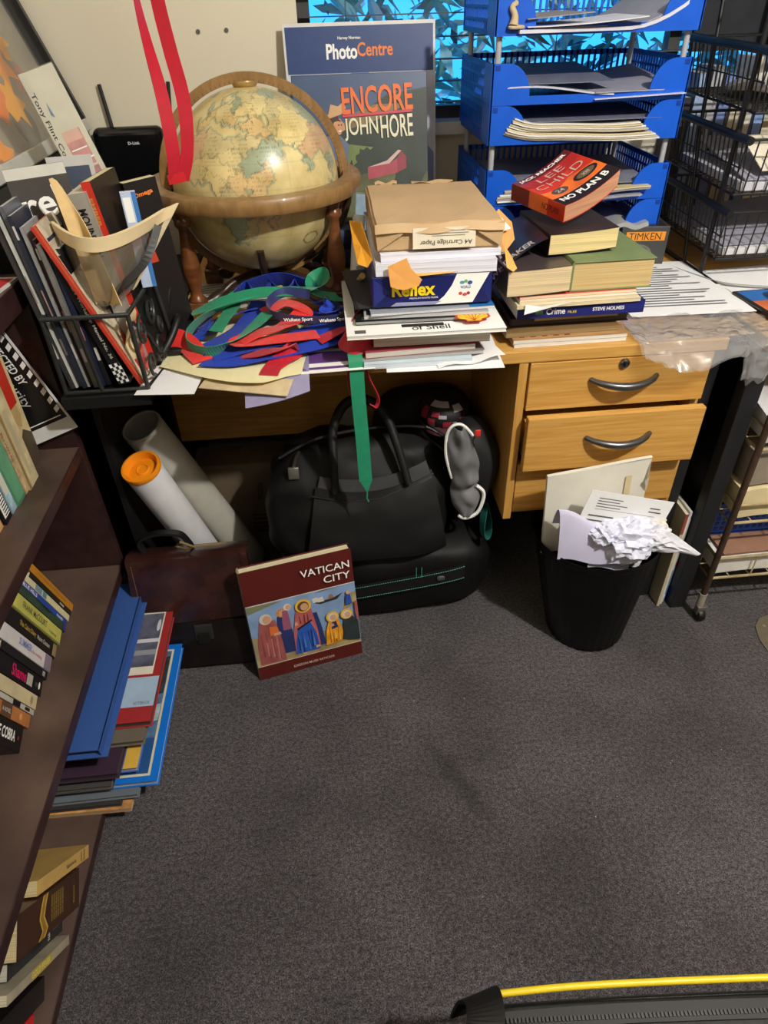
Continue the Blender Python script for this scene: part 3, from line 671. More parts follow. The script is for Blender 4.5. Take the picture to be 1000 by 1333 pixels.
lan('blue ribbon running along the front of the lanyard heap', [(-.235, 1.165, Zb+.003), (-.18, 1.152, Zb+.006), (-.12, 1.160, Zb+.009), (-.06, 1.175, Zb+.012), (.0, 1.20, Zb+.014), (.03, 1.24, Zb+.012)], .034, BLU, [8, 0, 5, 0, -5, 0])
lan('green ribbon loop on top of the heap, circling its left half', [(-.105, 1.345, Zb+.060), (-.17, 1.315, Zb+.058), (-.235, 1.285, Zb+.045), (-.268, 1.245, Zb+.026), (-.262, 1.205, Zb+.016), (-.225, 1.180, Zb+.014), (-.18, 1.195, Zb+.026), (-.14, 1.235, Zb+.038), (-.115, 1.275, Zb+.046), (-.10, 1.30, Zb+.045)], .027, GRN, [-25, -30, -45, -75, -95, -110, -150, -170, -175, -178])
lan('green ribbon lying across the top of the heap with a curled right end', [(-.262, 1.285, Zb+.050), (-.20, 1.305, Zb+.064), (-.13, 1.325, Zb+.070), (-.06, 1.335, Zb+.066), (-.005, 1.345, Zb+.070), (.0, 1.385, Zb+.078), (-.025, 1.385, Zb+.066), (-.02, 1.35, Zb+.058), (.02, 1.325, Zb+.052), (.055, 1.345, Zb+.034)], .027, GRN, [10, -15, -20, -15, 30, 75, 60, 10, -10, 20])
lan('green ribbon end folded in the middle of the heap', [(-.215, 1.24, Zb+.030), (-.20, 1.275, Zb+.04), (-.185, 1.32, Zb+.050), (-.20, 1.36, Zb+.055)], .026, GRN, [0, 10, 0, 30])
lan('bright red ribbon folded at the left end of the heap', [(-.328, 1.235, .745), (-.300, 1.240, .752), (-.272, 1.225, .748), (-.250, 1.195, .740), (-.235, 1.170, .733)], .034, SCAR, [-45, -55, -45, -20, 0])
lan('red ribbon lying through the middle of the heap beside the printed strap', [(-.125, 1.285, Zb+.044), (-.08, 1.30, Zb+.055), (-.045, 1.27, Zb+.048), (-.09, 1.235, Zb+.034), (-.14, 1.215, Zb+.03), (-.17, 1.195, Zb+.022), (-.1, 1.205, Zb+.022), (-.02, 1.222, Zb+.020)], .034, SCAR, [0, 0, 20, -10, 0, 10, 0, 0])
lan('red ribbon dropping off the front of the heap over the cream card', [(-.175, 1.185, Zb+.002), (-.13, 1.165, Zb+.014), (-.09, 1.163, Zb+.020), (-.062, 1.168, Zb+.018), (-.085, 1.150, Zb+.010), (-.105, 1.125, Zb+.0025), (-.112, 1.098, Zb+.001)], .030, RED, [0, 0, 15, 60, 20, 0, 0])
lan('crimson ribbon bow at the right end of the heap hanging over the desk edge', [(-.02, 1.195, Zb+.018), (.03, 1.215, Zb+.030), (.06, 1.205, Zb+.040), (.082, 1.175, Zb+.036), (.075, 1.145, Zb+.030), (.045, 1.135, Zb+.032), (.028, 1.150, Zb+.040), (.045, 1.185, Zb+.055), (.058, 1.20, Zb+.06)], .030, RED, [0, 10, 50, 85, 80, 70, 50, 60, 60])
mb = MB()
for k in (0,): mb.ribbon([(.040, 1.137, .745), (.032, 1.1315, .70), (.036, 1.128, .668), (.046, 1.124, .648)], .012, RED, side=(.6, .8, 0)); mb.ribbon([(.058, 1.137, .748), (.068, 1.130, .70), (.084, 1.124, .66), (.080, 1.122, .640), (.068, 1.124, .645)], .010, RED, side=(.5, -1, 0))
r_ = thing('lanyard', 'thin crimson ribbon loop hanging down behind the green streamer', 'lanyard', (.05, 1.14, .72), GP); part(mb, 'strap', r_)
mb = MB(); mb.ribbon([(.04, 1.20, .752), (.043, 1.160, .751), (.045, 1.128, .744), (.046, 1.116, .722), (.047, 1.113, .66), (.050, 1.111, .58), (.052, 1.110, .50), (.053, 1.109, .478)], .0265, GRN, side=(1, .05, 0))
mb.add([(.040, 1.1085, .479), (.066, 1.1085, .479), (.0545, 1.1085, .446), (.040, 1.1097, .479), (.066, 1.1097, .479), (.0545, 1.1097, .446)], [[0, 1, 2], [3, 5, 4], [0, 3, 4, 1], [1, 4, 5, 2], [2, 5, 3, 0]], GRN)
mb.tube([(.0545, 1.109, .447), (.053, 1.109, .434), (.056, 1.1085, .424)], .0016, GRN)
r_ = thing('lanyard', 'green ribbon streamer hanging straight down over the desk edge', 'lanyard', (.045, 1.13, .72), GP); part(mb, 'strap', r_)
lan('broad blue ribbon sagging across the left of the heap under the green band', [(-.255, 1.30, Zb+.012), (-.20, 1.335, Zb+.022), (-.14, 1.345, Zb+.028), (-.07, 1.34, Zb+.026), (-.01, 1.325, Zb+.018)], .046, BLU, [10, 20, 25, 20, 10])
lan('blue ribbon lying flat beneath the red straps in the middle of the heap', [(-.22, 1.185, Zb+.004), (-.15, 1.205, Zb+.010), (-.08, 1.225, Zb+.014), (-.01, 1.25, Zb+.016), (.04, 1.28, Zb+.012)], .046, BLU, [0, 6, 0, -6, 0])
lan('dark blue strap arching over the back of the heap beside the globe hub', [(-.22, 1.42, Zb+.012), (-.16, 1.43, Zb+.045), (-.09, 1.42, Zb+.062), (-.03, 1.40, Zb+.050), (.015, 1.385, Zb+.016)], .040, BLU, [30, 50, 55, 50, 30])
def prn(mb):
    for (x, y, z, a, t) in ((-.055, 1.236, Zb+.0445, -4, 'Waikato Sport'), (.012, 1.240, Zb+.0385, 6, 'Waikato Sport')):
        mb.text(t, fm((x, y-.0075, z+.003), (math.cos(math.radians(a)), math.sin(math.radians(a)), 0), (0, .35, .94)), 0, 0, .055, .008, WHT)
lan('dark blue printed lanyard with white lettering on top of the heap', [(-.03, 1.31, Zb+.066), (-.08, 1.325, Zb+.068), (-.11, 1.30, Zb+.060), (-.108, 1.265, Zb+.050), (-.07, 1.245, Zb+.045), (-.02, 1.236, Zb+.042), (.03, 1.252, Zb+.038), (.045, 1.28, Zb+.032)], .016, DBL, [60, 70, 75, 75, 70, 68, 70, 70], extra=prn)
lan('dark blue lanyard straps with buckles at the right of the heap', [(-.02, 1.30, Zb+.05), (.01, 1.285, Zb+.056), (-.005, 1.25, Zb+.052), (.02, 1.265, Zb+.045), (.035, 1.31, Zb+.038), (.05, 1.285, Zb+.025), (.045, 1.245, Zb+.020)], .018, BLU, [30, 50, 10, 40, 20, 40, 10])
mb = MB()
for x, y, z in ((.0, 1.29, Zb+.062), (.028, 1.262, Zb+.05)):
    mb.tube([(x+.007*math.cos(k*PI/8), y+.011*math.sin(k*PI/8), z+.003*math.sin(k*PI/8)) for k in range(16)], .0014, STEEL, 6, True)
solo(mb, 'lanyard_clip', 'pair of steel lanyard clip rings lying on the heap', 'clip')
leaf('card_tag', 'small yellow card tag among the lanyards', -.135, 1.375, Zb+.052, 20, .055, .02, M((214, 176, 84), .6))

# ------------------------------------------------------------------ first stack: reams, magazines, papers
x0 = .094
G1 = 'papers at the bottom of the ream stack'
leaf('paper_sheet', 'lowest white paper sheet of the ream stack, jutting over the desk edge', .100, 1.098, .7206, -3, .215, .29, PAPER, group=G1)
leaf('paper_sheet', 'crumpled white paper at the lower right of the ream stack', .195, 1.098, .7216, 5, .125, .27, PAPER, group=G1, f=lambda u, v: .012*u*(1-v)+.004*math.sin(u*9+v*5))
book('magazine', 'pale blue magazine lying near the bottom of the ream stack', (.060, 1.112, .7223), (1, 0, 0), (0, 1, 0), .20, .29, .010, M((196, 214, 226), .5), (206, 214, 222), False, cat='magazine')
book('magazine', 'grey magazine above the pale blue one in the ream stack', (.058, 1.122, .7325), (1, .02, 0), (-.02, 1, 0), .225, .28, .007, M((128, 126, 126), .5), (176, 172, 168), False, cat='magazine')
book('magazine', 'red and white edged catalogue in the ream stack', (.064, 1.120, .7398), (1, .06, 0), (-.06, 1, 0), .205, .285, .011, M((172, 74, 84), .5), (212, 204, 194), False, cat='magazine')
book('thick_catalogue', 'fat cream paged catalogue with curled red cover below the oil company history', (.080, 1.135, .7535), (1, -.01, 0), (.01, 1, 0), .215, .285, .031, M((148, 66, 66), .55), (214, 202, 184), False)
YEL = M((250, 206, 30), .5, var=.02)
X = fm((.032, 1.100, .7855), (1, -.012, 0), (.012, 1, 0))
r = thing('book', 'white oil company history book with a yellow shell emblem, under the reams', 'book', X)
mb = MB(); SWd = .282; mb.box((0, 0, 0), (SWd, .29, .0012), WHT); mb.box((0, 0, .0065), (SWd, .29, .0078), WHT)
mb.box((0, .285, 0), (SWd, .29, .0078), WHT)
F = T(0, 0, .0078)
mb.text('of Shell', F, .150, .020, .068, .020, INK, lift=.0004, bold=.006)
mb.deco(F, SWd, .29, [('r', .05, .025, .12, .075, M((90, 90, 92))), ('r', .35, .085, .62, .13, INK)])
def shell(sc): return [(sc*math.sin(a)*(1+.05*(k % 2)), sc*.92*(math.cos(a)+.0)*(1+.05*(k % 2))) for k, a in [(k, -2.0+4.0*k/16) for k in range(17)]]+[(sc*.5, -.58*sc), (sc*.46, -.85*sc), (-sc*.46, -.85*sc), (-sc*.5, -.58*sc)]
REDS = M((214, 48, 44), .5)
mb.poly([(.228+x, .040+y*.95, .0082) for x, y in shell(.031)], REDS, F @ T(0, 0, -.0078+.0078)); mb.poly([(.228+x, .040+y*.95, .0084) for x, y in shell(.0265)], YEL, F)
for k in range(7):
    a = -1.45+2.9*k/6; mb.poly([(.228-.0008, .020, .0086), (.228+.0008, .020, .0086), (.228+.0008+.0235*math.sin(a), .040+.0205*math.cos(a), .0086), (.228-.0008+.0235*math.sin(a), .040+.0205*math.cos(a), .0086)], REDS, F)
part(mb, 'cover', r, True); mb = MB(); mb.box((.001, .001, .0012), (SWd-.001, .285, .0065), pages((226, 222, 214))); part(mb, 'page_block', r, True)
book('magazine', 'black covered magazine lying over the oil company history', (.050, 1.142, .795), (1, -.02, 0), (.02, 1, 0), .235, .28, .006, M((24, 24, 28), .4), (150, 150, 150), False, cat='magazine', front=[('l', .05, .02, .6, .08, 2, GREY)])
book('magazine', 'silver grey magazine with a bar code under the dark blue ream', (.066, 1.148, .802), (1, -.03, 0), (.03, 1, 0), .225, .275, .006, M((168, 168, 172), .35), (200, 200, 202), False, cat='magazine', front=[('r', .02, .02, .12, .10, INK), ('r', .5, .02, .75, .06, INK)])
book('magazine', 'blue edged magazine directly under the dark blue ream', (.078, 1.142, .809), (1, .03, 0), (-.03, 1, 0), .225, .27, .005, M((150, 156, 168), .4), (214, 214, 218), False, cat='magazine', front=[('r', .80, .0, 1, .10, M((36, 112, 184), .4))])
for k in range(2): leaf('envelope', ['black envelope standing out left of the ream stack', 'dark grey folder edge left of the ream stack'][k], .052+.006*k, 1.165, .8148+.0012*k, 4+2*k, .10, .21, M((30+20*k, 30+20*k, 34+18*k), .5), .001, 'folder')
# dark blue ream
RBL = M((26, 32, 96), .3, var=.08, coat=.2)
X = fm((.082, 1.158, .8175), (1, -.012, 0), (.012, 1, 0)); RW, RL, RH = .2155, .298, .056
r = thing('paper_ream', 'dark blue wrapped ream of copy paper with yellow lettering', 'paper ream', X)
mb = MB(); mb.box((0, 0, 0), (RW, RL, RH), RBL, .0035)
FF = fm((0, -.0002, 0), (1, 0, 0), (0, 0, 1))
mb.deco(FF, RW, RH, [('p', [(.70, .98), (.97, .98), (.84, .05), (.52, .04), (.60, .3), (.66, .62)], WHT), ('p', [(.15, .04), (.52, .04), (.58, .14), (.20, .16)], M((150, 152, 190), .35)),
   ('t', 'Reflex', .345, .56, .36, .44, M((246, 214, 20), .4, var=.02), 0, .03), ('t', 'PREMIUM WHITE PAPER', .43, .27, .24, .055, WHT, 0, .0),
   ('t', 'WORLD', .775, .55, .085, .09, M((70, 96, 150)), 0, .01), ('e', .745, .70, .02, .05, M((80, 150, 190))), ('e', .775, .74, .015, .05, M((120, 170, 90))), ('e', .81, .69, .02, .06, M((40, 80, 160))), ('e', .735, .36, .015, .05, M((196, 70, 60))), ('e', .77, .32, .018, .05, M((200, 80, 90))), ('e', .80, .36, .014, .05, M((150, 50, 70)))], .0006)
part(mb, 'wrapper', r, True)
mb = MB()
mb.poly([(.003, -.0005, .053), (.032, -.0005, .028), (.003, -.0005, .003)], M((44, 52, 124), .3), Matrix()); part(mb, 'end_fold', r, True); mb = MB(); mb.poly([(RW-.003, -.0005, .053), (RW-.018, -.0005, .026), (RW-.003, -.0005, .003)], M((34, 42, 110), .3))
part(mb, 'end_fold', r, True)
# loose white paper on it
for k in range(2): leaf('paper_stack', ['loose block of white copy paper lying on the blue ream', 'thinner block of white paper under the brown pack, skewed'][k], .090+.010*k, 1.156+.008*k, .8742+.0215*k, -1+2.5*k, .212, .297, pages((232, 232, 244)), .021 if k == 0 else .012, 'paper stack', nu=1, nv=1)
# torn orange paper in front of it and the orange envelope at the left
ORP = M((236, 168, 88), .65, var=.1, scale=12)
def torn(pts, m, name, label, th=.0006):
    mb = MB(); n = len(pts); c = sum((Vector(p) for p in pts), V(0, 0, 0))/n
    nn = (Vector(pts[0])-c).cross(Vector(pts[1])-c).normalized()*th/2
    vs = [Vector(p)+nn for p in pts]+[Vector(p)-nn for p in pts]+[c+nn*6, c-nn*1]
    fs = [[i, (i+1) % n, 2*n] for i in range(n)]+[[n+(i+1) % n, n+i, 2*n+1] for i in range(n)]+[[i, n+i, n+(i+1) % n, (i+1) % n] for i in range(n)]
    mb.add(vs, fs, m); return solo(mb, name, label, 'paper')
torn([(.110, 1.146, 0.8940), (.142, 1.142, 0.9080), (.150, 1.139, 0.8900), (.168, 1.136, 0.8720), (.162, 1.136, 0.8610), (.150, 1.1365, 0.8590), (.138, 1.137, 0.8550), (.126, 1.138, 0.8570), (.114, 1.140, 0.8610), (.112, 1.142, 0.8760)], ORP, 'torn_paper', 'torn orange paper flap hanging over the blue ream front')
torn([(.145, 1.1545, 0.8770), (.235, 1.1535, 0.8770), (.22, 1.1515, 0.8755), (.16, 1.1495, 0.8735)], ORP, 'torn_paper', 'thin orange paper strip lying along the top of the blue ream')
torn([(.052, 1.22, 0.9530), (.070, 1.185, 0.9580), (.078, 1.165, 0.9330), (.085, 1.158, 0.9030), (.076, 1.160, 0.8900), (.060, 1.168, 0.8940), (.055, 1.19, 0.9230)], M((232, 160, 40.0080), .6, var=.1), 'envelope', 'orange envelope sticking out left of the brown paper pack')
# brown wrapped cartridge paper pack
KR = M((194, 162, 120), .62, var=.07, scale=9, bump=.12)
X = fm((.092, 1.176, .9090), (1, -.02, 0), (.02, 1, 0)); CW, CL, CH = .222, .300, .046
r = thing('paper_pack', 'brown wrapped pack of drawing paper on top of the ream stack', 'paper pack', X)
mb = MB(); bm = bmesh.new(); bmesh.ops.create_cube(bm, size=1)
for v in bm.verts: v.co = V((v.co.x+.5)*CW, (v.co.y+.5)*CL, (v.co.z+.5)*CH)
bmesh.ops.bevel(bm, geom=bm.edges[:], offset=.004, segments=2, affect='EDGES'); bmesh.ops.subdivide_edges(bm, edges=bm.edges[:], cuts=5, use_grid_fill=True)
for v in bm.verts:
    v.co += noise.noise_vector(v.co*28)*.0022
mb.bmesh(bm, KR, None, False); part(mb, 'wrapper', r, True)
mb = MB()
for sgn in (0, 1):
    xx = (lambda q: q) if sgn == 0 else (lambda q: CW-q)
    mb.add([(xx(-.001), -.003, .046), (xx(.048), -.0075, .031), (xx(.004), -.004, .003), (xx(.002), .002, .02)], [[0, 1, 2], [0, 2, 3]], KR)
mb.sheet(lambda u, v: (u*CW, -.003-.006*v-.002*math.sin(u*17), .046-.014*v+.002*math.sin(u*11)), 14, 4, KR, .0008)
part(mb, 'end_fold', r, True)
mb = MB(); LF = fm((.064, -.0105, .006), (1, 0, 0), (0, .12, 1)); mb.sheet(lambda u, v: (u*.108, v*.033, 0), 2, 2, M((226, 214, 192), .6), .0006, LF)
mb.deco(LF, .108, .033, [('t', 'A4 Cartridge Paper', .53, .30, .84, .30, M((70, 66, 62)), 180, .01), ('l', .3, .55, .9, .9, 3, M((140, 134, 124)))], .0008); part(mb, 'label', r, True, label='white label printed upside down')
mb = MB(); mb.sheet(lambda u, v: (.02+u*.045, .292+.018*v, .046+.004*v*(1-v)*4+.003*math.sin(u*9)), 6, 4, KR, .0008); mb.sheet(lambda u, v: (.095+u*.085, .292+.016*v, .0465+.003*math.sin(u*7+v*3)), 8, 4, KR, .0008)
part(mb, 'torn_flap', r, True)
# clutter between globe and stack
leaf('paper_roll', 'rolled paper leaning between globe and ream stack', .058, 1.30, .83, 30, .01, .14, WHT)
bpy.data.objects.remove(COL.objects[-1])
def lean(name, label, cat, A, B, C_, m, deco=(), th=.002):
    """flat thing standing on edge A-B, leaning up to C"""
    A, B, C_ = Vector(A), Vector(B), Vector(C_); X = fm(A, B-A, C_-A); w_ = (B-A).length; h_ = (C_-A).length
    mb = MB(); mb.box((0, 0, -th), (w_, h_, 0), m, th*.2); mb.deco(Matrix(), w_, h_, deco); return solo(mb, name, label, cat, X=X)
lean('magazine', 'landscape picture magazine standing between the globe and the ream stack', 'magazine', (.070, 1.620, .7205), (.200, 1.575, .7205), (.082, 1.675, .90), M((130, 142, 126), .45, var=.3),
     [('r', .02, .55, .98, .98, M((160, 184, 204), .45, var=.2)), ('p', [(.02, .02), (.98, .02), (.98, .35), (.6, .45), (.02, .3)], M((74, 104, 62), .45, var=.35)), ('r', .3, .2, .6, .35, M((60, 120, 170)))])
mb = MB(); mb.tube([(.045, 1.44, .745), (.052, 1.47, .86)], .011, M((206, 190, 160), .7), 14); mb.tube([(.062, 1.42, .742), (.085, 1.46, .90)], .014, WHT, 14)
bpy.data.objects.remove(solo(mb, 'x', 'x', 'x'))
mb = MB(); mb.tube([(.062, 1.41, .734), (.082, 1.45, .905)], .013, WHT, 16); solo(mb, 'paper_roll', 'white rolled paper standing left of the brown pack', 'paper roll')
mb = MB(); mb.tube([(.040, 1.475, .734), (.062, 1.36, .79), (.075, 1.30, .83)], .006, M((190, 156, 110), .7), 12); solo(mb, 'cardboard_stick', 'tan cardboard strip leaning beside the globe ring', 'strip')

# ------------------------------------------------------------------ second stack: books on the drawer side
E_ = (1, 0, 0); N_ = (0, 1, 0)
book('magazine', 'glossy white edged magazine lowest in the book stack above the drawers', (.352, 1.166, .7205), (1, .015, 0), (-.015, 1, 0), .222, .27, .006, M((226, 222, 214), .35), (228, 226, 220), False, cat='magazine', front=[('r', .06, .02, .97, .10, M((170, 128, 84))), ('r', .06, .10, .6, .16, M((150, 160, 196))), ('r', .62, .08, .9, .13, M((70, 52, 44)))])
book('magazine', 'brown magazine with a zigzag printed edge second from the bottom of the book stack', (.350, 1.168, .727), (1, .01, 0), (-.01, 1, 0), .225, .27, .008, M((168, 130, 88), .4), (222, 218, 210), False, cat='magazine',
     front=[('p', [(.05, .012), (.93, .012), (.90, .05), (.05, .07)], M((186, 142, 92)))]+[('r', .06+.1*k, .035, .11+.1*k, .05, M((120, 40, 40))) for k in range(5)])
book('book', 'old tan bound book with curled boards under the maroon book', (.338, 1.180, .7355), (1, .03, 0), (-.03, 1, 0), .225, .20, .010, M((126, 98, 62), .6), (150, 124, 84), False)
book('book', 'dark maroon book lying askew in the lower part of the book stack', (.352, 1.205, .7460), (1, .0, 0), (0, 1, 0), .235, .21, .017, M((46, 26, 34), .5), (90, 76, 74), True)
book('book', 'small yellowed book under the dark blue crime paperback', (.392, 1.186, .7632), (1, .02, 0), (-.02, 1, 0), .165, .20, .0085, M((112, 84, 60), .6), (196, 170, 110), False)
WS = M((232, 232, 236), .5, var=0)
book('book', 'dark blue thick paperback with white spine lettering in the book stack', (.600, 1.178, .7722), (0, 1, 0), (-1, 0, 0), .15, .245, .0235, M((32, 38, 112), .35), (226, 220, 204), False,
     spine=[('t', 'STEVE HOLMES', .715, .5, .25, .30, WS, 0, .03), ('t', 'Crime', .30, .52, .15, .52, WS, 0, .02), ('t', 'FILES', .43, .40, .07, .2, M((214, 190, 70)), 0, .02), ('r', .14, .3, .2, .6, M((80, 120, 80)))])
for k, (dx, dy, w_, m_, t_) in enumerate([(.350, 1.166, .238, M((222, 208, 176), .7), .007), (.356, 1.172, .225, M((230, 222, 204), .7), .006)]):
    book('booklet', ['creased cream booklet lying on the dark blue paperback', 'thin pale booklet above the creased cream one'][k], (dx, dy, .7962+.0075*k), (1, .03-.02*k, 0), (-.03+.02*k, 1, 0), w_, .18, t_, m_, (222, 206, 170), False, cat='booklet')
torn([(.365, 1.163, .806), (.395, 1.160, .802), (.45, 1.160, .808), (.40, 1.160, .7965), (.362, 1.158, .789)], PAPER, 'paper_sheet', 'loose white paper corner poking from the book stack')
book('booklet', 'thin red covered booklet beneath the large green book', (.356, 1.176, .8100), (1, .035, 0), (-.035, 1, 0), .225, .17, .006, M((214, 82, 72), .45), (226, 204, 170), False, cat='booklet')
# left fat paperback, page edges to the front, with its cover curling up
CRM = (226, 202, 160)
def fat(name, label, O, xd, yd, w_, h_, t_, curlm, bend=0.0, lay=None, page=CRM, spine=(), cover=None, front=()):
    """soft thick paperback whose block bends across its width"""
    X = fm(O, xd, yd); r = thing(name, label, 'book', X)
    bz = lambda x: bend*((x/w_)**2)
    n = 16; mb = MB(); vs = []; fs = []
    for j, y in enumerate((.0006, h_-.0006)):
        for i in range(n+1):
            x = w_*i/n; vs += [(x, y, bz(x)+.0008), (x, y, bz(x)+t_-.0008)]
    k = 2*(n+1)
    for i in range(n):
        a = 2*i; fs += [[a, a+1, a+3, a+2], [k+a, k+a+2, k+a+3, k+a+1], [a+1, k+a+1, k+a+3, a+3], [a, a+2, k+a+2, k+a]]
    fs += [[0, k, k+1, 1], [2*n, 2*n+1, k+2*n+1, k+2*n]]
    mb.add(vs, fs, pages(page, 2, 420)); part(mb, 'page_block', r, True)
    mb = MB(); cm = cover or curlm
    mb.sheet(lambda u, v: (u*w_, v*h_, bz(u*w_)+t_), n, 4, cm, .0008); mb.sheet(lambda u, v: (u*w_, v*h_, bz(u*w_)), n, 4, cm, .0008)
    mb.box((-.0010, 0, -.0004), (.0004, h_, t_+.0004), cm)
    mb.deco(fm((-.0011, h_, 0), (0, -1, 0), (0, 0, 1)), h_, t_, spine, .0002)
    if front:                                            # print follows the bend
        tmp = MB(); tmp.deco(Matrix(), w_, h_, front, .0006); tmp2 = MB()
        for f, mi_, s_ in zip(tmp.f, tmp.fm, tmp.fs):
            P = [tmp.v[i] for i in f]; xs = [p.x for p in P]
            if max(xs)-min(xs) > w_/10:                  # cut wide print into strips
                bm = bmesh.new(); bm.faces.new([bm.verts.new(p) for p in P])
                for q in range(1, 14): bmesh.ops.bisect_plane(bm, geom=bm.verts[:]+bm.edges[:]+bm.faces[:], plane_co=(w_*q/14, 0, 0), plane_no=(1, 0, 0))
                for v in bm.verts: v.co.z += bz(v.co.x)+t_
                mb.bmesh(bm, tmp.mats[mi_])
            else: mb.add([(p.x, p.y, p.z+bz(p.x)+t_) for p in P], [list(range(len(P)))], tmp.mats[mi_])
    part(mb, 'cover', r, True); return r
# fat paperback on the left of the stack
fat('thick_paperback', 'fat cream paged paperback at the left of the stack under the curled dark cover', (.330, 1.172, .818), (1, .04, 0), (-.04, 1, 0), .118, .178, .046, M((54, 40, 44), .4), bend=.004, cover=M((70, 60, 60), .4))
# green cloth book
book('hardback_book', 'large green cloth hardback with yellowed pages in the stack above the drawers', (.452, 1.184, .8165), (1, .02, 0), (-.02, 1, 0), .158, .225, .054, M((112, 128, 86), .75, var=.1), (212, 184, 128), True)
# paperback on top: yellow page block whose curled dark cover hangs to the left
fat('thick_paperback', 'yellow paged paperback under the red thriller, on the green hardback', (.417, 1.226, .8725), (1, .05, 0), (-.05, 1, 0), .130, .178, .036, M((40, 30, 34), .4), bend=.006, page=(232, 210, 150))
DKC = M((40, 30, 34), .3, var=.15); 
mb = MB()
def cov(u, v):                                            # u from the spine outward (left, down), v along the book
    a = u*1.15; x = .412-.098*math.sin(a)*1.05-.012*u; z = .904-.070*(u**1.35)-.0*v; y = 1.222+.165*v-.035*u*(1-v)
    return (x, y, z)
mb.sheet(cov, 14, 8, DKC, .0010)
def cpatch(u0, u1, v0, v1, m, lift):
    vs = []; n = 6
    for i in range(n+1):
        for v in (v0, v1):
            p = Vector(cov(u0+(u1-u0)*i/n, v)); p += V(-.5, -.15, .85)*lift; vs.append(p)
    mb.add(vs, [[2*i, 2*i+2, 2*i+3, 2*i+1] for i in range(n)], m)
def ctext(t, u0, u1, v0, v1, m, lift):
    vs, fs = text_mesh(t, .02); out = []
    for x, y in vs:
        p = Vector(cov(u1+(u0-u1)*(x+.5), v0+(v1-v0)*(y+.5)))+V(-.5, -.15, .85)*lift; out.append(p)
    mb.add(out, fs, m)
cpatch(.52, .99, .30, .95, M((156, 52, 50), .35, var=.35, scale=40), .0012); cpatch(.62, .80, .42, .62, M((80, 120, 190), .35), .0015); cpatch(.80, .99, .55, .9, M((206, 130, 70), .35, var=.4, scale=40), .0015)
ctext('WHITAKER', .18, .95, .03, .14, M((206, 200, 196), .4, var=0), .0016); ctext('RK', .50, .82, .24, .44, M((232, 224, 214), .4, var=0), .0018); ctext('DA', .50, .82, .48, .68, M((232, 224, 214), .4, var=0), .0018)
solo(mb, 'paperback_cover', 'curled dark red paperback cover hanging left over the fat paperback', 'book cover')
# the red thriller on top
RD1 = M((200, 52, 30), .28, var=.25, scale=14, coat=.3); DR = M((96, 26, 26), .3); OG = M((232, 110, 44), .3, var=.3, scale=18); BKC = M((38, 26, 28), .3)
Xo = Vector((.450, 1.262, .920)); xd = Vector((.126, .062, .013)); yd = Vector((-.052, .118, .012))
SIL = M((190, 170, 164), .35, var=0)
fat('thick_paperback', 'red paperback thriller with curled cover on top of the book stack', Xo, xd, yd, .130, .148, .030, RD1, bend=.034, page=(206, 150, 116), cover=RD1,
    front=[('r', .0, .86, 1, 1, DR), ('r', 0, .0, 1, .23, BKC), ('p', [(0, .23), (1, .23), (1, .45), (.6, .52), (.3, .42), (0, .46)], OG), ('p', [(.0, .7), (.5, .62), (1, .72), (1, .86), (0, .86)], M((170, 40, 34), .3)),
           ('t', 'JACK REACHER', .5, .925, .86, .075, WHT, 0, .03), ('t', 'LEE', .5, .77, .46, .11, SIL, 0, -.005), ('t', 'CHILD', .5, .60, .84, .12, SIL, 0, -.005), ('e', .27, .36, .14, .075, M((74, 70, 68))), ('t', '24', .27, .36, .14, .07, SIL), ('e', .76, .38, .20, .085, BKC), ('e', .76, .38, .15, .06, M((96, 84, 60))), ('t', 'XIII', .76, .38, .12, .05, SIL),
           ('t', 'NO PLAN B', .48, .135, .84, .10, WHT, 0, .03)],
    spine=[('r', 0, 0, .35, 1, M((120, 36, 30), .3)), ('r', .35, 0, .7, 1, OG), ('t', 'NO PLAN', .75, .5, .3, .4, DR)])
torn([(0.3060, 1.33, .905), (0.3330, 1.32, .925), (0.3460, 1.34, .93), (0.3630, 1.30, .915), (0.3600, 1.26, .895), (0.3330, 1.22, .885), (0.3130, 1.24, .88)], M((228, 168, 100), .65), 'envelope', 'torn orange envelope between the two stacks')
torn([(0.3130, 1.315, .921), (0.3400, 1.305, .926), (0.3540, 1.27, .912), (0.3230, 1.265, .905)], WHT, 'label_sticker', 'white sticker patch on the torn orange envelope')
torn([(.326, 1.205, .902), (.338, 1.195, .885), (.345, 1.175, .869), (.336, 1.165, .8665), (.325, 1.172, .873)], ORP, 'torn_paper', 'small torn orange paper scrap between the ream and the fat paperback')

# ------------------------------------------------------------------ bearing box, letter, plastic bag, disc case
CHAR = M((66, 66, 66), .45, var=.2)
X = fm((.712, 1.585, .7205), (.985, -.10, 0), (.10, .985, 0)); BXW, BXD, BXH = .112, .075, .094
r = thing('parts_box', 'small dark bearing box with an orange label in front of the blue trays', 'box', X)
mb = MB(); mb.box((0, 0, 0), (BXW, BXD, BXH), CHAR, .0012); F = fm((0, -.0002, 0), (1, 0, 0), (0, 0, 1))
mb.deco(F, BXW, BXH, [('r', .10, .66, .93, .88, M((232, 148, 40), .4, var=.05)), ('t', 'TIMKEN', .5, .77, .68, .17, INK, 0, .0), ('e', .42, .28, .30, .30, M((112, 112, 110))), ('e', .42, .28, .25, .25, CHAR), ('e', .42, .28, .16, .16, M((96, 96, 96))), ('e', .42, .28, .12, .12, CHAR)])
mb.deco(fm((0, 0, BXH), (1, 0, 0), (0, 1, 0)), BXW, BXD, [('r', .06, .1, .94, .9, M((44, 44, 48), .3)), ('r', .2, .3, .5, .6, M((50, 70, 110), .3))])
part(mb, 'carton', r, True); mb = MB(); mb.box((.002, BXD*.98, BXH-.001), (BXW-.002, BXD+.006, BXH+.0015), CHAR); part(mb, 'lid_flap', r, True)
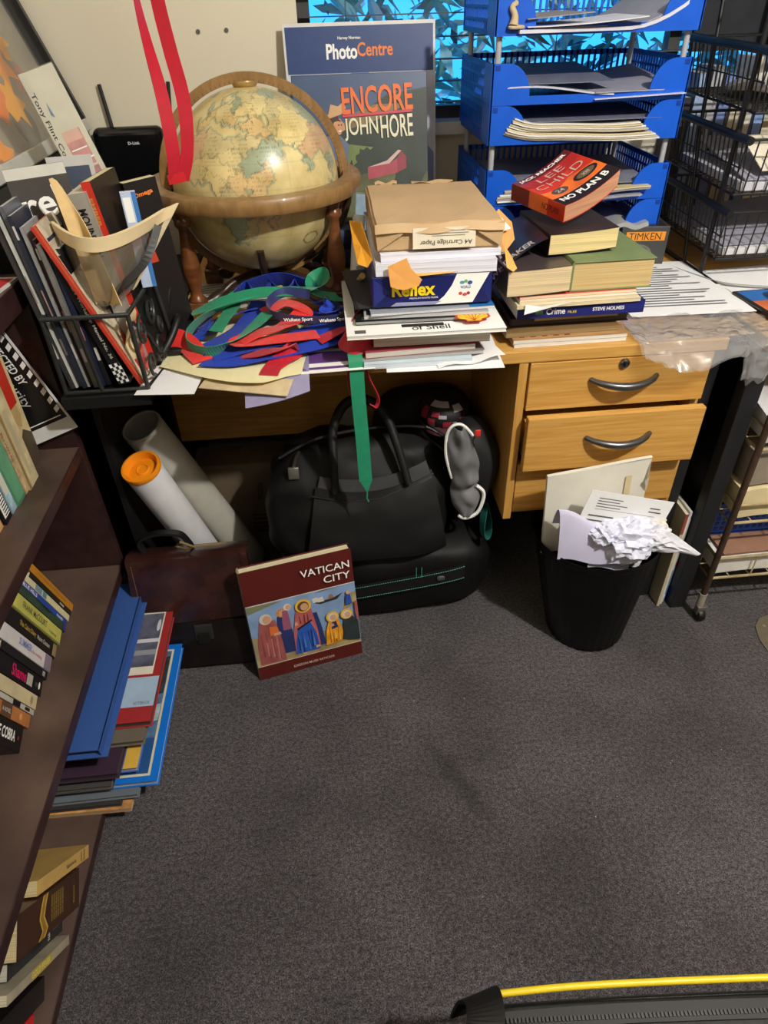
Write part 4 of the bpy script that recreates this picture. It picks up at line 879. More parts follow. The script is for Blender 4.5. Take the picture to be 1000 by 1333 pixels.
TXG = M((120, 122, 126), .7, var=0)
mb = MB(); LW, LH = .262, .335
mb.sheet(lambda u, v: (u*LW, v*LH, .0015+.002*math.sin(u*5)*v+.0*v), 8, 10, PAPER, .0008)
mb.deco(T(0, 0, .0035), LW, LH, [('l', .30, .50, .85, .88, 9, TXG), ('l', .10, .12, .90, .46, 8, TXG), ('r', .1, .48, .55, .49, INK)])
solo(mb, 'letter', 'white typed letter lying by the bearing box and over the plastic bag', 'letter', X=fm((.622, 1.262, .7262), (1, -.03, 0), (.08, 1, 0)))
# clear plastic bag under the letter, drooping off both desks
BAGM = clear((236, 236, 240), .075, .10)
mb = MB(); rr = random.Random(11)
def bag(u, v):
    x = .588+.290*u; y = 1.262-.165*v*(.85+.15*math.sin(u*4)); fall = max(0, (1.152-y))/.09
    z = .7245-(.060+.02*math.sin(u*7)+.028*max(0, u-.55))*min(1, fall)**1.1
    n = noise.noise_vector(V(u*14, v*9, 1.7)); n2 = noise.noise_vector(V(u*30, v*24, 5.1))
    k = .35+.65*min(1, v*1.4)
    return (x+.006*n.x*k, y-abs(.010*n.y*k)*fall, max(z, .7245 if fall <= 0 else -1)+abs(.010*n.z)*k+.004*n2.z*k)
mb.sheet(bag, 46, 30, BAGM, .0005)
mb.sheet(lambda u, v: tuple(Vector(bag(u, v))+V(.004*math.sin(v*9), -.010*min(1, v*1.3)*(1+.4*math.sin(u*13)), .002+.004*math.sin(u*17+v*5))), 46, 30, BAGM, .0005)
def tail(u, v):
    a = u*2*PI; rad = .030*(1-.35*v)*(1+.28*noise.noise(V(math.cos(a)*2, math.sin(a)*2, v*3)))
    c = V(.822+.022*v*0-.010*v, 1.118-.008*v, .716-.062*v)
    return tuple(c+V(rad*math.cos(a)*1.1, rad*math.sin(a)*.55-.012, .010*noise.noise(V(u*12, v*7, 3))))
mb.sheet(tail, 40, 14, BAGM, .0005)
solo(mb, 'plastic_bag', 'crumpled clear plastic bag hanging over the desk edge above the top drawer', 'plastic bag')
leaf('paper_sheet', 'brown paper sheet inside the clear plastic bag', .60, 1.152, .7213, 2, .23, .09, M((192, 160, 120), .7))
X = fm((.890, 1.215, .7205), (.985, .05, 0), (-.05, .985, 0))
r = thing('disc_case', 'flat disc case with blue and orange cover at the right desk corner', 'disc case', X)
mb = MB(); mb.box((0, 0, 0), (.19, .14, .013), M((30, 30, 34), .25), .001); F = fm((0, 0, .013), (1, 0, 0), (0, 1, 0))
mb.deco(F, .19, .14, [('r', .04, .55, .96, .96, M((42, 110, 190), .3)), ('r', .04, .04, .96, .55, M((196, 104, 60), .3, var=.3)), ('t', 'disc', .2, .75, .22, .2, WHT)][:2]); part(mb, 'case', r, True)
mb = MB(); mb.rbox((.985, 1.275, .752), (.10, .075, .036), BLACK, 4, 8, .004, 14); solo(mb, 'eyeglass_case', 'black soft pouch lying on the disc case at the right edge', 'pouch')
leaf('paper_sheet', 'white paper under the black wire rack at the right', .905, 1.32, .7205, 4, .30, .21, PAPER)
mb = MB()
for k in range(2): mb.tube(spline([(.84+.01*k, 1.56, .724), (.87, 1.48, .726), (.91+.02*k, 1.41, .726), (1.0, 1.375, .726), (1.12, 1.36+.03*k, .7255)], 8), .0028, M((150, 150, 148), .4), 8)
bpy.data.objects.remove(solo(mb, 'x', 'x', 'x'))
mb = MB(); mb.tube(spline([(.84, 1.56, .724), (.87, 1.48, .726), (.905, 1.42, .7265), (1.0, 1.385, .7255), (1.12, 1.38, .7255)], 8), .0028, M((150, 150, 148), .4), 8); solo(mb, 'cable', 'thin grey cable lying beneath the wire rack', 'cable')

# ------------------------------------------------------------------ blue letter trays
TB = M((16, 88, 206), .35, var=.06); TW, TD, TH = .424, .33, .074
TXX, TYY = .378, 1.60
def tray(z, label, risers):
    r = thing('letter_tray', label, 'letter tray', (TXX+TW/2, TYY+TD/2, z), 'blue letter trays stacked by the window')
    x0, x1, y0, y1 = TXX, TXX+TW, TYY, TYY+TD
    mb = MB(); mb.box((x0+.003, y0+.002, z), (x1-.003, y1-.003, z+.004), TB)
    part(mb, 'tray_base', r)
    # front with high shoulders and a low middle
    pro = [(0, 0), (TW, 0), (TW, TH)]+[(TW-.034-.048*math.sin(k*PI/16), TH-(TH-.016)*(1-math.cos(k*PI/16))) for k in range(9)]
    pro += [(TW-p[0], p[1]) for p in pro[2:][::-1]]
    mb = MB(); mb.prism(pro, .004, TB, fm((x0, y0+.004, z), (1, 0, 0), (0, 0, 1)))
    for xx in (x0+.006, x1-.016):
        mb.box((xx, y0-.001, z+TH-.012), (xx+.010, y0+.001, z+TH-.003), M((10, 56, 150), .4))
    part(mb, 'front_panel', r)
    def grille(a, b, nm, rows):
        a = Vector(a); b = Vector(b); n = int((b-a).length/.0145); mb = MB(); t = (b-a).normalized(); q = t.cross(V(0, 0, 1))*.0018
        def slab(p0, p1, z0, z1): mb.add([p0-q+V(0,0,z0), p1-q+V(0,0,z0), p1+q+V(0,0,z0), p0+q+V(0,0,z0), p0-q+V(0,0,z1), p1-q+V(0,0,z1), p1+q+V(0,0,z1), p0+q+V(0,0,z1)], [[0,1,2,3],[4,5,6,7],[0,1,5,4],[1,2,6,5],[2,3,7,6],[3,0,4,7]], TB)
        slab(a, b, 0, .010); slab(a, b, TH-.010, TH)
        if rows == 3: slab(a, b, TH*.32, TH*.38); slab(a, b, TH*.62, TH*.68)
        for k in range(n+1):
            p = a+(b-a)*(k/n); slab(p-t*.0026, p+t*.0026, 0, TH)
        part(mb, nm, r)
    grille((x0+.002, y1-.003, z), (x1-.002, y1-.003, z), 'back_grille', 1)
    grille((x0+.002, y0+.004, z), (x0+.002, y1-.002, z), 'side_grille', 3); grille((x1-.002, y0+.004, z), (x1-.002, y1-.002, z), 'side_grille', 3)
    mb = MB(); mb.box((x0-.001, y0, z), (x0+.003, y0+.07, z+TH), TB); part(mb, 'corner_wall', r); mb = MB(); mb.box((x1-.003, y0, z), (x1+.001, y0+.07, z+TH), TB); part(mb, 'corner_wall', r)
    if risers:
        for xx in (x0+.014, x1-.014):
            for yy in (y0+.02, y1-.03):
                mb = MB(); mb.tube([(xx, yy, z+.005), (xx, yy, z+TH+risers)], .0062, M((170, 172, 180), .4), 10); part(mb, 'riser', r, label='pale grey riser rod')
    return r
tray(.7215+.0755, 'blue letter tray at the bottom of the stack, dark in shadow behind the bearing box', 0)
for xx in (TXX+.014, TXX+TW-.014):
    for yy in (TYY+.02, TYY+TD-.03):
        pass
tray(.872, 'blue letter tray holding grey sheets and envelopes, just behind the red thriller', .047)
tray(.995, 'blue letter tray stuffed with a thick paper pile, lower of the middle pair', 0)
tray(1.0695, 'blue letter tray with slotted back and two dark sheets, upper of the middle pair', .045)
tray(1.189, 'topmost blue letter tray with a curling white paper pile', .045)
mb = MB(); mb.box((TXX+.02, TYY+.03, .7205), (TXX+TW-.02, TYY+TD-.02, .7965), M((40, 44, 56), .5), .004); solo(mb, 'tray_stand', 'dark plinth box carrying the blue letter trays', 'stand')
DKP = M((112, 114, 132), .6, var=.12); GRP = M((156, 156, 170), .65, var=.05); TANP = M((206, 190, 150), .7, var=.05)
def sheaf(label, x, y, z, a, w_, h_, th, m, f=None, edge=None, name='paper_pile', deco=()):
    mb = MB(); ff = f or (lambda u, v: 0); mb.sheet(lambda u, v: (u*w_, v*h_, th/2+ff(u, v)), 14, 10, m, th)
    if deco: mb.deco(Matrix(), w_, h_, deco, th+.0004)
    return solo(mb, name, label, 'paper', 'papers in the blue trays', flat(x, y, z, a))
zt = 1.0695+.004
# top tray
z = 1.193
cu = lambda u, v: .050*max(0, (u-.62)/.38)**2
sheaf('white paper pile curling up at its right end in the topmost tray', .425, 1.588, z, 2, .36, .30, .006, M((206, 206, 220), .6), cu)
sheaf('grey topped sheet on the curling pile in the topmost tray', .455, 1.592, z+.007, 3, .33, .29, .0015, GRP, lambda u, v: .056*max(0, (u-.6)/.4)**2)
sheaf('white sheet fan in the middle of the topmost tray', .440, 1.585, z+.0095, -3, .24, .22, .0015, M((222, 222, 232), .6), lambda u, v: .012*u*u)
sheaf('brownish sheets at the left of the topmost tray', .44, 1.59, z+.022, 5, .14, .2, .0015, M((150, 142, 138), .6), lambda u, v: .008*u)
mb = MB(); mb.tube(spline([(.412, 1.592, 1.207), (.414, 1.594, 1.222), (.408, 1.595, 1.236), (.418, 1.597, 1.243)], 5), [.010, .009, .008, .0075, .007, .0065, .006, .006, .006, .006, .0055, .005, .005, .005, .005, .004], M((196, 176, 140), .7), 10)
mb.rbox((.418, 1.592, 1.2045), (.034, .014, .008), M((186, 170, 138), .7), 3, 6, .002); solo(mb, 'figurine', 'tiny beige figurine at the left front corner of the topmost tray', 'figurine')
# upper middle tray
sheaf('white page bundle under the dark sheet in the upper middle tray', .412, 1.600, zt+.012, -1, .23, .25, .003, M((190, 190, 206), .6), lambda u, v: .014*(1-u)*(1-v)+.004*math.sin(u*5))
sheaf('dark blue grey sheet leaning at the left of the upper middle tray', .405, 1.618, zt+.018, 1, .245, .26, .0015, DKP, lambda u, v: .012+.018*v)
sheaf('pale grey sheet with a raised corner at the right of the upper middle tray', .60, 1.592, zt+.003, 3, .20, .28, .0018, GRP, lambda u, v: .010+.026*v*u)
sheaf('white lower sheet at the right of the upper middle tray', .60, 1.590, zt+.001, -2, .195, .25, .0015, M((206, 206, 222), .6), lambda u, v: .006*u)
# lower middle tray: thick pile
z = .9995
for k in range(9):
    rr = random.Random(k+40); m_ = [M((222, 218, 206), .7), M((188, 178, 156), .7), M((226, 224, 222), .7), TANP][k % 4]
    sheaf('%s sheaf in the thick pile of the lower middle tray, %s' % (['white', 'tan', 'pale grey', 'cream'][k % 4], ['lowest', 'second', 'third', 'fourth', 'fifth', 'sixth', 'seventh', 'eighth', 'topmost'][k]+' of nine'), .408+.006*rr.random()+.0025*k, 1.590+.008*rr.random(), z+.0036*k, rr.uniform(-2.5, 2.5), .345-.008*k, .27, .0028, m_, lambda u, v: .016*max(0, (.25-u)/.25)**2+.003*math.sin(u*6))
sheaf('large grey sheet covering the thick pile in the lower middle tray', .430, 1.60, z+.036, 0, .33, .26, .0015, DKP, lambda u, v: .006*v)
# tray behind the red thriller
z = .876
for k in range(6):
    rr = random.Random(k+70)
    sheaf('%s envelope edge in the tray behind the red thriller' % ['lowest white', 'second pale', 'third grey', 'fourth white', 'fifth cream', 'uppermost white'][k], .402+.004*k+rr.uniform(-.004, .006), 1.592+.006*rr.random(), z+.0042*k, rr.uniform(-3, 3), .335, .26, .0032, [WHT, GRP, TANP][k % 3], lambda u, v: .004*math.sin(u*7+1)*(1-v))
sheaf('big grey printed sheet lying over the envelopes in the tray behind the red thriller', .398, 1.612, z+.031, -1, .37, .28, .0015, M((132, 134, 148), .6), lambda u, v: .008*v, deco=[('l', .02, .2, .2, .9, 4, M((96, 98, 112))), ('l', .45, .15, .62, .9, 5, M((104, 106, 118))), ('r', .86, .2, .90, .28, WHT), ('r', .92, .2, .94, .28, WHT)])
sheaf('second grey sheet at the left in the tray behind the red thriller', .392, 1.605, z+.027, 3, .20, .27, .0015, M((108, 110, 124), .6), lambda u, v: .006*v)
sheaf('crumpled grey paper end sticking out of the bottom tray at the right', .640, 1.588, .8025, -4, .13, .2, .010, M((160, 162, 164), .6), lambda u, v: .010+.004*math.sin(u*14))

# ------------------------------------------------------------------ black wire rack with baskets
WB = M((24, 25, 28), .4, var=.1)
rk = thing('wire_rack', 'black wire basket rack standing on the right desk beside the blue trays', 'rack', (1.05, 1.6, .72))
RX0, RX1, RY0, RY1 = .885, 1.235, 1.455, 1.79
mb = MB()
for x in (RX0, RX1):
    mb.tube([(x, 1.503, .7215), (x, 1.497, 1.30)], .0055, WB, 8)
    mb.tube([(x, 1.70, 1.31), (x, 1.66, 1.0), (x, 1.585, .72+.004)], .0045, WB, 8)
    mb.tube([(x, 1.42, .7235), (x, 1.80, .7235)], .0055, WB, 8)
mb.tube([(RX0, 1.503, 1.30), (RX1, 1.503, 1.30)], .0055, WB, 8)
part(mb, 'stand_frame', rk)
for zb, zt_ in ((.770, .868), (.905, 1.008), (1.056, 1.158)):
    mb = MB(); dz = .010
    for z_, r_ in ((zb, .003), (zt_, .0062)):
        mb.tube([(RX0, RY0-.05*(z_ == zt_)*0, z_), (RX1, RY0, z_), (RX1, RY1, z_+dz), (RX0, RY1, z_+dz)], .003, WB, 6, True)
    mb.tube([(RX0, RY0-.01, zt_), (RX0, RY1, zt_+dz)], .0085, WB, 8); mb.tube([(RX1, RY0, zt_), (RX1, RY1, zt_+dz)], .0085, WB, 8)
    for k in range(19):
        y = RY0+(RY1-RY0)*k/18; q = dz*k/18
        for x in (RX0, RX1): mb.tube([(x, y, zt_+q), (x+(.012 if x == RX0 else -.012), y, zb+q)], .0017, WB, 5)
        mb.tube([(RX0+.012, y, zb+q), (RX1-.012, y, zb+q)], .0015, WB, 5)
    for k in range(15):
        x = RX0+(RX1-RX0)*k/14
        for y, q in ((RY0, 0), (RY1, dz)): mb.tube([(x, y, zt_+q), (x, y+(.01 if y == RY0 else -.01), zb+q)], .0017, WB, 5)
    mb.tube([(RX0, RY0, (zb+zt_)/2+.0), (RX0, RY1, (zb+zt_)/2+dz)], .0015, WB, 5)
    part(mb, 'basket', rk)
def rsheet(label, z, m, th=.012, x=.905, y=1.47, w_=.31, h_=.29, a=0, f=None, name='paper_pile'):
    mb = MB(); ff = f or (lambda u, v: 0); mb.sheet(lambda u, v: (u*w_, v*h_, th/2+ff(u, v)), 10, 10, m, th); solo(mb, name, label, 'paper', 'papers in the wire rack', flat(x, y, z, a))
rsheet('white paper pile in the lowest wire basket', .7745, M((210, 210, 214), .6), .014, f=lambda u, v: .011*v)
rsheet('grey sheet sloping over the pile in the lowest wire basket', .792, GRP, .002, .91, 1.48, .30, .28, 2, lambda u, v: .012*v+.02*v*u)
rsheet('white paper pile in the middle wire basket', .909, M((198, 198, 210), .6), .016, f=lambda u, v: .011*v)
rsheet('loose grey sheets in the middle wire basket', .928, GRP, .003, .915, 1.475, .29, .29, -3, lambda u, v: .013*v+.03*v*(1-u))
rsheet('cream envelope at the front of the middle wire basket', .945, M((222, 214, 196), .6), .002, .945, 1.472, .16, .1, 5, lambda u, v: .002*v+.05*v)
rsheet('crumpled white plastic wrapped paper in the top wire basket', 1.060, M((226, 222, 212), .4), .010, .93, 1.475, .28, .2, 0, lambda u, v: .012+.024*abs(math.sin(u*5+v*3)))
for k in range(7):
    x = .925+.034*k; m_ = [M((48, 44, 52), .5), M((150, 170, 206), .5), M((176, 176, 184), .5), M((120, 140, 196), .5), M((196, 184, 164), .5), M((210, 204, 196), .5), M((130, 160, 214), .5)][k]
    book('folder', ['dark', 'pale blue', 'grey', 'mid blue', 'buff', 'ivory', 'sky blue'][k]+' folder standing on the window ledge behind the wire rack', (x, 1.86, .7205+.004*0), (0, 1, 0), (0, 0, 1), .085, .32+.05*((k*3) % 4)/3+(.03 if k > 1 else 0), .026, m_, (210, 206, 200), False, 'folders behind the wire rack', cat='folder')
mb = MB(); mb.box((.955, 1.93, 1.13), (1.85, 1.942, 2.09), M((30, 32, 40), .8, var=.2)); solo(mb, 'roller_shade', 'dark cloth shade drawn down the right half of the window', 'shade')
X = thing('monitor', 'black monitor at the far top right beyond the wire rack', 'monitor', (1.30, 1.75, .72))
mb = MB(); mb.box((1.115, 1.815, 1.13), (1.62, 1.84, 1.42), BLACK, .004); part(mb, 'screen', X); mb = MB(); mb.tube([(1.36, 1.845, .73), (1.36, 1.845, 1.2)], .016, BLACK, 12); part(mb, 'stand_post', X)
mb = MB(); mb.box((1.26, 1.80, .7205), (1.46, 1.89, .732), BLACK, .003); part(mb, 'foot', X)

# ------------------------------------------------------------------ under the desk
# cardboard tubes
def postal(name, label, top, bot, r, body, cap, capname, caplab, marks=None):
    top, bot = Vector(top), Vector(bot); ax = (top-bot).normalized(); L_ = (top-bot).length
    sx = ax.cross(V(0, 1, 0)).normalized(); X = fm(bot, sx, ax.cross(sx)); rt = thing(name, label, 'tube', X)
    mb = MB(); mb.lathe([(r*.98, 0), (r, .003), (r, L_-.004), (r*.97, L_), (r*.90, L_), (r*.90, L_-.05), (r*.90, .002)], body, None, 36, False)
    if marks: marks(mb, L_, r)
    part(mb, 'barrel', rt, True)
    mb = MB(); cap(mb, L_, r); part(mb, capname, rt, True, label=caplab); return rt
ORC = M((244, 146, 22), .35, var=.04)
def cap1(mb, L_, r):
    mb.lathe([(0, L_-.010), (r*.28, L_-.010), (r*.31, L_-.007), (r*.36, L_-.010), (r*.78, L_-.012), (r*.84, L_-.002), (r*.93, L_+.004), (r*1.03, L_+.004), (r*1.06, L_-.001), (r*1.03, L_-.008)], ORC, None, 36, False)
def mk(mb, L_, r):
    for k in range(3):
        z = L_*.45-.010*k
        for j in range(6):
            a = math.radians(60+j*5); mb.tube([(r*1.004*math.cos(a), r*1.004*math.sin(a), z), (r*1.004*math.cos(a+.06), r*1.004*math.sin(a+.06), z+.0012)], .0006, INK, 4)
    a0 = math.radians(48)
    for s_ in (0, 1): mb.tube([(r*1.004*math.cos(a0+.12*s_), r*1.004*math.sin(a0+.12*s_), L_*.45), (r*1.004*math.cos(a0+.2), r*1.004*math.sin(a0+.2), L_*.41)], .0008, INK, 4)
postal('mailing_tube', 'white mailing tube with an orange end cap leaning behind the satchel', (-.410, 1.190, .498), (-.332, 1.362, .003), .0395, M((222, 222, 226), .5, var=.04), cap1, 'end_cap', 'bright orange plastic cap', mk)
def cap2(mb, L_, r):
    mb.lathe([(0, L_-.004), (r*.5, L_-.0035), (r*.86, L_-.003), (r*.95, L_+.001), (r*1.0, L_+.001), (r*1.02, L_-.006)], clear((190, 190, 186), .30, .12), None, 36, False)
postal('mailing_tube', 'pale grey mailing tube with a clear end standing behind the orange capped one', (-.418, 1.290, .540), (-.270, 1.436, .012), .0450, M((196, 192, 180), .45, var=.05), cap2, 'end_cap', 'clear plastic cap')
mb = MB(); mb.rbox((-.315, 1.300, .335), (.018, .010, .030), M((176, 110, 40), .7, var=.4, scale=80), 2.5, 6, .004, 60); bpy.data.objects.remove(solo(mb, 'x', 'x', 'x'))

# carton behind
CB = M((112, 96, 76), .7, var=.2, scale=9); CBI = M((50, 42, 34), .8)
X = fm((-.385, 1.488, 0), (1, 0, 0), (0, 1, 0)); r = thing('carton', 'brown printed carton standing against the back panel under the desk', 'carton', X)
mb = MB(); mb.box((0, 0, 0), (.27, .105, .29), CB, .003); F = fm((0, -.0003, 0), (1, 0, 0), (0, 0, 1))
mb.deco(F, .27, .29, [('t', 'SEPTEMBER', .64, .62, .05, .30, CBI, 0, 0)][:0]+[('t', t, x, .70, .20, .05, CBI, 82) for t, x in (('FROZEN', .62), ('FILMS', .74), ('KEEP DRY', .86))]+[('l', .5, .2, .95, .45, 5, CBI)])
part(mb, 'box_body', r, True); mb = MB(); mb.box((.004, .004, .29), (.133, .101, .2925), CB); mb.box((.137, .004, .29), (.266, .101, .2925), CB); part(mb, 'top_flaps', r, True)
mb = MB(); mb.box((.125, .002, .2925), (.145, .103, .2932), M((120, 96, 62), .3)); part(mb, 'packing_tape', r, True)

# leather satchel
LEA = M((54, 29, 25), .24, var=.4, scale=22, bump=.15, coat=.3); LEB = M((26, 18, 18), .32, var=.35, scale=30, bump=.12)
X = fm((-.478, 1.062, .002), (1, 0, 0), (0, .062, .30)); r = thing('satchel', 'worn dark brown leather satchel standing on the carpet beside the bookcase', 'satchel', X)
mb = MB(); mb.rbox((.128, .150, -.036), (.256, .300, .070), LEA, 8, 14, .003, 9, 4); part(mb, 'body', r, True)
def flap(u, v):                                           # over the top and down the front
    x = -.002+.262*u
    if v < .3: a = v/.3*PI/2; return (x, .298+.012*math.sin(a), -.066+.062*v/.3)
    q = (v-.3)/.7; return (x+.002*math.sin(q*9), .308-.165*q-.006*math.sin(PI*u)*q, .004+.0035*math.sin(q*8+u*3)*.5+.003*math.sin(PI*q))
mb = MB(); mb.sheet(flap, 14, 22, LEA, .003); part(mb, 'flap', r, True)
mb = MB(); mb.sheet(lambda u, v: (.018+.222*u, .012+.125*v, .006+.006*math.sin(PI*u)*math.sin(PI*v)), 12, 8, LEB, .003); part(mb, 'front_pocket', r, True)
mb = MB(); mb.box((.118, .090, .008), (.160, .132, .016), M((70, 68, 64), .4, metal=.6), .003); mb.box((.124, .082, .015), (.152, .112, .020), M((46, 44, 42), .4, metal=.6), .002); part(mb, 'clasp', r, True, label='dark metal clasp')
mb = MB(); mb.ribbon([(.035, .306, -.03), (.028, .335, -.032), (.062, .352, -.03), (.115, .348, -.03), (.135, .322, -.03), (.140, .306, -.03)], .022, BLACK, side=(0, 0, 1), th=.005); part(mb, 'handle', r, True, label='black strap handle')
mb = MB()
mb.tube([(.105, .322, -.024), (.122, .338, -.008), (.152, .330, .004), (.132, .318, -.008)], .0030, BRASS, 6, True); mb.tube([(.135, .326, -.004), (.222, .336, .008)], .0026, BRASS, 6); part(mb, 'buckle', r, True, label='brass buckle')
mb = MB()
for k in range(26): mb.box((.010+.0, .292-.006*k*.9, .0085), (.0112, .2955-.006*k*.9, .0095), BRASS)
part(mb, 'edge_stitching', r, True); mb = MB(); mb.sheet(lambda u, v: (.247+.012*u, .150+.160*v, .008), 2, 6, LEA, .002); part(mb, 'edge_binding', r, True)

# the art book propped on the carpet
MAR = M((88, 28, 24), .4, var=.08); SKYB = M((128, 156, 196), .45, var=.15, scale=25); ROBE_R = M((158, 84, 82), .5, var=.25, scale=40); ROBE_B = M((40, 84, 172), .5, var=.25, scale=40); ROBE_O = M((222, 150, 34), .5, var=.25, scale=40)
FLE = M((206, 156, 122), .5, var=.1); DKG = M((44, 52, 54), .5, var=.3, scale=30); SAND = M((164, 146, 104), .5, var=.3, scale=30); HALO = M((226, 178, 62), .45); NVY = M((38, 52, 104), .5, var=.2)
def robe0(cx, y0, y1, w_, m_, lean=0): return ('p', [(cx-w_*.55, y0), (cx+w_*.55, y0), (cx+w_*.50+lean*.5, y0+(y1-y0)*.5), (cx+w_*.36+lean, y1), (cx-w_*.30+lean, y1), (cx-w_*.52+lean*.5, y0+(y1-y0)*.5)], m_)
def head(cx, cy, s_, hair, halo=None):
    o = [('e', cx, cy+.004, s_*1.75, s_*1.45, halo)] if halo else []
    return o+[('e', cx, cy, s_*1.25, s_*1.08, hair), ('e', cx+s_*.25, cy-s_*.12, s_*.85, s_*.8, FLE)]
BRN = M((92, 62, 42), .6); WHH = M((206, 200, 190), .6)
fr = [('r', .0, .0, 1, 1, MAR), ('r', 0, .125, 1, .705, M((226, 214, 196), .5)), ('r', 0, .131, 1, .699, SKYB),
      ('p', [(0, .131), (1, .131), (1, .25), (.6, .33), (.3, .30), (0, .42)], SAND), ('p', [(0, .63), (.32, .69), (0, .699)], M((120, 124, 92), .5)), ('p', [(.86, .47), (1, .5), (1, .62), (.9, .6)], SAND), ('p', [(.62, .68), (.85, .695), (.68, .699)], M((96, 112, 116), .5)),
      ('p', [(.60, .60), (.66, .575), (.82, .585), (.88, .635), (.80, .61), (.68, .60)], M((46, 40, 40), .5)), ('p', [(.64, .595), (.70, .595), (.69, .64), (.65, .635)], WHH), ('p', [(.74, .60), (.79, .605), (.78, .645), (.75, .64)], M((142, 106, 88), .5)), ('p', [(.60, .60), (.66, .602), (.64, .645), (.59, .64)], WHH)]
FOLD_D = M((40, 30, 44), .55, var=.1); FOLD_L = M((206, 160, 150), .5, var=.1)
def robe(cx, y0, y1, w_, m_, lean=0): return robe0(cx, y0, y1, w_, m_, lean)
def folds(cx, y0, y1, w_, m_, n, seed, lean=0):
    o = []; q = random.Random(seed)
    for k in range(n):
        x = cx+w_*(-.38+.76*(k+.5)/n)+q.uniform(-.01, .01); b = y0+(y1-y0)*q.uniform(.02, .2); t = y0+(y1-y0)*q.uniform(.55, .85); e = q.uniform(.006, .011)
        o.append(('p', [(x-e, b), (x+e, b), (x+e*.3+lean*.6+q.uniform(-.012, .012), t), (x-e*.3+lean*.6, t)], m_))
    return o
D_R = M((116, 56, 58), .5); D_B = M((24, 52, 118), .5); L_B = M((84, 128, 204), .5); D_O = M((170, 100, 20), .5); L_O = M((242, 186, 84), .5); L_R = M((190, 122, 116), .5)
fr += [robe(.30, .20, .56, .15, NVY)]+head(.30, .585, .036, M((206, 130, 60), .5))+[robe(.33, .42, .60, .07, M((150, 84, 110), .5))]+head(.36, .625, .028, WHH)
fr += [robe(.155, .145, .54, .22, ROBE_R), *folds(.155, .145, .52, .22, D_R, 4, 1), *folds(.165, .15, .5, .2, L_R, 3, 2), ('p', [(.17, .40), (.25, .43), (.24, .48), (.17, .49)], M((214, 110, 50), .5)), ('p', [(.20, .395), (.27, .40), (.26, .425), (.20, .42)], FLE)]+head(.15, .565, .045, WHH)
fr += [robe(.585, .20, .52, .14, NVY, -.02), robe(.49, .18, .565, .22, M((178, 92, 92), .5, var=.2)), ('p', [(.37, .17), (.60, .17), (.585, .34), (.54, .45), (.42, .40), (.39, .3)], ROBE_B), *folds(.48, .17, .42, .22, D_B, 4, 3), *folds(.49, .17, .42, .2, L_B, 4, 4), *folds(.49, .43, .56, .16, D_R, 3, 6), ('p', [(.415, .395), (.56, .455), (.56, .47), (.415, .415)], INK), ('p', [(.40, .44), (.43, .45), (.425, .48), (.40, .47)], FLE), ('p', [(.43, .155), (.46, .155), (.455, .175), (.43, .175)], FLE), ('p', [(.56, .19), (.60, .195), (.60, .215), (.565, .215)], FLE)]+head(.50, .605, .042, BRN, HALO)
fr += [('p', [(.66, .185), (.84, .20), (.83, .32), (.80, .42), (.72, .43), (.68, .34)], ROBE_O), *folds(.755, .19, .40, .15, D_O, 4, 7), *folds(.765, .19, .40, .14, L_O, 3, 8), ('p', [(.73, .33), (.79, .34), (.78, .40), (.74, .40)], NVY), ('p', [(.72, .355), (.76, .36), (.75, .385), (.72, .38)], FLE)]+head(.75, .445, .034, WHH, HALO)
fr += [('p', [(.82, .21), (.99, .17), (.99, .36), (.93, .42), (.86, .41)], DKG)]+head(.885, .44, .033, WHH, HALO)+[('p', [(.89, .53), (.95, .53), (.94, .62), (.90, .62)], ROBE_B), ('e', .92, .64, .018, .016, FLE), ('p', [(.97, .42), (.997, .34), (.997, .54), (.97, .55)], ROBE_R)]
fr += [('t', 'VATICAN', .742, .892, .445, .062, WHT, 0, .006), ('t', 'CITY', .84, .800, .245, .062, WHT, 0, .006), ('t', 'EDIZIONI MUSEI VATICANI', .52, .075, .39, .022, M((220, 196, 180), .5, var=0), 0, .004)]
xd = V(.976, .219, 0).normalized(); upv = V(-.219*.165, .976*.165, .986).normalized(); zd = xd.cross(upv)
book('art_book', 'maroon hardback art book with robed figures on its cover, propped on the carpet', V(-.221, 1.009, .001)-zd*.026, xd, upv, .249, .300, .026, MAR, (236, 228, 190), True, front=fr, spine_m=M((160, 150, 110), .5))

# duffel and black bag
NYL = M((10, 10, 11), .6, var=.2, scale=40, bump=.08, spec=.3); NYG = M((22, 22, 23), .58, var=.15, scale=60, bump=.08, spec=.3); NYD = M((11, 11, 13), .55, var=.2)
TEAL = M((70, 150, 140), .6, var=.05)
r = thing('duffel_bag', 'large black duffel bag with teal stitched straps lying beneath the black work bag', 'bag', (.10, 1.34, 0))
mb = MB(); mb.rbox((.105, 1.335, .110), (.525, .34, .218), NYL, 4.5, 24, .010, 11, 2); part(mb, 'body', r)
def yfront(x, z):                                         # front of the duffel body
    X_ = (x-.105)/.2625; Z_ = (z-.110)/.109; q = 1-abs(X_)**4.5-abs(Z_)**4.5; return 1.335-.17*max(q, .02)**(1/4.5)-.006
mb = MB(); mb.sheet(lambda u, v: (-.03+.315*u, yfront(-.03+.315*u, .085+.040*u+.046*v)-.004, .085+.040*u+.046*v), 20, 4, NYG, .003); bd = part(mb, 'strap_band', r)
for s_ in (.12, .88):
    mb = MB()
    for k in range(56):
        u = (k+.2)/56; u2 = (k+.75)/56
        P = []
        for uu in (u, u2):
            x = -.03+.315*uu; z = .085+.040*uu+.046*s_; P.append((x, yfront(x, z)-.0062, z))
        mb.tube(P, .0011, TEAL, 4)
    part(mb, 'stitch_row', bd, label='teal stitching', kind=None)
mb = MB()
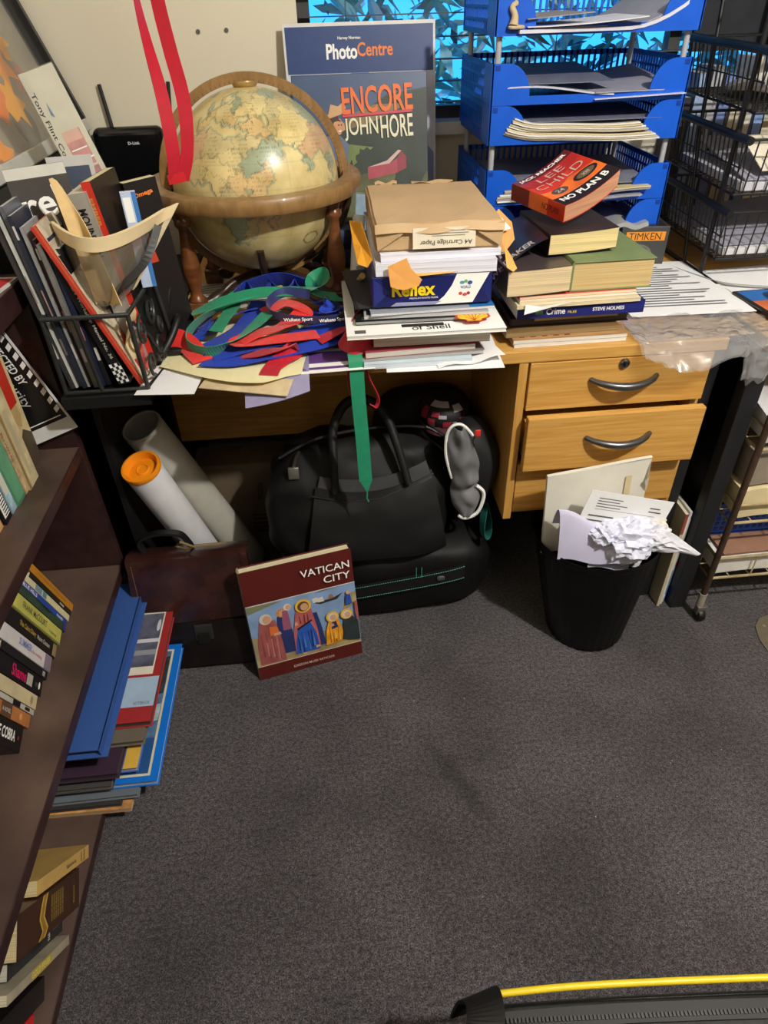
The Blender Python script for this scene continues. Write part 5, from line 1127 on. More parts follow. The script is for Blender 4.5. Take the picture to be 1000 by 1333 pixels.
for x0_ in (.165, .178):
    mb.tube([(x0_, yfront(x0_, .15)-.006, .150), (x0_, yfront(x0_, .17)-.008, .182)], .001, TEAL, 4)
mb.rbox((.225, yfront(.225, .142)-.008, .142), (.020, .006, .014), M((70, 76, 70), .5), 3, 4); part(mb, 'badge', r)
mb = MB(); mb.ribbon([(.335, 1.215, .30), (.328, 1.195, .275), (.327, 1.188, .25), (.333, 1.187, .232), (.343, 1.193, .236), (.348, 1.21, .262), (.342, 1.235, .30)], .024, M((28, 96, 90), .6), side=(.3, -1, .1)); part(mb, 'side_strap', r, label='teal strap end')
r = thing('work_bag', 'black zip work bag with an arched handle and front pocket under the desk', 'bag', (.05, 1.3, .15))
XB = T(.040, 1.285, .325) @ R('X', -15)
def wrp(q):                                               # wider in the middle, narrow at the top
    k = 1.0-.16*max(0, q.z)**2-.04*max(0, -q.z); return (q.x*k+.04*q.z, q.y*(1-.25*max(0, q.z)), q.z)
mb = MB(); mb.rbox((0, 0, 0), (.425, .21, .305), NYL, 4.2, 26, .015, 15, 12, X=XB, warp=wrp); part(mb, 'body', r)
def fy(x, z):
    q = 1-min(.98, abs(x/.213))**4.2-min(.98, abs(z/.153))**4.2; return -.105*max(.05, q)**(1/4.2)*(1-.25*max(0, z/.153))
mb = MB()
def pock(u, v):
    z = -.132+.190*v-.025*(1-abs(2*u-1)**2)*v+.018*u*v; hw = .165-.035*v; x = .035+(2*u-1)*hw; n_ = noise.noise(V(u*5, v*4, 3.3)); return (x, fy(x*.9, z)-.013-.006*math.sin(PI*u)-.006*n_, z)
mb.sheet(pock, 18, 14, NYG, .004, XB); pk = part(mb, 'front_pocket', r)
mb = MB(); mb.sheet(lambda u, v: (.035+(2*u-1)*(.130-.012*v), fy(.03+(2*u-1)*.12, .06)-.014-.004*math.sin(PI*u)+.006*v, .040+.018*u+.040*v-.020*(1-abs(2*u-1)**2)), 18, 4, M((48, 48, 50), .5, var=.2, scale=50), .003, XB); part(mb, 'pocket_flap', r)
mb = MB(); mb.tube([XB @ Vector(p) for p in ((-.105, fy(-.1, .042)-.017, .040), (-.03, fy(-.03, .03)-.020, .022), (.05, fy(.05, .03)-.021, .026), (.12, fy(.12, .05)-.018, .050), (.168, fy(.16, .06)-.015, .068))], .0022, NYD, 6); part(mb, 'pocket_zip', r)
mb = MB(); mb.tube(spline([XB @ Vector(p) for p in ((-.17, -.075, .120), (-.08, -.070, .158), (.05, -.065, .172), (.16, -.070, .165), (.215, -.085, .13))], 6), .004, NYG, 6); part(mb, 'top_zip', r)
mb = MB(); pts = spline([XB @ Vector(p) for p in ((-.052, -.122, .045), (-.050, -.112, .12), (-.045, -.09, .185), (-.015, -.075, .232), (.030, -.075, .238), (.068, -.09, .205), (.090, -.112, .14), (.110, -.124, .055))], 7)
mb.tube(pts, [.0085+.0025*math.sin(PI*k/(len(pts)-1)) for k in range(len(pts))], NYG, 10); part(mb, 'handle', r)
mb = MB(); mb.box((-.152, -.096, .075), (-.128, -.088, .103), M((150, 146, 140), .3, metal=.8), .002, XB); mb.tube([XB @ Vector(p) for p in ((-.140, -.088, .100), (-.132, -.083, .122), (-.124, -.08, .135))], .0035, STEEL, 6); part(mb, 'zip_pull', r, label='steel zip pull')
mb = MB(); mb.tube([XB @ Vector(p) for p in ((.158, -.078, .170), (.172, -.080, .163), (.182, -.082, .156))], .003, STEEL, 6); part(mb, 'zip_pull', r, label='steel zip pull')
mb = MB(); mb.deco(fm(XB @ V(.012, fy(.03, -.0)-.0225, -.012), (1, 0, 0), (0, .26, .965)), .05, .012, [('r', 0, 0, 1, 1, M((28, 28, 30), .3)), ('r', .12, .2, .88, .8, NYG)]); bpy.data.objects.remove(solo(mb, 'x', 'x', 'x'))
mb = MB(); mb.rbox((.028, 1.318, .512), (.030, .006, .050), M((112, 112, 114), .6), 2.4, 6); solo(mb, 'luggage_tag', 'small grey oval tag standing behind the bag handle', 'tag')
# dark jacket heaped at the right with its sleeve, and a patterned cap
JK = M((19, 19, 22), .7, var=.3, scale=14, bump=.1); SLV = M((112, 112, 116), .55, var=.12, scale=30)
r = thing('jacket', 'black jacket with grey sleeve lining and white piping heaped right of the black work bag', 'jacket', (.28, 1.32, .2))
mb = MB(); mb.rbox((.225, 1.465, .330), (.265, .15, .335), JK, 3.2, 18, .018, 7, 21); part(mb, 'body', r); mb = MB(); mb.rbox((.305, 1.255, .405), (.100, .120, .220), JK, 2.8, 14, .014, 14, 31); part(mb, 'front_fold', r)
SL = [(.2438, .545), (.2335, .513), (.2352, .467), (.2475, .4125), (.2477, .369), (.2525, .340), (.272, .311)]
SR = [(.2685, .543), (.2875, .4995), (.306, .450), (.305, .4135), (.307, .384), (.3135, .3425), (.2935, .313)]
sl_ = spline([(x, 1.18, z) for x, z in SL], 5); sr_ = spline([(x, 1.18, z) for x, z in SR], 5)
def slv(u, v):
    k = v*(len(sl_)-1); i = min(int(k), len(sl_)-2); t = k-i; a = sl_[i]*(1-t)+sl_[i+1]*t; b = sr_[i]*(1-t)+sr_[i+1]*t
    p = a*(1-u)+b*u; n_ = noise.noise(V(u*3, v*7, 2.2))
    return (p.x, 1.190-.022*math.sin(PI*u)**.7-.010*n_-.010*math.exp(-((v-.52)/.05)**2)*u+.008*math.exp(-((v-.62)/.05)**2), p.z)
mb = MB(); mb.sheet(slv, 16, 40, SLV, .002); mb.sheet(lambda u, v: (slv(u, v)[0], 1.200, slv(u, v)[2]), 6, 20, JK, .002); part(mb, 'sleeve', r, label='grey sleeve lining')
mb = MB(); mb.tube(spline([(.288, 1.185, .520), (.272, 1.184, .541), (.2565, 1.183, .551), (.2405, 1.184, .545), (.2318, 1.186, .522), (.2316, 1.187, .478), (.2396, 1.187, .440), (.2475, 1.187, .4125)], 6), .0034, WHT, 6); part(mb, 'piping', r, label='white piping')
mb = MB(); mb.tube(spline([(.303, 1.183, .390), (.320, 1.180, .372), (.3185, 1.178, .344), (.306, 1.176, .316), (.281, 1.176, .305), (.265, 1.178, .313)], 6), .0042, WHT, 6); part(mb, 'cuff_piping', r, label='white cuff piping')
mb = MB(); mb.box((.291, 1.178, .520), (.303, 1.182, .536), M((206, 44, 34), .5), .001, None); mb.tube([(.291, 1.180, .522), (.286, 1.178, .508), (.291, 1.177, .496)], .002, STEEL, 5); part(mb, 'zip_tag', r, label='red zip tag')
CAPB = M((24, 22, 24), .6)
r = thing('cap', 'patterned black, white and red cap on top of the jacket heap', 'cap', (.255, 1.36, .47))
mb = MB(); bm = bmesh.new(); bmesh.ops.create_uvsphere(bm, u_segments=28, v_segments=14, radius=1)
for v in bm.verts: v.co = V(v.co.x*.060+.256, v.co.y*.056+1.352, max(v.co.z, -.35)*.046+.488)
mb.bmesh(bm, CAPB, None, True); part(mb, 'crown', r)
mb = MB(); XC = T(.262, 1.345, .488)
def cpt(a, b): a, b = math.radians(a), math.radians(b); return V(.256+.0612*math.cos(b)*math.sin(a), 1.352-.0572*math.cos(b)*math.cos(a), .488+.0472*math.sin(b))
WH2 = M((176, 168, 172), .6); RD2 = M((150, 40, 56), .6); TL2 = M((50, 110, 100), .6)
for a0_, a1_, b0_, b1_, m_ in ((-55, 5, 42, 60, WH2), (15, 42, 28, 48, WH2), (-22, -4, 12, 22, WH2), (10, 24, -8, 2, WH2), (-72, -52, 5, 38, RD2), (-48, -30, -10, 10, RD2), (-12, 10, -14, 4, RD2), (-40, -20, 16, 30, RD2), (-45, -30, -20, -10, TL2), (26, 40, 2, 12, RD2)):
    mb.add([cpt(a0_+(a1_-a0_)*i/5, b0_+(b1_-b0_)*j/2) for i in range(6) for j in range(3)], [[i*3+j, i*3+j+3, i*3+j+4, i*3+j+1] for i in range(5) for j in range(2)], m_)
part(mb, 'printed_panels', r, label='white and red printed patches')
mb = MB(); mb.sheet(lambda u, v: (.256-.060*math.cos(PI*u)*(1-.1*v), 1.352-.050*math.sin(PI*u)-.022*math.sin(PI*u)*v, .472-.012*v), 14, 4, M((70, 26, 34), .6), .004); part(mb, 'peak', r)

# ------------------------------------------------------------------ waste bin with papers
BP = M((7, 7, 8), .42, var=.1, spec=.3)
BC = V(.582, 1.092, 0); BT = V(.568, 1.105, 0)
r = thing('waste_bin', 'black ribbed plastic waste bin full of papers in front of the drawers', 'waste bin', (BC.x, BC.y, 0))
mb = MB(); seg = 96; vs = []; fs = []; rows = []
H_ = .285
for (r0, z, rib) in ((.0, .006, 0), (.086, .004, 0), (.091, .0, 1), (.094, .004, 1), (.1190, .16, 1), (.1365, .280, 1), (.1375, .286, 0), (.1405, .290, 0), (.1425, .301, 0), (.1415, .304, 0), (.1390, .302, 0), (.1360, .280, 0), (.1155, .16, 0), (.0880, .012, 0), (0, .010, 0)):
    off = BC+(BT-BC)*(z/H_)
    for k in range(seg):
        a = 2*PI*k/seg; rr_ = r0-(.0022*(.5+.5*math.cos(a*32)) if rib else 0); vs.append((off.x+rr_*math.cos(a), off.y+rr_*math.sin(a), z))
n = len(vs)//seg
for i in range(n-1):
    for k in range(seg): fs.append([i*seg+k, i*seg+(k+1) % seg, (i+1)*seg+(k+1) % seg, (i+1)*seg+k])
mb.add(vs, fs, BP, None, True); part(mb, 'bucket', r)
GB = 'papers thrown in the black bin'
def bpaper(name, label, A, B, C_, nu, nv, fn, m, deco=(), th=.0008, cat='paper'):
    A, B, C_ = Vector(A), Vector(B), Vector(C_); X = fm(A, B-A, C_-A); w_ = (B-A).length; h_ = (C_-A).length
    mb = MB(); mb.sheet(lambda u, v: (u*w_+fn(u, v)[0], v*h_+fn(u, v)[1], fn(u, v)[2]), nu, nv, m, th); mb.deco(Matrix(), w_, h_, deco, .0012); return solo(mb, name, label, cat, GB, X)
ENV = M((222, 218, 206), .6, var=.04)
X = fm((.438, 1.082, .262), (.223, .018, .016), (-.033, -.008, .205)); EW, EH = .226, .216
r2 = thing('envelope', 'large cream envelope standing at the back of the black bin', 'envelope', X, GB)
mb = MB(); mb.sheet(lambda u, v: (u*EW, v*EH, .004*math.sin(PI*u)*math.sin(PI*v)+.002*math.sin(u*5)), 8, 8, ENV, .0008); mb.sheet(lambda u, v: (u*EW, v*EH, -.006+.002*math.sin(u*6)), 8, 8, ENV, .0008); mb.box((-.0006, 0, -.006), (.0006, EH, .0012), ENV); mb.box((0, EH-.0006, -.006), (EW, EH+.0006, .0012), ENV)
mb.deco(Matrix(), EW, EH, [('r', .76, .60, .82, .84, M((212, 196, 156), .6))], .004); part(mb, 'sleeve', r2, True)
mb = MB(); mb.add([(EW, EH, .002), (EW, EH*.60, .002), (EW-.014, EH*.76, .010), (EW-.006, EH*.80, .012)], [[0, 3, 2, 1]], ENV); part(mb, 'open_end', r2, True)
bpaper('letter', 'white printed statement lying slanted in the black bin', (.457, 1.022, .300), (.640, 1.022, .250), (.496, 1.032, .470), 8, 8, lambda u, v: (0, 0, .0006*math.sin(PI*u)), PAPER,
       [('l', .12, .78, .5, .93, 4, M((90, 90, 94), .7)), ('r', .12, .76, .85, .765, TXG), ('l', .08, .5, .4, .7, 3, M((90, 90, 94), .7)), ('l', .5, .5, .9, .72, 4, TXG), ('l', .75, .8, .95, .9, 2, M((90, 90, 94), .7)), ('l', .12, .2, .4, .45, 4, TXG)], cat='letter')
SKYTINT = M((206, 204, 232), .6, var=.03)  # white paper with the skylight's lilac put into its colour
mb = MB()
def fold(u, v):
    t = .18+.82*v
    return (.440+.125*u+.010*v, 1.055-.036*v-.034*u, .298+(.118-.052*u**1.4)*math.sin(PI*t)**.8+.004*math.sin(u*8))
mb.sheet(fold, 14, 14, SKYTINT, .0009); solo(mb, 'paper_sheet', 'folded white sheet with painted skylight tint arching at the front of the black bin', 'paper', GB)
mb = MB(); mb.sheet(lambda u, v: (.470+.10*u+.02*v, 1.026-.022*u-.004*math.sin(u*7)+.006*v, .296+.085*v-.028*u*v+.002*math.sin(u*12)), 12, 6, M((214, 214, 238), .6, var=.03), .0009); solo(mb, 'paper_sheet', 'small white sheet with painted skylight tint tucked behind the front rim of the black bin', 'paper', GB)  # skylight's lilac is in this white sheet's colour too
mb = MB(); mb.sheet(lambda u, v: (.515+.09*u, 1.006-.010*u+.02*v*u, .280+.075*v-.02*u+.006*math.sin(v*9+u*4)), 10, 6, SKYTINT, .0009); solo(mb, 'paper_sheet', 'crinkled white sheet edge with painted skylight tint at the middle front of the black bin', 'paper', GB)
def crumple(label, c, rad, sq, seed, m_, spike=None):
    bm = bmesh.new(); bmesh.ops.create_icosphere(bm, subdivisions=4, radius=1)
    for v in bm.verts:
        d = v.co.normalized(); k = .78
        for o_, a_ in ((1.7, .30), (3.4, .20), (6.5, .10)): k += a_*(1-2.2*abs(noise.noise(d*o_+V(seed, seed*2, 1))))
        p = V(d.x*sq[0], d.y*sq[1], d.z*sq[2])*rad*k
        if spike:
            t = max(0, d.dot(Vector(spike).normalized())); p += Vector(spike)*t**9
        v.co = p+Vector(c)
    mb = MB(); mb.bmesh(bm, m_); solo(mb, 'crumpled_paper', label, 'paper', GB)
crumple('crumpled white paper ball at the front right of the black bin', (.592, 1.010, .345), .050, (1.05, .75, .95), 3, M((218, 220, 240), .6, var=.02))  # white wad, bluish skylight tint put into its colour
crumple('crumpled white paper with a pointed corner jutting over the bin rim at the right', (.632, 1.012, .350), .036, (1.2, .8, .8), 8, M((216, 216, 226), .6, var=.02), (.072, -.022, -.028))
crumple('crumpled cream tissue at the right edge of the black bin', (.660, 1.045, .345), .030, (.9, .8, 1.1), 5, M((230, 224, 208), .6, var=.02))
crumple('crumpled white paper wad between the folded sheet and the printed statement', (.552, 1.012, .368), .032, (1.2, .8, .7), 12, M((214, 216, 238), .6, var=.02))  # this white wad's colour holds the skylight tint as well

# ------------------------------------------------------------------ thin books between the two desk legs
for k in range(4):
    t_ = (.0075, .008, .006, .0055)[k]; x = .7866+sum((.0075, .008, .006, .0055)[:k])+.0008*k
    book('magazine', ['cream spined', 'white spined', 'pale blue spined', 'blue footed'][k]+' magazine standing on the carpet between the two black desk legs', (x, 1.128+.006*k, .001), (0, 1, 0), (0, 0, 1), .21, (.300, .285, .296, .27)[k], t_, [M((206, 192, 160), .5), M((222, 218, 208), .5), M((196, 206, 222), .5), M((214, 210, 206), .5)][k], (214, 204, 180), False, 'magazines between the desk legs', cat='magazine', spine=[[('r', .0, 0, .2, 1, M((150, 70, 60)))], [], [('r', .62, 0, .9, 1, M((70, 130, 190)))], [('r', .8, 0, 1, 1, M((30, 84, 176))), ('r', .5, 0, .56, 1, M((214, 60, 50)))]][k])

# ------------------------------------------------------------------ trolley under the right desk
RST = M((74, 56, 46), .45, metal=.3, var=.3, scale=40); WIR = M((186, 168, 130), .5, metal=.3, var=.25)
r = thing('trolley', 'rusty wheeled wire trolley with papers and a blue crate under the right desk', 'trolley', (1.06, 1.25, 0))
TX0, TX1, TY0, TY1 = .866, 1.27, 1.080, 1.40
for x, y in ((TX0, TY0), (TX1, TY0), (TX0, TY1), (TX1, TY1)):
    mb = MB(); mb.tube([(x, y, .045), (x, y, .66)], .0075, RST, 10); ps = part(mb, 'post', r)
    mb = MB(); mb.tube([(x, y, .045), (x, y, .085)], .0095, M((150, 142, 128), .5), 10); part(mb, 'ferrule', ps)
    mb = MB(); mb.lathe([(0, -.008), (.016, -.008), (.018, -.004), (.018, .004), (.016, .008), (0, .008)], BLACK, T(x+.004, y-.006, .0185) @ R('Y', 90), 20); mb.box((x-.008, y-.012, .022), (x+.016, y+.004, .047), M((110, 104, 96), .5, metal=.4), .002); part(mb, 'castor', r)
for zb, zt_ in ((.135, .198), (.305, .355), (.50, .55)):
    mb = MB()
    for z_ in (zb, zt_):
        mb.tube([(TX0, TY0, z_), (TX1, TY0, z_), (TX1, TY1, z_), (TX0, TY1, z_)], .0038, WIR, 6, True)
    for k in range(9):
        x = TX0+(TX1-TX0)*k/8; mb.tube([(x, TY0, zb), (x, TY1, zb)], .0018, WIR, 5)
        if k % 2 == 0: mb.tube([(x, TY0, zb), (x, TY0, zt_)], .0018, WIR, 5); mb.tube([(x, TY1, zb), (x, TY1, zt_)], .0018, WIR, 5)
    for k in range(7):
        y = TY0+(TY1-TY0)*k/6; mb.tube([(TX0, y, zb), (TX1, y, zb)], .0018, WIR, 5); mb.tube([(TX0, y, zb), (TX0, y, zt_)], .0018, WIR, 5)
    part(mb, 'wire_shelf', r)
def tsheet(label, z, h_, m_, y=1.092, d=.29, x=.882, w_=.37, f=None, name='paper_pile'):
    mb = MB(); ff = f or (lambda u, v: 0); mb.sheet(lambda u, v: (x+u*w_, y+v*d, z+h_/2+ff(u, v)), 10, 10, m_, h_); solo(mb, name, label, 'paper', 'papers on the trolley')
tsheet('white paper pile on the lowest trolley shelf', .139, .05, M((222, 218, 212), .6), f=lambda u, v: .004*math.sin(u*6))
tsheet('brown card lying on the white pile of the lowest trolley shelf', .196, .004, M((150, 112, 92), .6), x=.89, w_=.3, f=lambda u, v: .006*u)
CRT = M((20, 92, 214), .35)
mb = MB(); mb.box((.880, 1.16, .206), (1.25, 1.165, .296), CRT); mb.box((.880, 1.385, .206), (1.25, 1.39, .296), CRT); mb.box((.880, 1.165, .206), (.885, 1.385, .296), CRT); mb.box((1.245, 1.165, .206), (1.25, 1.385, .296), CRT); mb.box((.880, 1.16, .204), (1.25, 1.39, .209), CRT)
r3 = thing('crate', 'blue plastic crate on the lower trolley shelf', 'crate', (1.065, 1.275, .204)); part(mb, 'bin_body', r3)
mb = MB()
for k in range(22):
    for j in range(5): mb.box((.892+.0162*k, 1.1585, .218+.015*j), (.900+.0162*k, 1.1602, .226+.015*j), M((10, 50, 140), .4))
part(mb, 'hole_pattern', r3)
tsheet('thick cream paper bundle on the middle trolley shelf', .309, .075, M((214, 198, 156), .75), y=1.092, f=lambda u, v: .006*math.sin(u*8)*(1-v))
tsheet('grey cloth covered pile above the cream bundle on the trolley', .392, .09, M((142, 130, 116), .8), y=1.10, f=lambda u, v: .01*math.sin(u*4))
tsheet('white plastic wrapped papers on the top trolley shelf', .504, .06, M((206, 206, 210), .35), y=1.092, f=lambda u, v: .01*math.sin(u*9+v*4))
# chair mat and suitcase
out = [(1.02+.0, -.9), (2.2, -.9), (2.2, 1.066), (1.06, 1.066), (1.022, 1.056), (.998, 1.032), (.985, .99), (.985, -.86), (.995, -.89)]
mb = MB(); mb.prism(out, .003, M((106, 98, 82), .3, var=.1, scale=60), None, .0005); 
for i in range(8):
    for j in range(14): mb.lathe([(0, .0045), (.004, .0035)], M((140, 134, 118), .3), T(1.02+.05*i, 1.03-.05*j, 0), 8)
solo(mb, 'chair_mat', 'translucent grey studded chair mat on the carpet at the right edge', 'mat')
X = T(.088, .268, 0) @ R('Z', -4.0)
CASE = M((50, 50, 50), .7, var=.2, scale=120, bump=.06); YLW = M((226, 196, 34), .4, var=.04)
r = thing('suitcase', 'black fabric suitcase with yellow piping and zip at the bottom right', 'suitcase', X)
mb = MB(); mb.rbox((.30, -.19, .148), (.60, .38, .296), CASE, 9, 18, .002, 6, 3); part(mb, 'shell', r, True)
mb = MB(); mb.tube(spline([(.045, .0, .292), (.15, .004, .2965), (.3, .005, .297), (.45, .004, .2955), (.56, -.002, .292)], 8), .0042, YLW, 8); part(mb, 'piping', r, True, label='yellow piping')
mb = MB(); mb.ribbon(spline([(.05, -.030, .2985), (.2, -.026, .2995), (.4, -.027, .2995), (.57, -.03, .2985)], 6), .020, NYD, th=.002, raw=True); zp = part(mb, 'zip_tape', r, True)
mb = MB()
for k in range(110):
    x = .055+.0047*k; mb.box((x, -.0312-.0005, .2992), (x+.0026, -.0262-.0005, .3024), M((66, 66, 66), .35, metal=.6))
part(mb, 'zip_teeth', zp, True)
mb = MB(); mb.tube(spline([(.045, -.013, .2985), (.2, -.010, .2995), (.4, -.010, .2995), (.57, -.014, .298)], 6), .0014, NYD, 5); part(mb, 'seam', r, True)
mb = MB(); mb.ribbon([(-.004, -.11, .20), (.004, -.07, .285), (.030, -.045, .312), (.036, -.010, .306), (.030, .006, .27), (.022, .008, .2)], .045, NYD, side=(1, .25, .2), th=.004); part(mb, 'grab_handle', r, True)

# ------------------------------------------------------------------ books on the bookcase shelves
def shelf_book(name, label, y, x, z, lean_, w_, h_, t_, m_, page, spine=(), group=None, hard=False, twist=0, cat='book', front=()):
    a = math.radians(lean_); tw = math.radians(twist)
    yd = V(0, -math.sin(a), math.cos(a)); xd = V(-math.cos(tw), math.sin(tw)*math.cos(a), math.sin(tw)*math.sin(a))
    return book(name, label, (x, y, z), xd, yd, w_, h_, t_, m_, page, hard, group, spine, front, cat)
GS = 'leaning books on the middle shelf'
BK = M((22, 22, 24), .35); GLD = M((196, 132, 40), .5, var=.1); YGR = M((196, 190, 96), .45, var=.15); WPK = M((212, 206, 206), .45, var=.1); CRB = M((204, 188, 150), .6, var=.15); PINK = M((206, 30, 96), .4)
GOLDT = M((196, 164, 72), .4, var=0); OFFW = M((206, 204, 196), .5, var=0)
a21 = 21.5; y = .688
data = [
 ('black novel with large white spine lettering, nearest of the leaning row', .044, .205, BK, (206, 196, 170), [('t', 'THE COBRA', .70, .52, .36, .42, WHT, 0, .02), ('t', 'FORSYTH', .30, .52, .3, .42, OFFW, 0, .02), ('e', .93, .5, .012, .08, M((160, 50, 40)))], .142),
 ('tan and brown striped paperback next to the black novel', .024, .178, M((176, 112, 62), .5, var=.2), (206, 186, 140), [('r', .42, 0, .62, 1, M((96, 66, 44))), ('t', 'A NOVEL', .52, .5, .16, .3, OFFW), ('e', .8, .5, .03, .25, M((216, 150, 90)))], .118),
 ('thin white and black patched paperback in the leaning row', .010, .176, M((188, 184, 176), .5, var=.2), (196, 186, 160), [('r', .55, 0, .7, 1, BK), ('r', .80, .2, .9, .8, BK)], .118),
 ('worn cream spined paperback in the leaning row', .026, .172, CRB, (214, 196, 150), [('e', .88, .5, .03, .3, M((160, 140, 96)))], .118),
 ('black paperback with hot pink brush lettering on its spine', .034, .180, BK, (206, 190, 150), [('t', 'Shame', .50, .52, .30, .62, PINK, 0, .03), ('r', .66, .2, .78, .8, M((176, 172, 160))), ('r', .83, .35, .93, .6, M((60, 60, 60))), ('e', .93, .5, .018, .2, WHT)], .118),
 ('thin plain black paperback beside the pink lettered one', .016, .178, M((30, 30, 32), .4), (190, 176, 140), [('r', .88, .2, .94, .8, GREY)], .118),
 ('pale pink and blue spined paperback in the leaning row', .030, .200, WPK, (222, 212, 190), [('t', 'SUMMER', .47, .60, .24, .44, M((120, 134, 196)), 0, .02), ('t', 'the wedding', .70, .48, .2, .24, M((206, 120, 120))), ('r', .86, 0, 1, 1, M((140, 126, 140)))], .125),
 ('black paperback with gold spine lettering in the leaning row', .030, .200, M((30, 28, 26), .4), (206, 190, 150), [('t', 'The Cairo Diary', .40, .52, .32, .40, GOLDT, 0, .015), ('t', 'Maxim Chattam', .72, .52, .26, .28, OFFW, 0, .01), ('r', .92, .1, 1, .9, M((150, 130, 90)))], .125),
 ('yellow green paperback with dark capital lettering in the leaning row', .032, .198, YGR, (214, 204, 150), [('t', 'FRANK McCOURT', .42, .60, .50, .40, M((66, 70, 40)), 0, .005), ('t', "a memoir", .82, .4, .16, .2, M((120, 120, 70))), ('r', 0, 0, 1, .12, M((130, 130, 64)))], .125),
 ('blue and green landscape spined paperback in the leaning row', .027, .204, M((56, 76, 60), .4, var=.4, scale=20), (214, 206, 180), [('r', 0, .6, 1, 1, M((40, 72, 160))), ('p', [(.3, .6), (.6, .35), (.7, .6)], M((30, 44, 40))), ('t', 'BLUE HILLS', .2, .8, .28, .28, WHT), ('t', 'travels', .84, .78, .14, .25, WHT), ('r', .95, 0, 1, 1, M((50, 60, 150)))], .13),
 ('thin cream paperback with a picture strip in the leaning row', .014, .196, M((222, 212, 170), .5), (214, 206, 180), [('r', .2, .1, .34, .9, M((120, 150, 170))), ('r', .36, .1, .44, .9, M((90, 140, 150)))], .125),
 ('thin black and white paperback beside the golden one', .010, .190, M((40, 38, 36), .4), (214, 206, 180), [('t', 'notes', .75, .5, .1, .5, WHT)], .12),
 ('golden yellow paperback at the far end of the leaning row', .017, .222, GLD, (196, 150, 70), [('t', 'THE TREASURE OF THE VALLEY', .55, .5, .6, .3, M((150, 92, 20)), 0, .005)], .13)]
for lb, t_, h_, m_, pg, sp, w_ in data:
    shelf_book('paperback', lb, y, -.572, .2705, a21, w_, h_, t_-.001, m_, pg, sp, GS); y += t_/math.cos(math.radians(a21))+.0006
# far part of the upper shelf
GU = 'books standing on the upper shelf'
shelf_book('old_paperback', 'tattered red and cream paperback nearest the security sign', 1.072, -.563, .5805, -1, .13, .205, .050, M((206, 184, 136), .7, var=.2), (206, 182, 126), [('r', 0, .0, .40, .78, M((190, 42, 26), .5, var=.1)), ('p', [(.70, .0), (.62, .45), (.72, 1), (1, 1), (1, 0)], M((74, 60, 46), .6, var=.2)), ('p', [(.40, .1), (.55, .2), (.6, .5), (.5, .7), (.4, .6)], M((186, 156, 104), .6))], GU)
shelf_book('old_book', 'worn cream book with a browned edge left of the tattered red paperback', 1.012, -.548, .5805, 1, .13, .215, .044, M((196, 180, 140), .7, var=.25, scale=30), (206, 182, 130), [('r', 0, .0, 1, .16, M((150, 120, 76))), ('r', .3, .35, .9, .6, M((180, 168, 136)))], GU)
shelf_book('book', 'thin flowered spine book between the cream and green ones', 1.000, -.552, .5805, 2, .13, .19, .011, M((190, 160, 120), .6, var=.4, scale=60), (206, 186, 140), [('t', 'FLOWERS', .5, .5, .3, .5, M((120, 70, 50)))], GU)
shelf_book('book', 'pale green spined book on the upper shelf', .966, -.553, .5805, 2, .14, .205, .033, M((96, 156, 120), .5, var=.12), (206, 196, 150), [('r', .1, .3, .5, .7, M((110, 166, 130))), ('r', .97, 0, 1, 1, M((70, 120, 90)))], GU)
shelf_book('book', 'blue and white patterned book left of the pale green one', .944, -.556, .5805, 2, .13, .18, .020, M((150, 176, 190), .5, var=.5, scale=50), (206, 196, 150), [('r', .3, .1, .8, .9, M((206, 206, 190)))], GU)
shelf_book('book', 'black book with a white bar code label at its foot', .914, -.556, .5805, 2, .13, .21, .026, BK, (190, 186, 170), [('r', .72, .1, .95, .9, WHT)]+[('r', .74+.026*k, .25, .752+.026*k, .85, INK) for k in range(8)], GU)
shelf_book('book', 'worn tan book nearest the camera on the upper shelf', .880, -.560, .5805, 2, .13, .20, .030, M((196, 150, 100), .6, var=.2), (206, 186, 140), [], GU)
XS = fm((-.551, 1.1385, .606), (.067, 0, .025), (-.060, .01, .191))
mb = MB(); SW_, SH_ = .0715, .262; mb.box((-.06, 0, -.001), (SW_, SH_, 0), M((228, 228, 226), .5), .0002)
SBK = M((20, 20, 22), .4)
mb.deco(T(-.06, 0, 0), SW_+.06, SH_, [('r', .0, .10, .965, .99, SBK), ('r', 0, .125, .9, .133, WHT)]+[('p', [(.875, .155+.07*k), (.955, .175+.07*k), (.955, .21+.07*k), (.875, .19+.07*k)], WHT) for k in range(12)]+
        [('t', 'PROTECTED BY', .755, .62, .80, .062, WHT, -90, .02), ('t', 'security', .58, .42, .62, .085, M((196, 196, 196)), -90, .0)])
solo(mb, 'security_sign', 'black and white security warning sign leaning at the far end of the upper shelf', 'sign', X=XS)
leaf('magazine', 'red and white magazine lying on top of the bookcase', -.70, 1.02, .9055, -6, .185, .15, M((206, 200, 194), .4), .004, 'magazine', deco=[('r', .3, .5, .98, .95, M((178, 40, 44))), ('r', .5, .1, .98, .4, M((226, 222, 216)))])
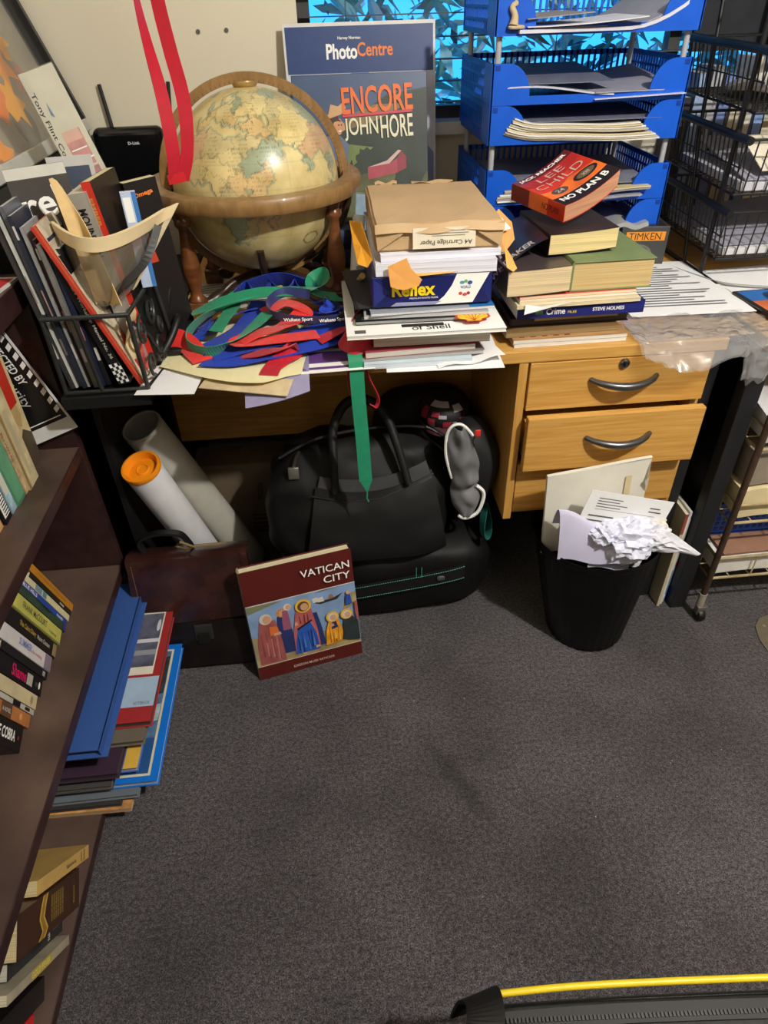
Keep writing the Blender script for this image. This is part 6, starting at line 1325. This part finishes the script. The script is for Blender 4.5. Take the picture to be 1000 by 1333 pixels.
# books on the bottom shelf
GB2 = 'books leaning on the bottom shelf'
TAN2 = M((196, 160, 92), .55, var=.1); CHOC = M((66, 40, 24), .3, var=.1)
wave = [(.30, 0), (.36, .18), (.31, .5), (.34, .8), (.37, 1), (.45, 1), (.42, .8), (.39, .5), (.45, .18), (.40, 0)]
shelf_book('book', 'beige spined book at the far end of the bottom shelf row', .614, -.506, .0425, 40, .15, .20, .022, TAN2, (206, 186, 140), [('r', .82, .1, .84, .9, M((140, 106, 50))), ('r', .88, .1, .90, .9, M((140, 106, 50))), ('t', 'Tales of the Sea', .62, .5, .2, .3, M((120, 90, 44)))], GB2)
shelf_book('thick_book', 'fat dark brown book with a golden wave and small gold print on its spine', .532, -.502, .0425, 40, .16, .215, .060, CHOC, (206, 186, 140), [('p', wave, GOLDT), ('p', [(.32, 0), (.375, .18), (.33, .5), (.36, .8), (.39, 1), (.43, 1), (.40, .8), (.37, .5), (.43, .18), (.38, 0)], M((150, 110, 44)))]+[('t', 'travel and adventure', .50+.035*k, .55, .62*.06/.215, .10, GOLDT, 90, .0) for k in range(6)]+[('t', 'illustrated', .88, .45, .12, .07, GOLDT, 90)], GB2)
shelf_book('book', 'dark grey paperback with white capitals below the fat brown book', .496, -.520, .0425, 40, .14, .18, .028, M((40, 42, 44), .4), (190, 186, 170), [('t', 'NATO', .72, .55, .12, .32, OFFW, 90), ('t', 'AUSTIN', .86, .6, .15, .20, OFFW), ('e', .55, .5, .03, .3, BK), ('e', .45, .5, .03, .3, BK)], GB2)
shelf_book('book', 'thin white and gold spined book in the bottom shelf row', .474, -.503, .0425, 40, .15, .20, .014, M((160, 150, 130), .5, var=.2), (206, 196, 170), [('r', .35, 0, .68, 1, M((176, 156, 70))), ('t', 'GOLD FEVER', .5, .5, .3, .6, M((220, 206, 120)), 0, .02)], GB2)
shelf_book('book', 'near black book in the gap of the bottom shelf row', .398, -.520, .0425, 40, .14, .19, .034, M((26, 22, 22), .35), (120, 100, 80), [], GB2)
shelf_book('book', 'bright red spined book at the near end of the bottom shelf row', .352, -.522, .0425, 40, .14, .19, .032, M((196, 28, 30), .4), (206, 196, 180), [('e', .62, .5, .05, .32, M((226, 160, 150))), ('e', .62, .5, .03, .2, M((196, 28, 30)))], GB2)
shelf_book('book', 'pale book beside the bright red one at the bottom left corner', .312, -.522, .0425, 40, .14, .19, .026, M((206, 196, 180), .5), (206, 196, 180), [], GB2)
# stack lying flat on the bottom shelf and jutting out over its edge (top to bottom as in the pile)
GK = 'flat pile of large books jutting from the bottom shelf'
def flatb(name, label, xr, y0, y1, z, t_, w_, m_, page, hard=True, front=(), a=0, cat='book', sp=()):
    # spine hidden to the left, fore edge to the right; front up
    return book(name, label, (xr-w_, y0, z), (math.cos(math.radians(a)), math.sin(math.radians(a)), 0), (-math.sin(math.radians(a)), math.cos(math.radians(a)), 0), w_, y1-y0, t_, m_, page, hard, GK, sp, front, cat)
flatb('magazine', 'orange patterned paperback at the bottom of the jutting pile', -.445, .697, .95, .0425, .011, .175, M((196, 140, 84), .5, var=.4, scale=40), (190, 166, 130), False, a=-1)
flatb('book', 'thin dark grey book second from the bottom of the jutting pile', -.462, .700, .98, .0540, .010, .165, M((52, 50, 50), .5), (120, 116, 112))
flatb('book', 'thin slate book third from the bottom of the jutting pile', -.428, .706, .99, .0645, .012, .20, M((100, 108, 116), .45), (150, 150, 150), True, a=.5)
BB = M((22, 112, 208), .3, var=.05)
flatb('atlas', 'large book with a bright blue border and pictures jutting farthest from the pile', -.391, .722, 1.062, .0770, .016, .235, BB, (206, 206, 200), True,
      [('r', .06, .035, .935, .955, M((214, 206, 176), .4)), ('r', .08, .05, .915, .94, M((86, 116, 150), .4, var=.4, scale=50)), ('r', .08, .05, .915, .28, M((40, 84, 140), .4)), ('p', [(.6, .55), (.91, .6), (.91, .9), (.7, .85)], M((60, 64, 66), .4, var=.5, scale=60)), ('p', [(.6, .36), (.91, .40), (.91, .52), (.7, .5)], M((160, 176, 180), .4, var=.4, scale=60))])
flatb('book', 'black edged grey book on the blue bordered one', -.470, .712, 1.0, .0935, .014, .16, M((70, 68, 66), .5), (130, 126, 120))
flatb('book', 'yellow edged blue mountain book in the jutting pile', -.424, .735, 1.02, .1080, .013, .19, M((70, 104, 176), .35, var=.1), (220, 216, 200), True, [('r', .86, 0, 1, 1, M((214, 172, 70), .4)), ('t', 'MOUNTAINS', .925, .36, .30*1.4, .085*.7, INK, 90, .02), ('r', .55, .1, .8, .9, M((88, 120, 190), .4))])
flatb('book', 'dark purple book under the grey brown one in the jutting pile', -.452, .716, .99, .1215, .018, .16, M((58, 40, 58), .45), (60, 54, 60))
flatb('book', 'grey brown book beneath the red notebook', -.411, .768, 1.03, .1400, .014, .185, M((104, 96, 84), .5), (110, 104, 96), True, a=1)
RDN = M((160, 46, 48), .4, var=.06)
flatb('notebook', 'red book with a pale blue paper band beneath the blue binder', -.399, .800, 1.146, .1545, .018, .20, RDN, (84, 70, 66), True,
      [('r', .40, .33, .925, .84, M((226, 218, 200), .4)), ('r', .40, .39, .91, .825, M((92, 94, 112), .4, var=.4, scale=40)), ('r', .40, .58, .91, .61, M((206, 206, 214), .4)), ('r', .40, .48, .91, .52, M((150, 152, 160), .4)), ('e', .88, .72, .02, .05, M((206, 206, 214), .4)), ('r', .3, .10, 1, .31, M((166, 190, 214), .35)), ('t', 'NOTEBOOK', .88, .125, .16, .022, M((110, 120, 136)), 0, .02)])
flatb('book', 'dark grey book between the red book and the blue binder', -.468, .735, 1.10, .1730, .0225, .13, M((58, 56, 60), .5), (120, 114, 106))
BIN = M((52, 86, 152), .5, var=.05, scale=200)
r = thing('binder', 'blue cloth box binder on top of the pile jutting from the bottom shelf', 'binder', (-.51, .93, .1965), GK)
mb = MB(); mb.box((-.585, .717, .213), (-.462, 1.147, .2165), BIN, .001); mb.box((-.585, .713, .1965), (-.452, 1.147, .2005), BIN, .001); mb.box((-.465, .716, .2005), (-.4625, 1.147, .2165), BIN); part(mb, 'cover', r)
mb = MB(); mb.box((-.58, .722, .2005), (-.466, 1.142, .213), M((34, 44, 76), .6)); part(mb, 'inner_block', r)

# ------------------------------------------------------------------ frame, cabinet and film box in the far left corner
mb = MB(); mb.box((-.795, 1.22, 0), (-.553, 1.94, 1.012), BLACK, .003); r = thing('cabinet', 'plain black cabinet behind the magazine rack in the far left corner', 'cabinet', (-.665, 1.58, 0)); part(mb, 'body', r)
mb = MB(); mb.box((-.550, 1.225, .93), (-.5528, 1.935, 1.008), M((40, 40, 42), .4)); part(mb, 'front_rail', r)
XF = fm((-.548, 1.30, 1.014), (.0, .63, 0), (-.083, 0, .24)); FW, FH = .632, .52
r = thing('picture_frame', 'large glazed picture of orange autumn leaves in a black frame leaning on the left wall', 'picture', XF)
BF = M((20, 20, 22), .35); SF = M((196, 196, 192), .35, metal=.3)
mb = MB(); mb.box((0, 0, -.030), (FW, .026, .010), SF, .002); part(mb, 'bottom_rail', r, True, label='silver bottom rail')
for nm, a, b in (('side_rail', (0, .026, -.030), (.016, FH, .010)), ('side_rail', (FW-.014, .026, -.030), (FW, FH, .010)), ('top_rail', (.016, FH-.016, -.030), (FW-.014, FH, .010))):
    mb = MB(); mb.box(a, b, BF, .001); part(mb, nm, r, True)
mb = MB(); mb.box((.014, .024, -.028), (FW-.012, FH-.012, -.024), M((146, 138, 122), .5, var=.25, scale=7))
LFO = [M((250, 150, 6), .5, var=.12), M((240, 122, 6), .5, var=.12), M((250, 172, 30), .5, var=.1)]
rr = random.Random(21)
def maple(cx, cy, s_, a):
    o = []
    for k in range(11):
        an = a+k*2*PI/11; q = s_*(1 if k % 2 == 0 else .5); o.append((cx+q*math.cos(an), cy+q*math.sin(an)))
    return o
for k, (cx, cy, s_) in enumerate([(.40, .185, .075), (.30, .125, .065), (.355, .105, .055), (.165, .035, .050), (.095, .05, .05), (.47, .215, .045), (.20, .18, .08), (.45, .30, .06), (.33, .28, .06), (.12, .14, .05)]):
    mb.poly([(x, y, -.0235+.0002*k) for x, y in maple(cx, cy, s_, rr.uniform(0, 6))], LFO[k % 3])
mb.poly([(x, y, -.0236) for x, y in maple(.46, .13, .05, 1)], M((176, 120, 112), .5)); mb.poly([(.345+.055*math.cos(k*PI/8), .065+.045*math.sin(k*PI/8), -.0237) for k in range(16)], M((104, 98, 92), .5, var=.3))
part(mb, 'print', r, True)
mb = MB(); mb.box((.015, .025, -.008), (FW-.013, FH-.014, -.005), clear((255, 255, 255), .02, .06)); part(mb, 'glass_pane', r, True)
# film box
XT = fm((-.424, 1.392, .930), (.047, .015, .0131), (-.056, .02, .157)); TWd, THt, TDp = .062, .250, .016
r = thing('film_box', 'tall clear plastic film case leaning in front of the framed leaves', 'case', XT)
mb = MB(); mb.box((0, 0, -TDp), (TWd, THt, 0), M((204, 200, 180), .25, var=.06), .0012)
mb.deco(Matrix(), TWd, THt, [('r', .03, .0, .17, 1, M((196, 192, 174), .3)), ('t', 'Tony Flint Collection', .10, .56, 2.55, .040, INK, -90, .02), ('r', .30, .36, .84, .60, M((196, 132, 128), .4, var=.3, scale=40)), ('r', .3, .53, .8, .60, M((214, 168, 150), .4)), ('r', .34, .40, .86, .41, WHT), ('r', .34, .47, .8, .478, WHT), ('r', .3, .30, .86, .345, M((176, 110, 116), .4, var=.3, scale=40)), ('r', .3, .24, .84, .30, M((120, 116, 112), .4)), ('l', .5, .10, .95, .20, 3, GREY), ('p', [(.3, .72), (.38, .70), (.34, .80)], M((90, 120, 160)))])
part(mb, 'insert', r, True); mb = MB(); mb.box((-.001, -.001, -TDp-.001), (TWd+.001, THt+.001, .0018), clear((240, 240, 230), .08, .05)); part(mb, 'shell', r, True)
mb = MB(); mb.box((-.468, 1.375, .7205), (-.375, 1.50, .926), BLACK, .002); solo(mb, 'storage_box', 'black box standing behind the wire magazine rack', 'box')

# ------------------------------------------------------------------ wire magazine rack with its contents
IRON = M((52, 53, 52), .45, metal=.4, var=.2)
r = thing('magazine_rack', 'black wrought wire magazine rack full of magazines at the left end of the desk', 'magazine rack', (-.39, 1.2, .7185))
HX0, HX1, HY0, HY1, HZ = -.464, -.326, 1.094, 1.30, .856
mb = MB()
mb.tube([(HX0-.002, HY0, HZ), (HX1, HY0, HZ), (HX1+.016, 1.245, HZ+.012)], .0042, IRON, 8)
mb.tube([(HX1+.016, 1.245, HZ+.014), (HX1+.030, 1.245, .7225)], .0042, IRON, 8)
mb.tube([(HX1, HY0, HZ), (HX1+.002, HY0, .7225)], .0042, IRON, 8); mb.tube([(-.412, HY0, HZ), (-.402, HY0, .7225)], .0038, IRON, 8); mb.tube([(HX0, HY0, HZ), (HX0, HY0, .7225)], .0042, IRON, 8)
mb.tube([(HX0, HY0, .7225), (HX1, HY0, .7225), (HX1+.030, 1.245, .7225), (HX0, 1.245, .7225)], .0042, IRON, 8, True); mb.tube([(HX0, HY0, HZ), (HX0, 1.245, HZ), (HX0, 1.245, .7225)], .0042, IRON, 8)
part(mb, 'wire_frame', r)
def scroll(c, r0, turns, a0, sgn=1, n=34): return [(HX1+.006+.14*(c[0]-HY0)*.6, c[0]+r0*(1-.72*k/n)*math.cos(a0+sgn*turns*2*PI*k/n), c[1]+r0*(1-.72*k/n)*math.sin(a0+sgn*turns*2*PI*k/n)) for k in range(n+1)]
for k, (c, r0, tn, a0, sg) in enumerate([((1.125, .815), .026, 1.3, 1.2, 1), ((1.135, .752), .022, 1.3, -1.6, -1), ((1.19, .76), .028, 1.35, 3.3, 1), ((1.185, .83), .028, 1.3, .4, -1), ((1.222, .79), .018, 1.2, 2, 1)]):
    mb = MB(); mb.tube(scroll(c, r0, tn, a0, sg), .0032, IRON, 7); part(mb, 'scroll', r)
mb = MB(); mb.tube(spline([(HX1+.003, 1.10, .84), (HX1+.01, 1.15, .80), (HX1+.012, 1.17, .77), (HX1+.016, 1.21, .73)], 6), .003, IRON, 7); part(mb, 'scroll', r)
GM = 'magazines in the wire rack'
mags = [((58, 56, 56), .006, .290, 'dark grey'), ((206, 204, 198), .004, .295, 'white'), ((92, 96, 104), .007, .300, 'slate'), ((40, 44, 60), .006, .288, 'navy edged'), ((150, 148, 146), .005, .270, 'silver grey'), ((60, 34, 40), .005, .250, 'maroon edged'), ((118, 116, 114), .008, .245, 'mid grey'), ((34, 40, 66), .009, .252, 'dark blue'), ((30, 30, 32), .008, .235, 'black')]
x = -.4585
for k, (c, t_, h_, nm) in enumerate(mags):
    ln = math.radians(6.5-.35*k)
    # spine towards the front, leaning left
    book('magazine', nm+' spined magazine leaning left in the wire rack'+('' if k else ', outermost at the left'), (x, 1.104+.004*(k % 3), .7255), (0, 1, 0), (-math.sin(ln), 0, math.cos(ln)), .20, h_, t_, M(c, .35, var=.15), (206, 202, 196), False, GM, [('r', .05, .2, .12, .8, M((196, 196, 196))), ('r', .3+.03*k, .3, .45+.03*k, .7, M((140+8*k, 130, 120)))] if k % 2 else [('r', .7, .2, .8, .8, M((200, 196, 190)))], cat='magazine'); x += t_+.0012
ln = math.radians(13)
book('manual', 'black workshop manual with a chequered flag on its spine in the wire rack', (-.3745, 1.106, .7255), (0, 1, 0), (-math.sin(ln), 0, math.cos(ln)), .19, .228, .020, M((22, 22, 24), .35), (210, 206, 196), False, GM,
     [('t', 'Owners Workshop Manual No. 36', .45, .55, .66, .34, OFFW, 0, .01), ('r', .82, .02, .985, .98, WHT)]+[('r', .82+.0275*i, .02+.24*j, .8475+.0275*i, .26+.24*j, INK) for i in range(6) for j in range(4) if (i+j) % 2], cat='manual')
ln = math.radians(20)
book('magazine', 'thin red spined folder leaning diagonally across the wire rack', (-.3385, 1.100, .7275), (0, 1, 0), (-math.sin(ln), .05, math.cos(ln)), .19, .285, .009, M((196, 58, 44), .4, var=.1), (222, 190, 150), False, GM, [('r', 0, .6, 1, 1, M((206, 90, 60)))], [('r', .02, .0, 1, 1, M((196, 184, 160), .4, var=.35, scale=35)), ('p', [(.1, .05), (.5, .02), (.6, .22), (.3, .34), (.12, .25)], M((184, 64, 52), .4, var=.3, scale=60)), ('p', [(.2, .4), (.7, .36), (.8, .6), (.4, .7)], M((120, 112, 104), .4, var=.4, scale=40)), ('p', [(.5, .1), (.9, .15), (.8, .32)], WHT)], cat='folder')
# upright things behind the shield
book('magazine', 'big grey fronted magazine with bold white title standing at the left of the rack', (-.462, 1.168, .770), (.96, .28, .05), (-.05, .06, 1), .090, .292, .004, M((74, 70, 68), .35), (210, 206, 200), False, GM, front=[('r', .0, .945, 1, 1, M((206, 204, 196))), ('t', 'rel', .45, .82, .66, .15, WHT, 6, .02), ('r', .1, .1, .9, .70, M((110, 100, 96), .4, var=.4, scale=40))], cat='magazine')
book('magazine', 'black and white picture magazine behind the grey fronted one', (-.425, 1.215, .770), (.96, .25, .0), (-.06, .06, 1), .07, .298, .004, M((190, 188, 186), .35), (210, 206, 200), False, GM, front=[('r', .1, .84, .9, .95, M((60, 70, 90))), ('r', .15, .76, .95, .82, M((30, 30, 34))), ('r', .2, .1, .9, .7, M((140, 140, 140), .4, var=.4, scale=40))], cat='magazine')
book('book', 'grey spined book with bold black capitals standing in the rack', (-.354, 1.150, .745), (0, 1, 0), (-.11, .02, 1), .12, .285, .029, M((156, 150, 142), .5), (216, 208, 190), False, GM, [('t', 'MOUNTAIN', .21, .5, .26, .44, INK, 0, .03)])
book('book', 'red and black spined book with cream pages standing in the rack', (-.330, 1.155, .745), (.12, 1, 0), (-.11, .02, 1), .11, .300, .016, M((28, 24, 24), .35), (228, 214, 170), False, GM, [('r', 0, 0, 1, 1, M((206, 50, 34), .4)), ('t', 'EMBER', .15, .5, .14, .3, GOLDT)])
book('book', 'black covered book with an orange title behind the red spined one', (-.318, 1.274, .7205), (.75, .55, .05), (-.05, .0, 1), .060, .300, .020, M((26, 22, 22), .35), (228, 214, 170), False, GM, front=[('t', 'Omega', .5, .925, .62, .032, ORNG, 6, .03), ('p', [(.1, .55), (.4, .55), (.3, .72)], M((190, 60, 30)))])
book('card_pack', 'pale blue and white packet standing at the right of the rack', (-.318, 1.198, .868), (.95, .25, 0), (-.05, .0, 1), .024, .152, .012, M((186, 202, 232), .4), (226, 226, 230), False, GM, front=[('r', .7, 0, 1, 1, M((60, 120, 190))), ('r', .1, .7, .6, .95, WHT)], cat='packet')
mb = MB(); mb.sheet(lambda u, v: (-.398+.046*u+.022*(1-v), 1.112+.010*math.sin(u*4)-.012*u+.02*v, .87+.185*v*(1-.50*u**1.5)+.005*math.sin(u*9)), 10, 10, M((216, 184, 128), .7, var=.15, scale=30), .0012)
solo(mb, 'envelope', 'crumpled buff envelope standing in the front of the wire rack', 'envelope')
mb = MB(); mb.sheet(lambda u, v: (-.352+.022*u+.012*v+.006*math.sin(v*9), 1.115+.11*u, .735+.10*v+.02*math.sin(u*6)), 8, 8, M((216, 196, 150), .7, var=.2), .001); solo(mb, 'paper_sheet', 'crumpled cream paper inside the right side of the wire rack', 'paper')
mb = MB(); mb.sheet(lambda u, v: (-.333+.008*u, 1.13+.09*u, .728+.05*v+.008*math.sin(u*9)), 8, 6, M((206, 90, 80), .5, var=.4, scale=60), .001); solo(mb, 'paper_sheet', 'red printed paper scrap in the right side of the wire rack', 'paper')
# clear face shield with a cream foam band
def vis(u, v):
    a = u; top = V(-.418+.186*a, 1.150-.075*math.sin(PI*min(1, a*1.12))+.065*a*a, .992-.014*math.sin(PI*a)+.004*a)
    bot = V(-.392+.075*a, 1.118-.015*math.sin(PI*a)+.03*a, .872-.012*math.sin(PI*a)+.012*a)
    k = v**.85; p = top*(1-k)+bot*k
    return p+V(0, -.014*math.sin(PI*v)*math.sin(PI*a), 0)
r = thing('face_shield', 'clear plastic face shield with a cream foam band stuck in the wire rack', 'face shield', (-.34, 1.13, .87))
mb = MB(); mb.sheet(lambda u, v: tuple(vis(u, v)), 26, 14, clear((150, 140, 118), .30, .12), .0008); part(mb, 'visor', r)
mb = MB(); mb.sheet(lambda u, v: tuple(vis(u, v*.13)+V(0, -.003, .0005)), 26, 3, M((220, 198, 156), .8, var=.05), .005); part(mb, 'foam_band', r, label='cream foam band')
mb = MB(); mb.sheet(lambda u, v: tuple(vis(.93+.07*u, v)+V(.002, -.001, 0)), 3, 14, M((206, 190, 156), .6), .0012); part(mb, 'edge_strip', r)
mb = MB(); mb.ribbon([(-.26, 1.16, .975), (-.285, 1.13, .93), (-.33, 1.115, .895), (-.36, 1.12, .872)], .012, M((34, 32, 30), .5), roll=60); part(mb, 'strap', r)
# black cables beside the globe leg
for k, pts in enumerate([[(-.318, 1.30, .724), (-.300, 1.27, .80), (-.285, 1.30, .87), (-.30, 1.36, .90), (-.315, 1.40, .80), (-.31, 1.36, .7245)], [(-.345, 1.33, .7245), (-.31, 1.32, .86), (-.295, 1.38, .89), (-.305, 1.42, .74), (-.345, 1.45, .724)], [(-.325, 1.19, .7245), (-.296, 1.22, .76), (-.282, 1.26, .785), (-.300, 1.30, .75), (-.318, 1.34, .7245)]]):
    mb = MB(); mb.tube(spline(pts, 8), [.0045, .006, .007][k], BLACK, 8); solo(mb, 'cable', ['black cable looping up beside the globe leg', 'black cable rising behind the first loop beside the globe leg', 'thick short black cable hump near the red ribbon end'][k], 'cable', 'black cables beside the globe')
mb = MB(); mb.rbox((-.300, 1.222, .733), (.055, .018, .014), BLACK, 4, 6, .002, 20, X=None); solo(mb, 'adapter', 'small black plug lying left of the red ribbon', 'plug')

for k, (x, z) in enumerate(((-.248, 1.203), (-.182, 1.204))):
    mb = MB(); mb.lathe([(0, -.004), (.0042, -.003), (.0048, 0), (.0048, .002)], M((90, 88, 82), .6), fm((x, 1.949, z), (1, 0, 0), (0, 0, 1)), 14)
    solo(mb, 'wall_plug', ['small grey wall plug above the globe, nearer the red ribbon', 'small grey wall plug above the globe, nearer the poster board'][k], 'wall plug')
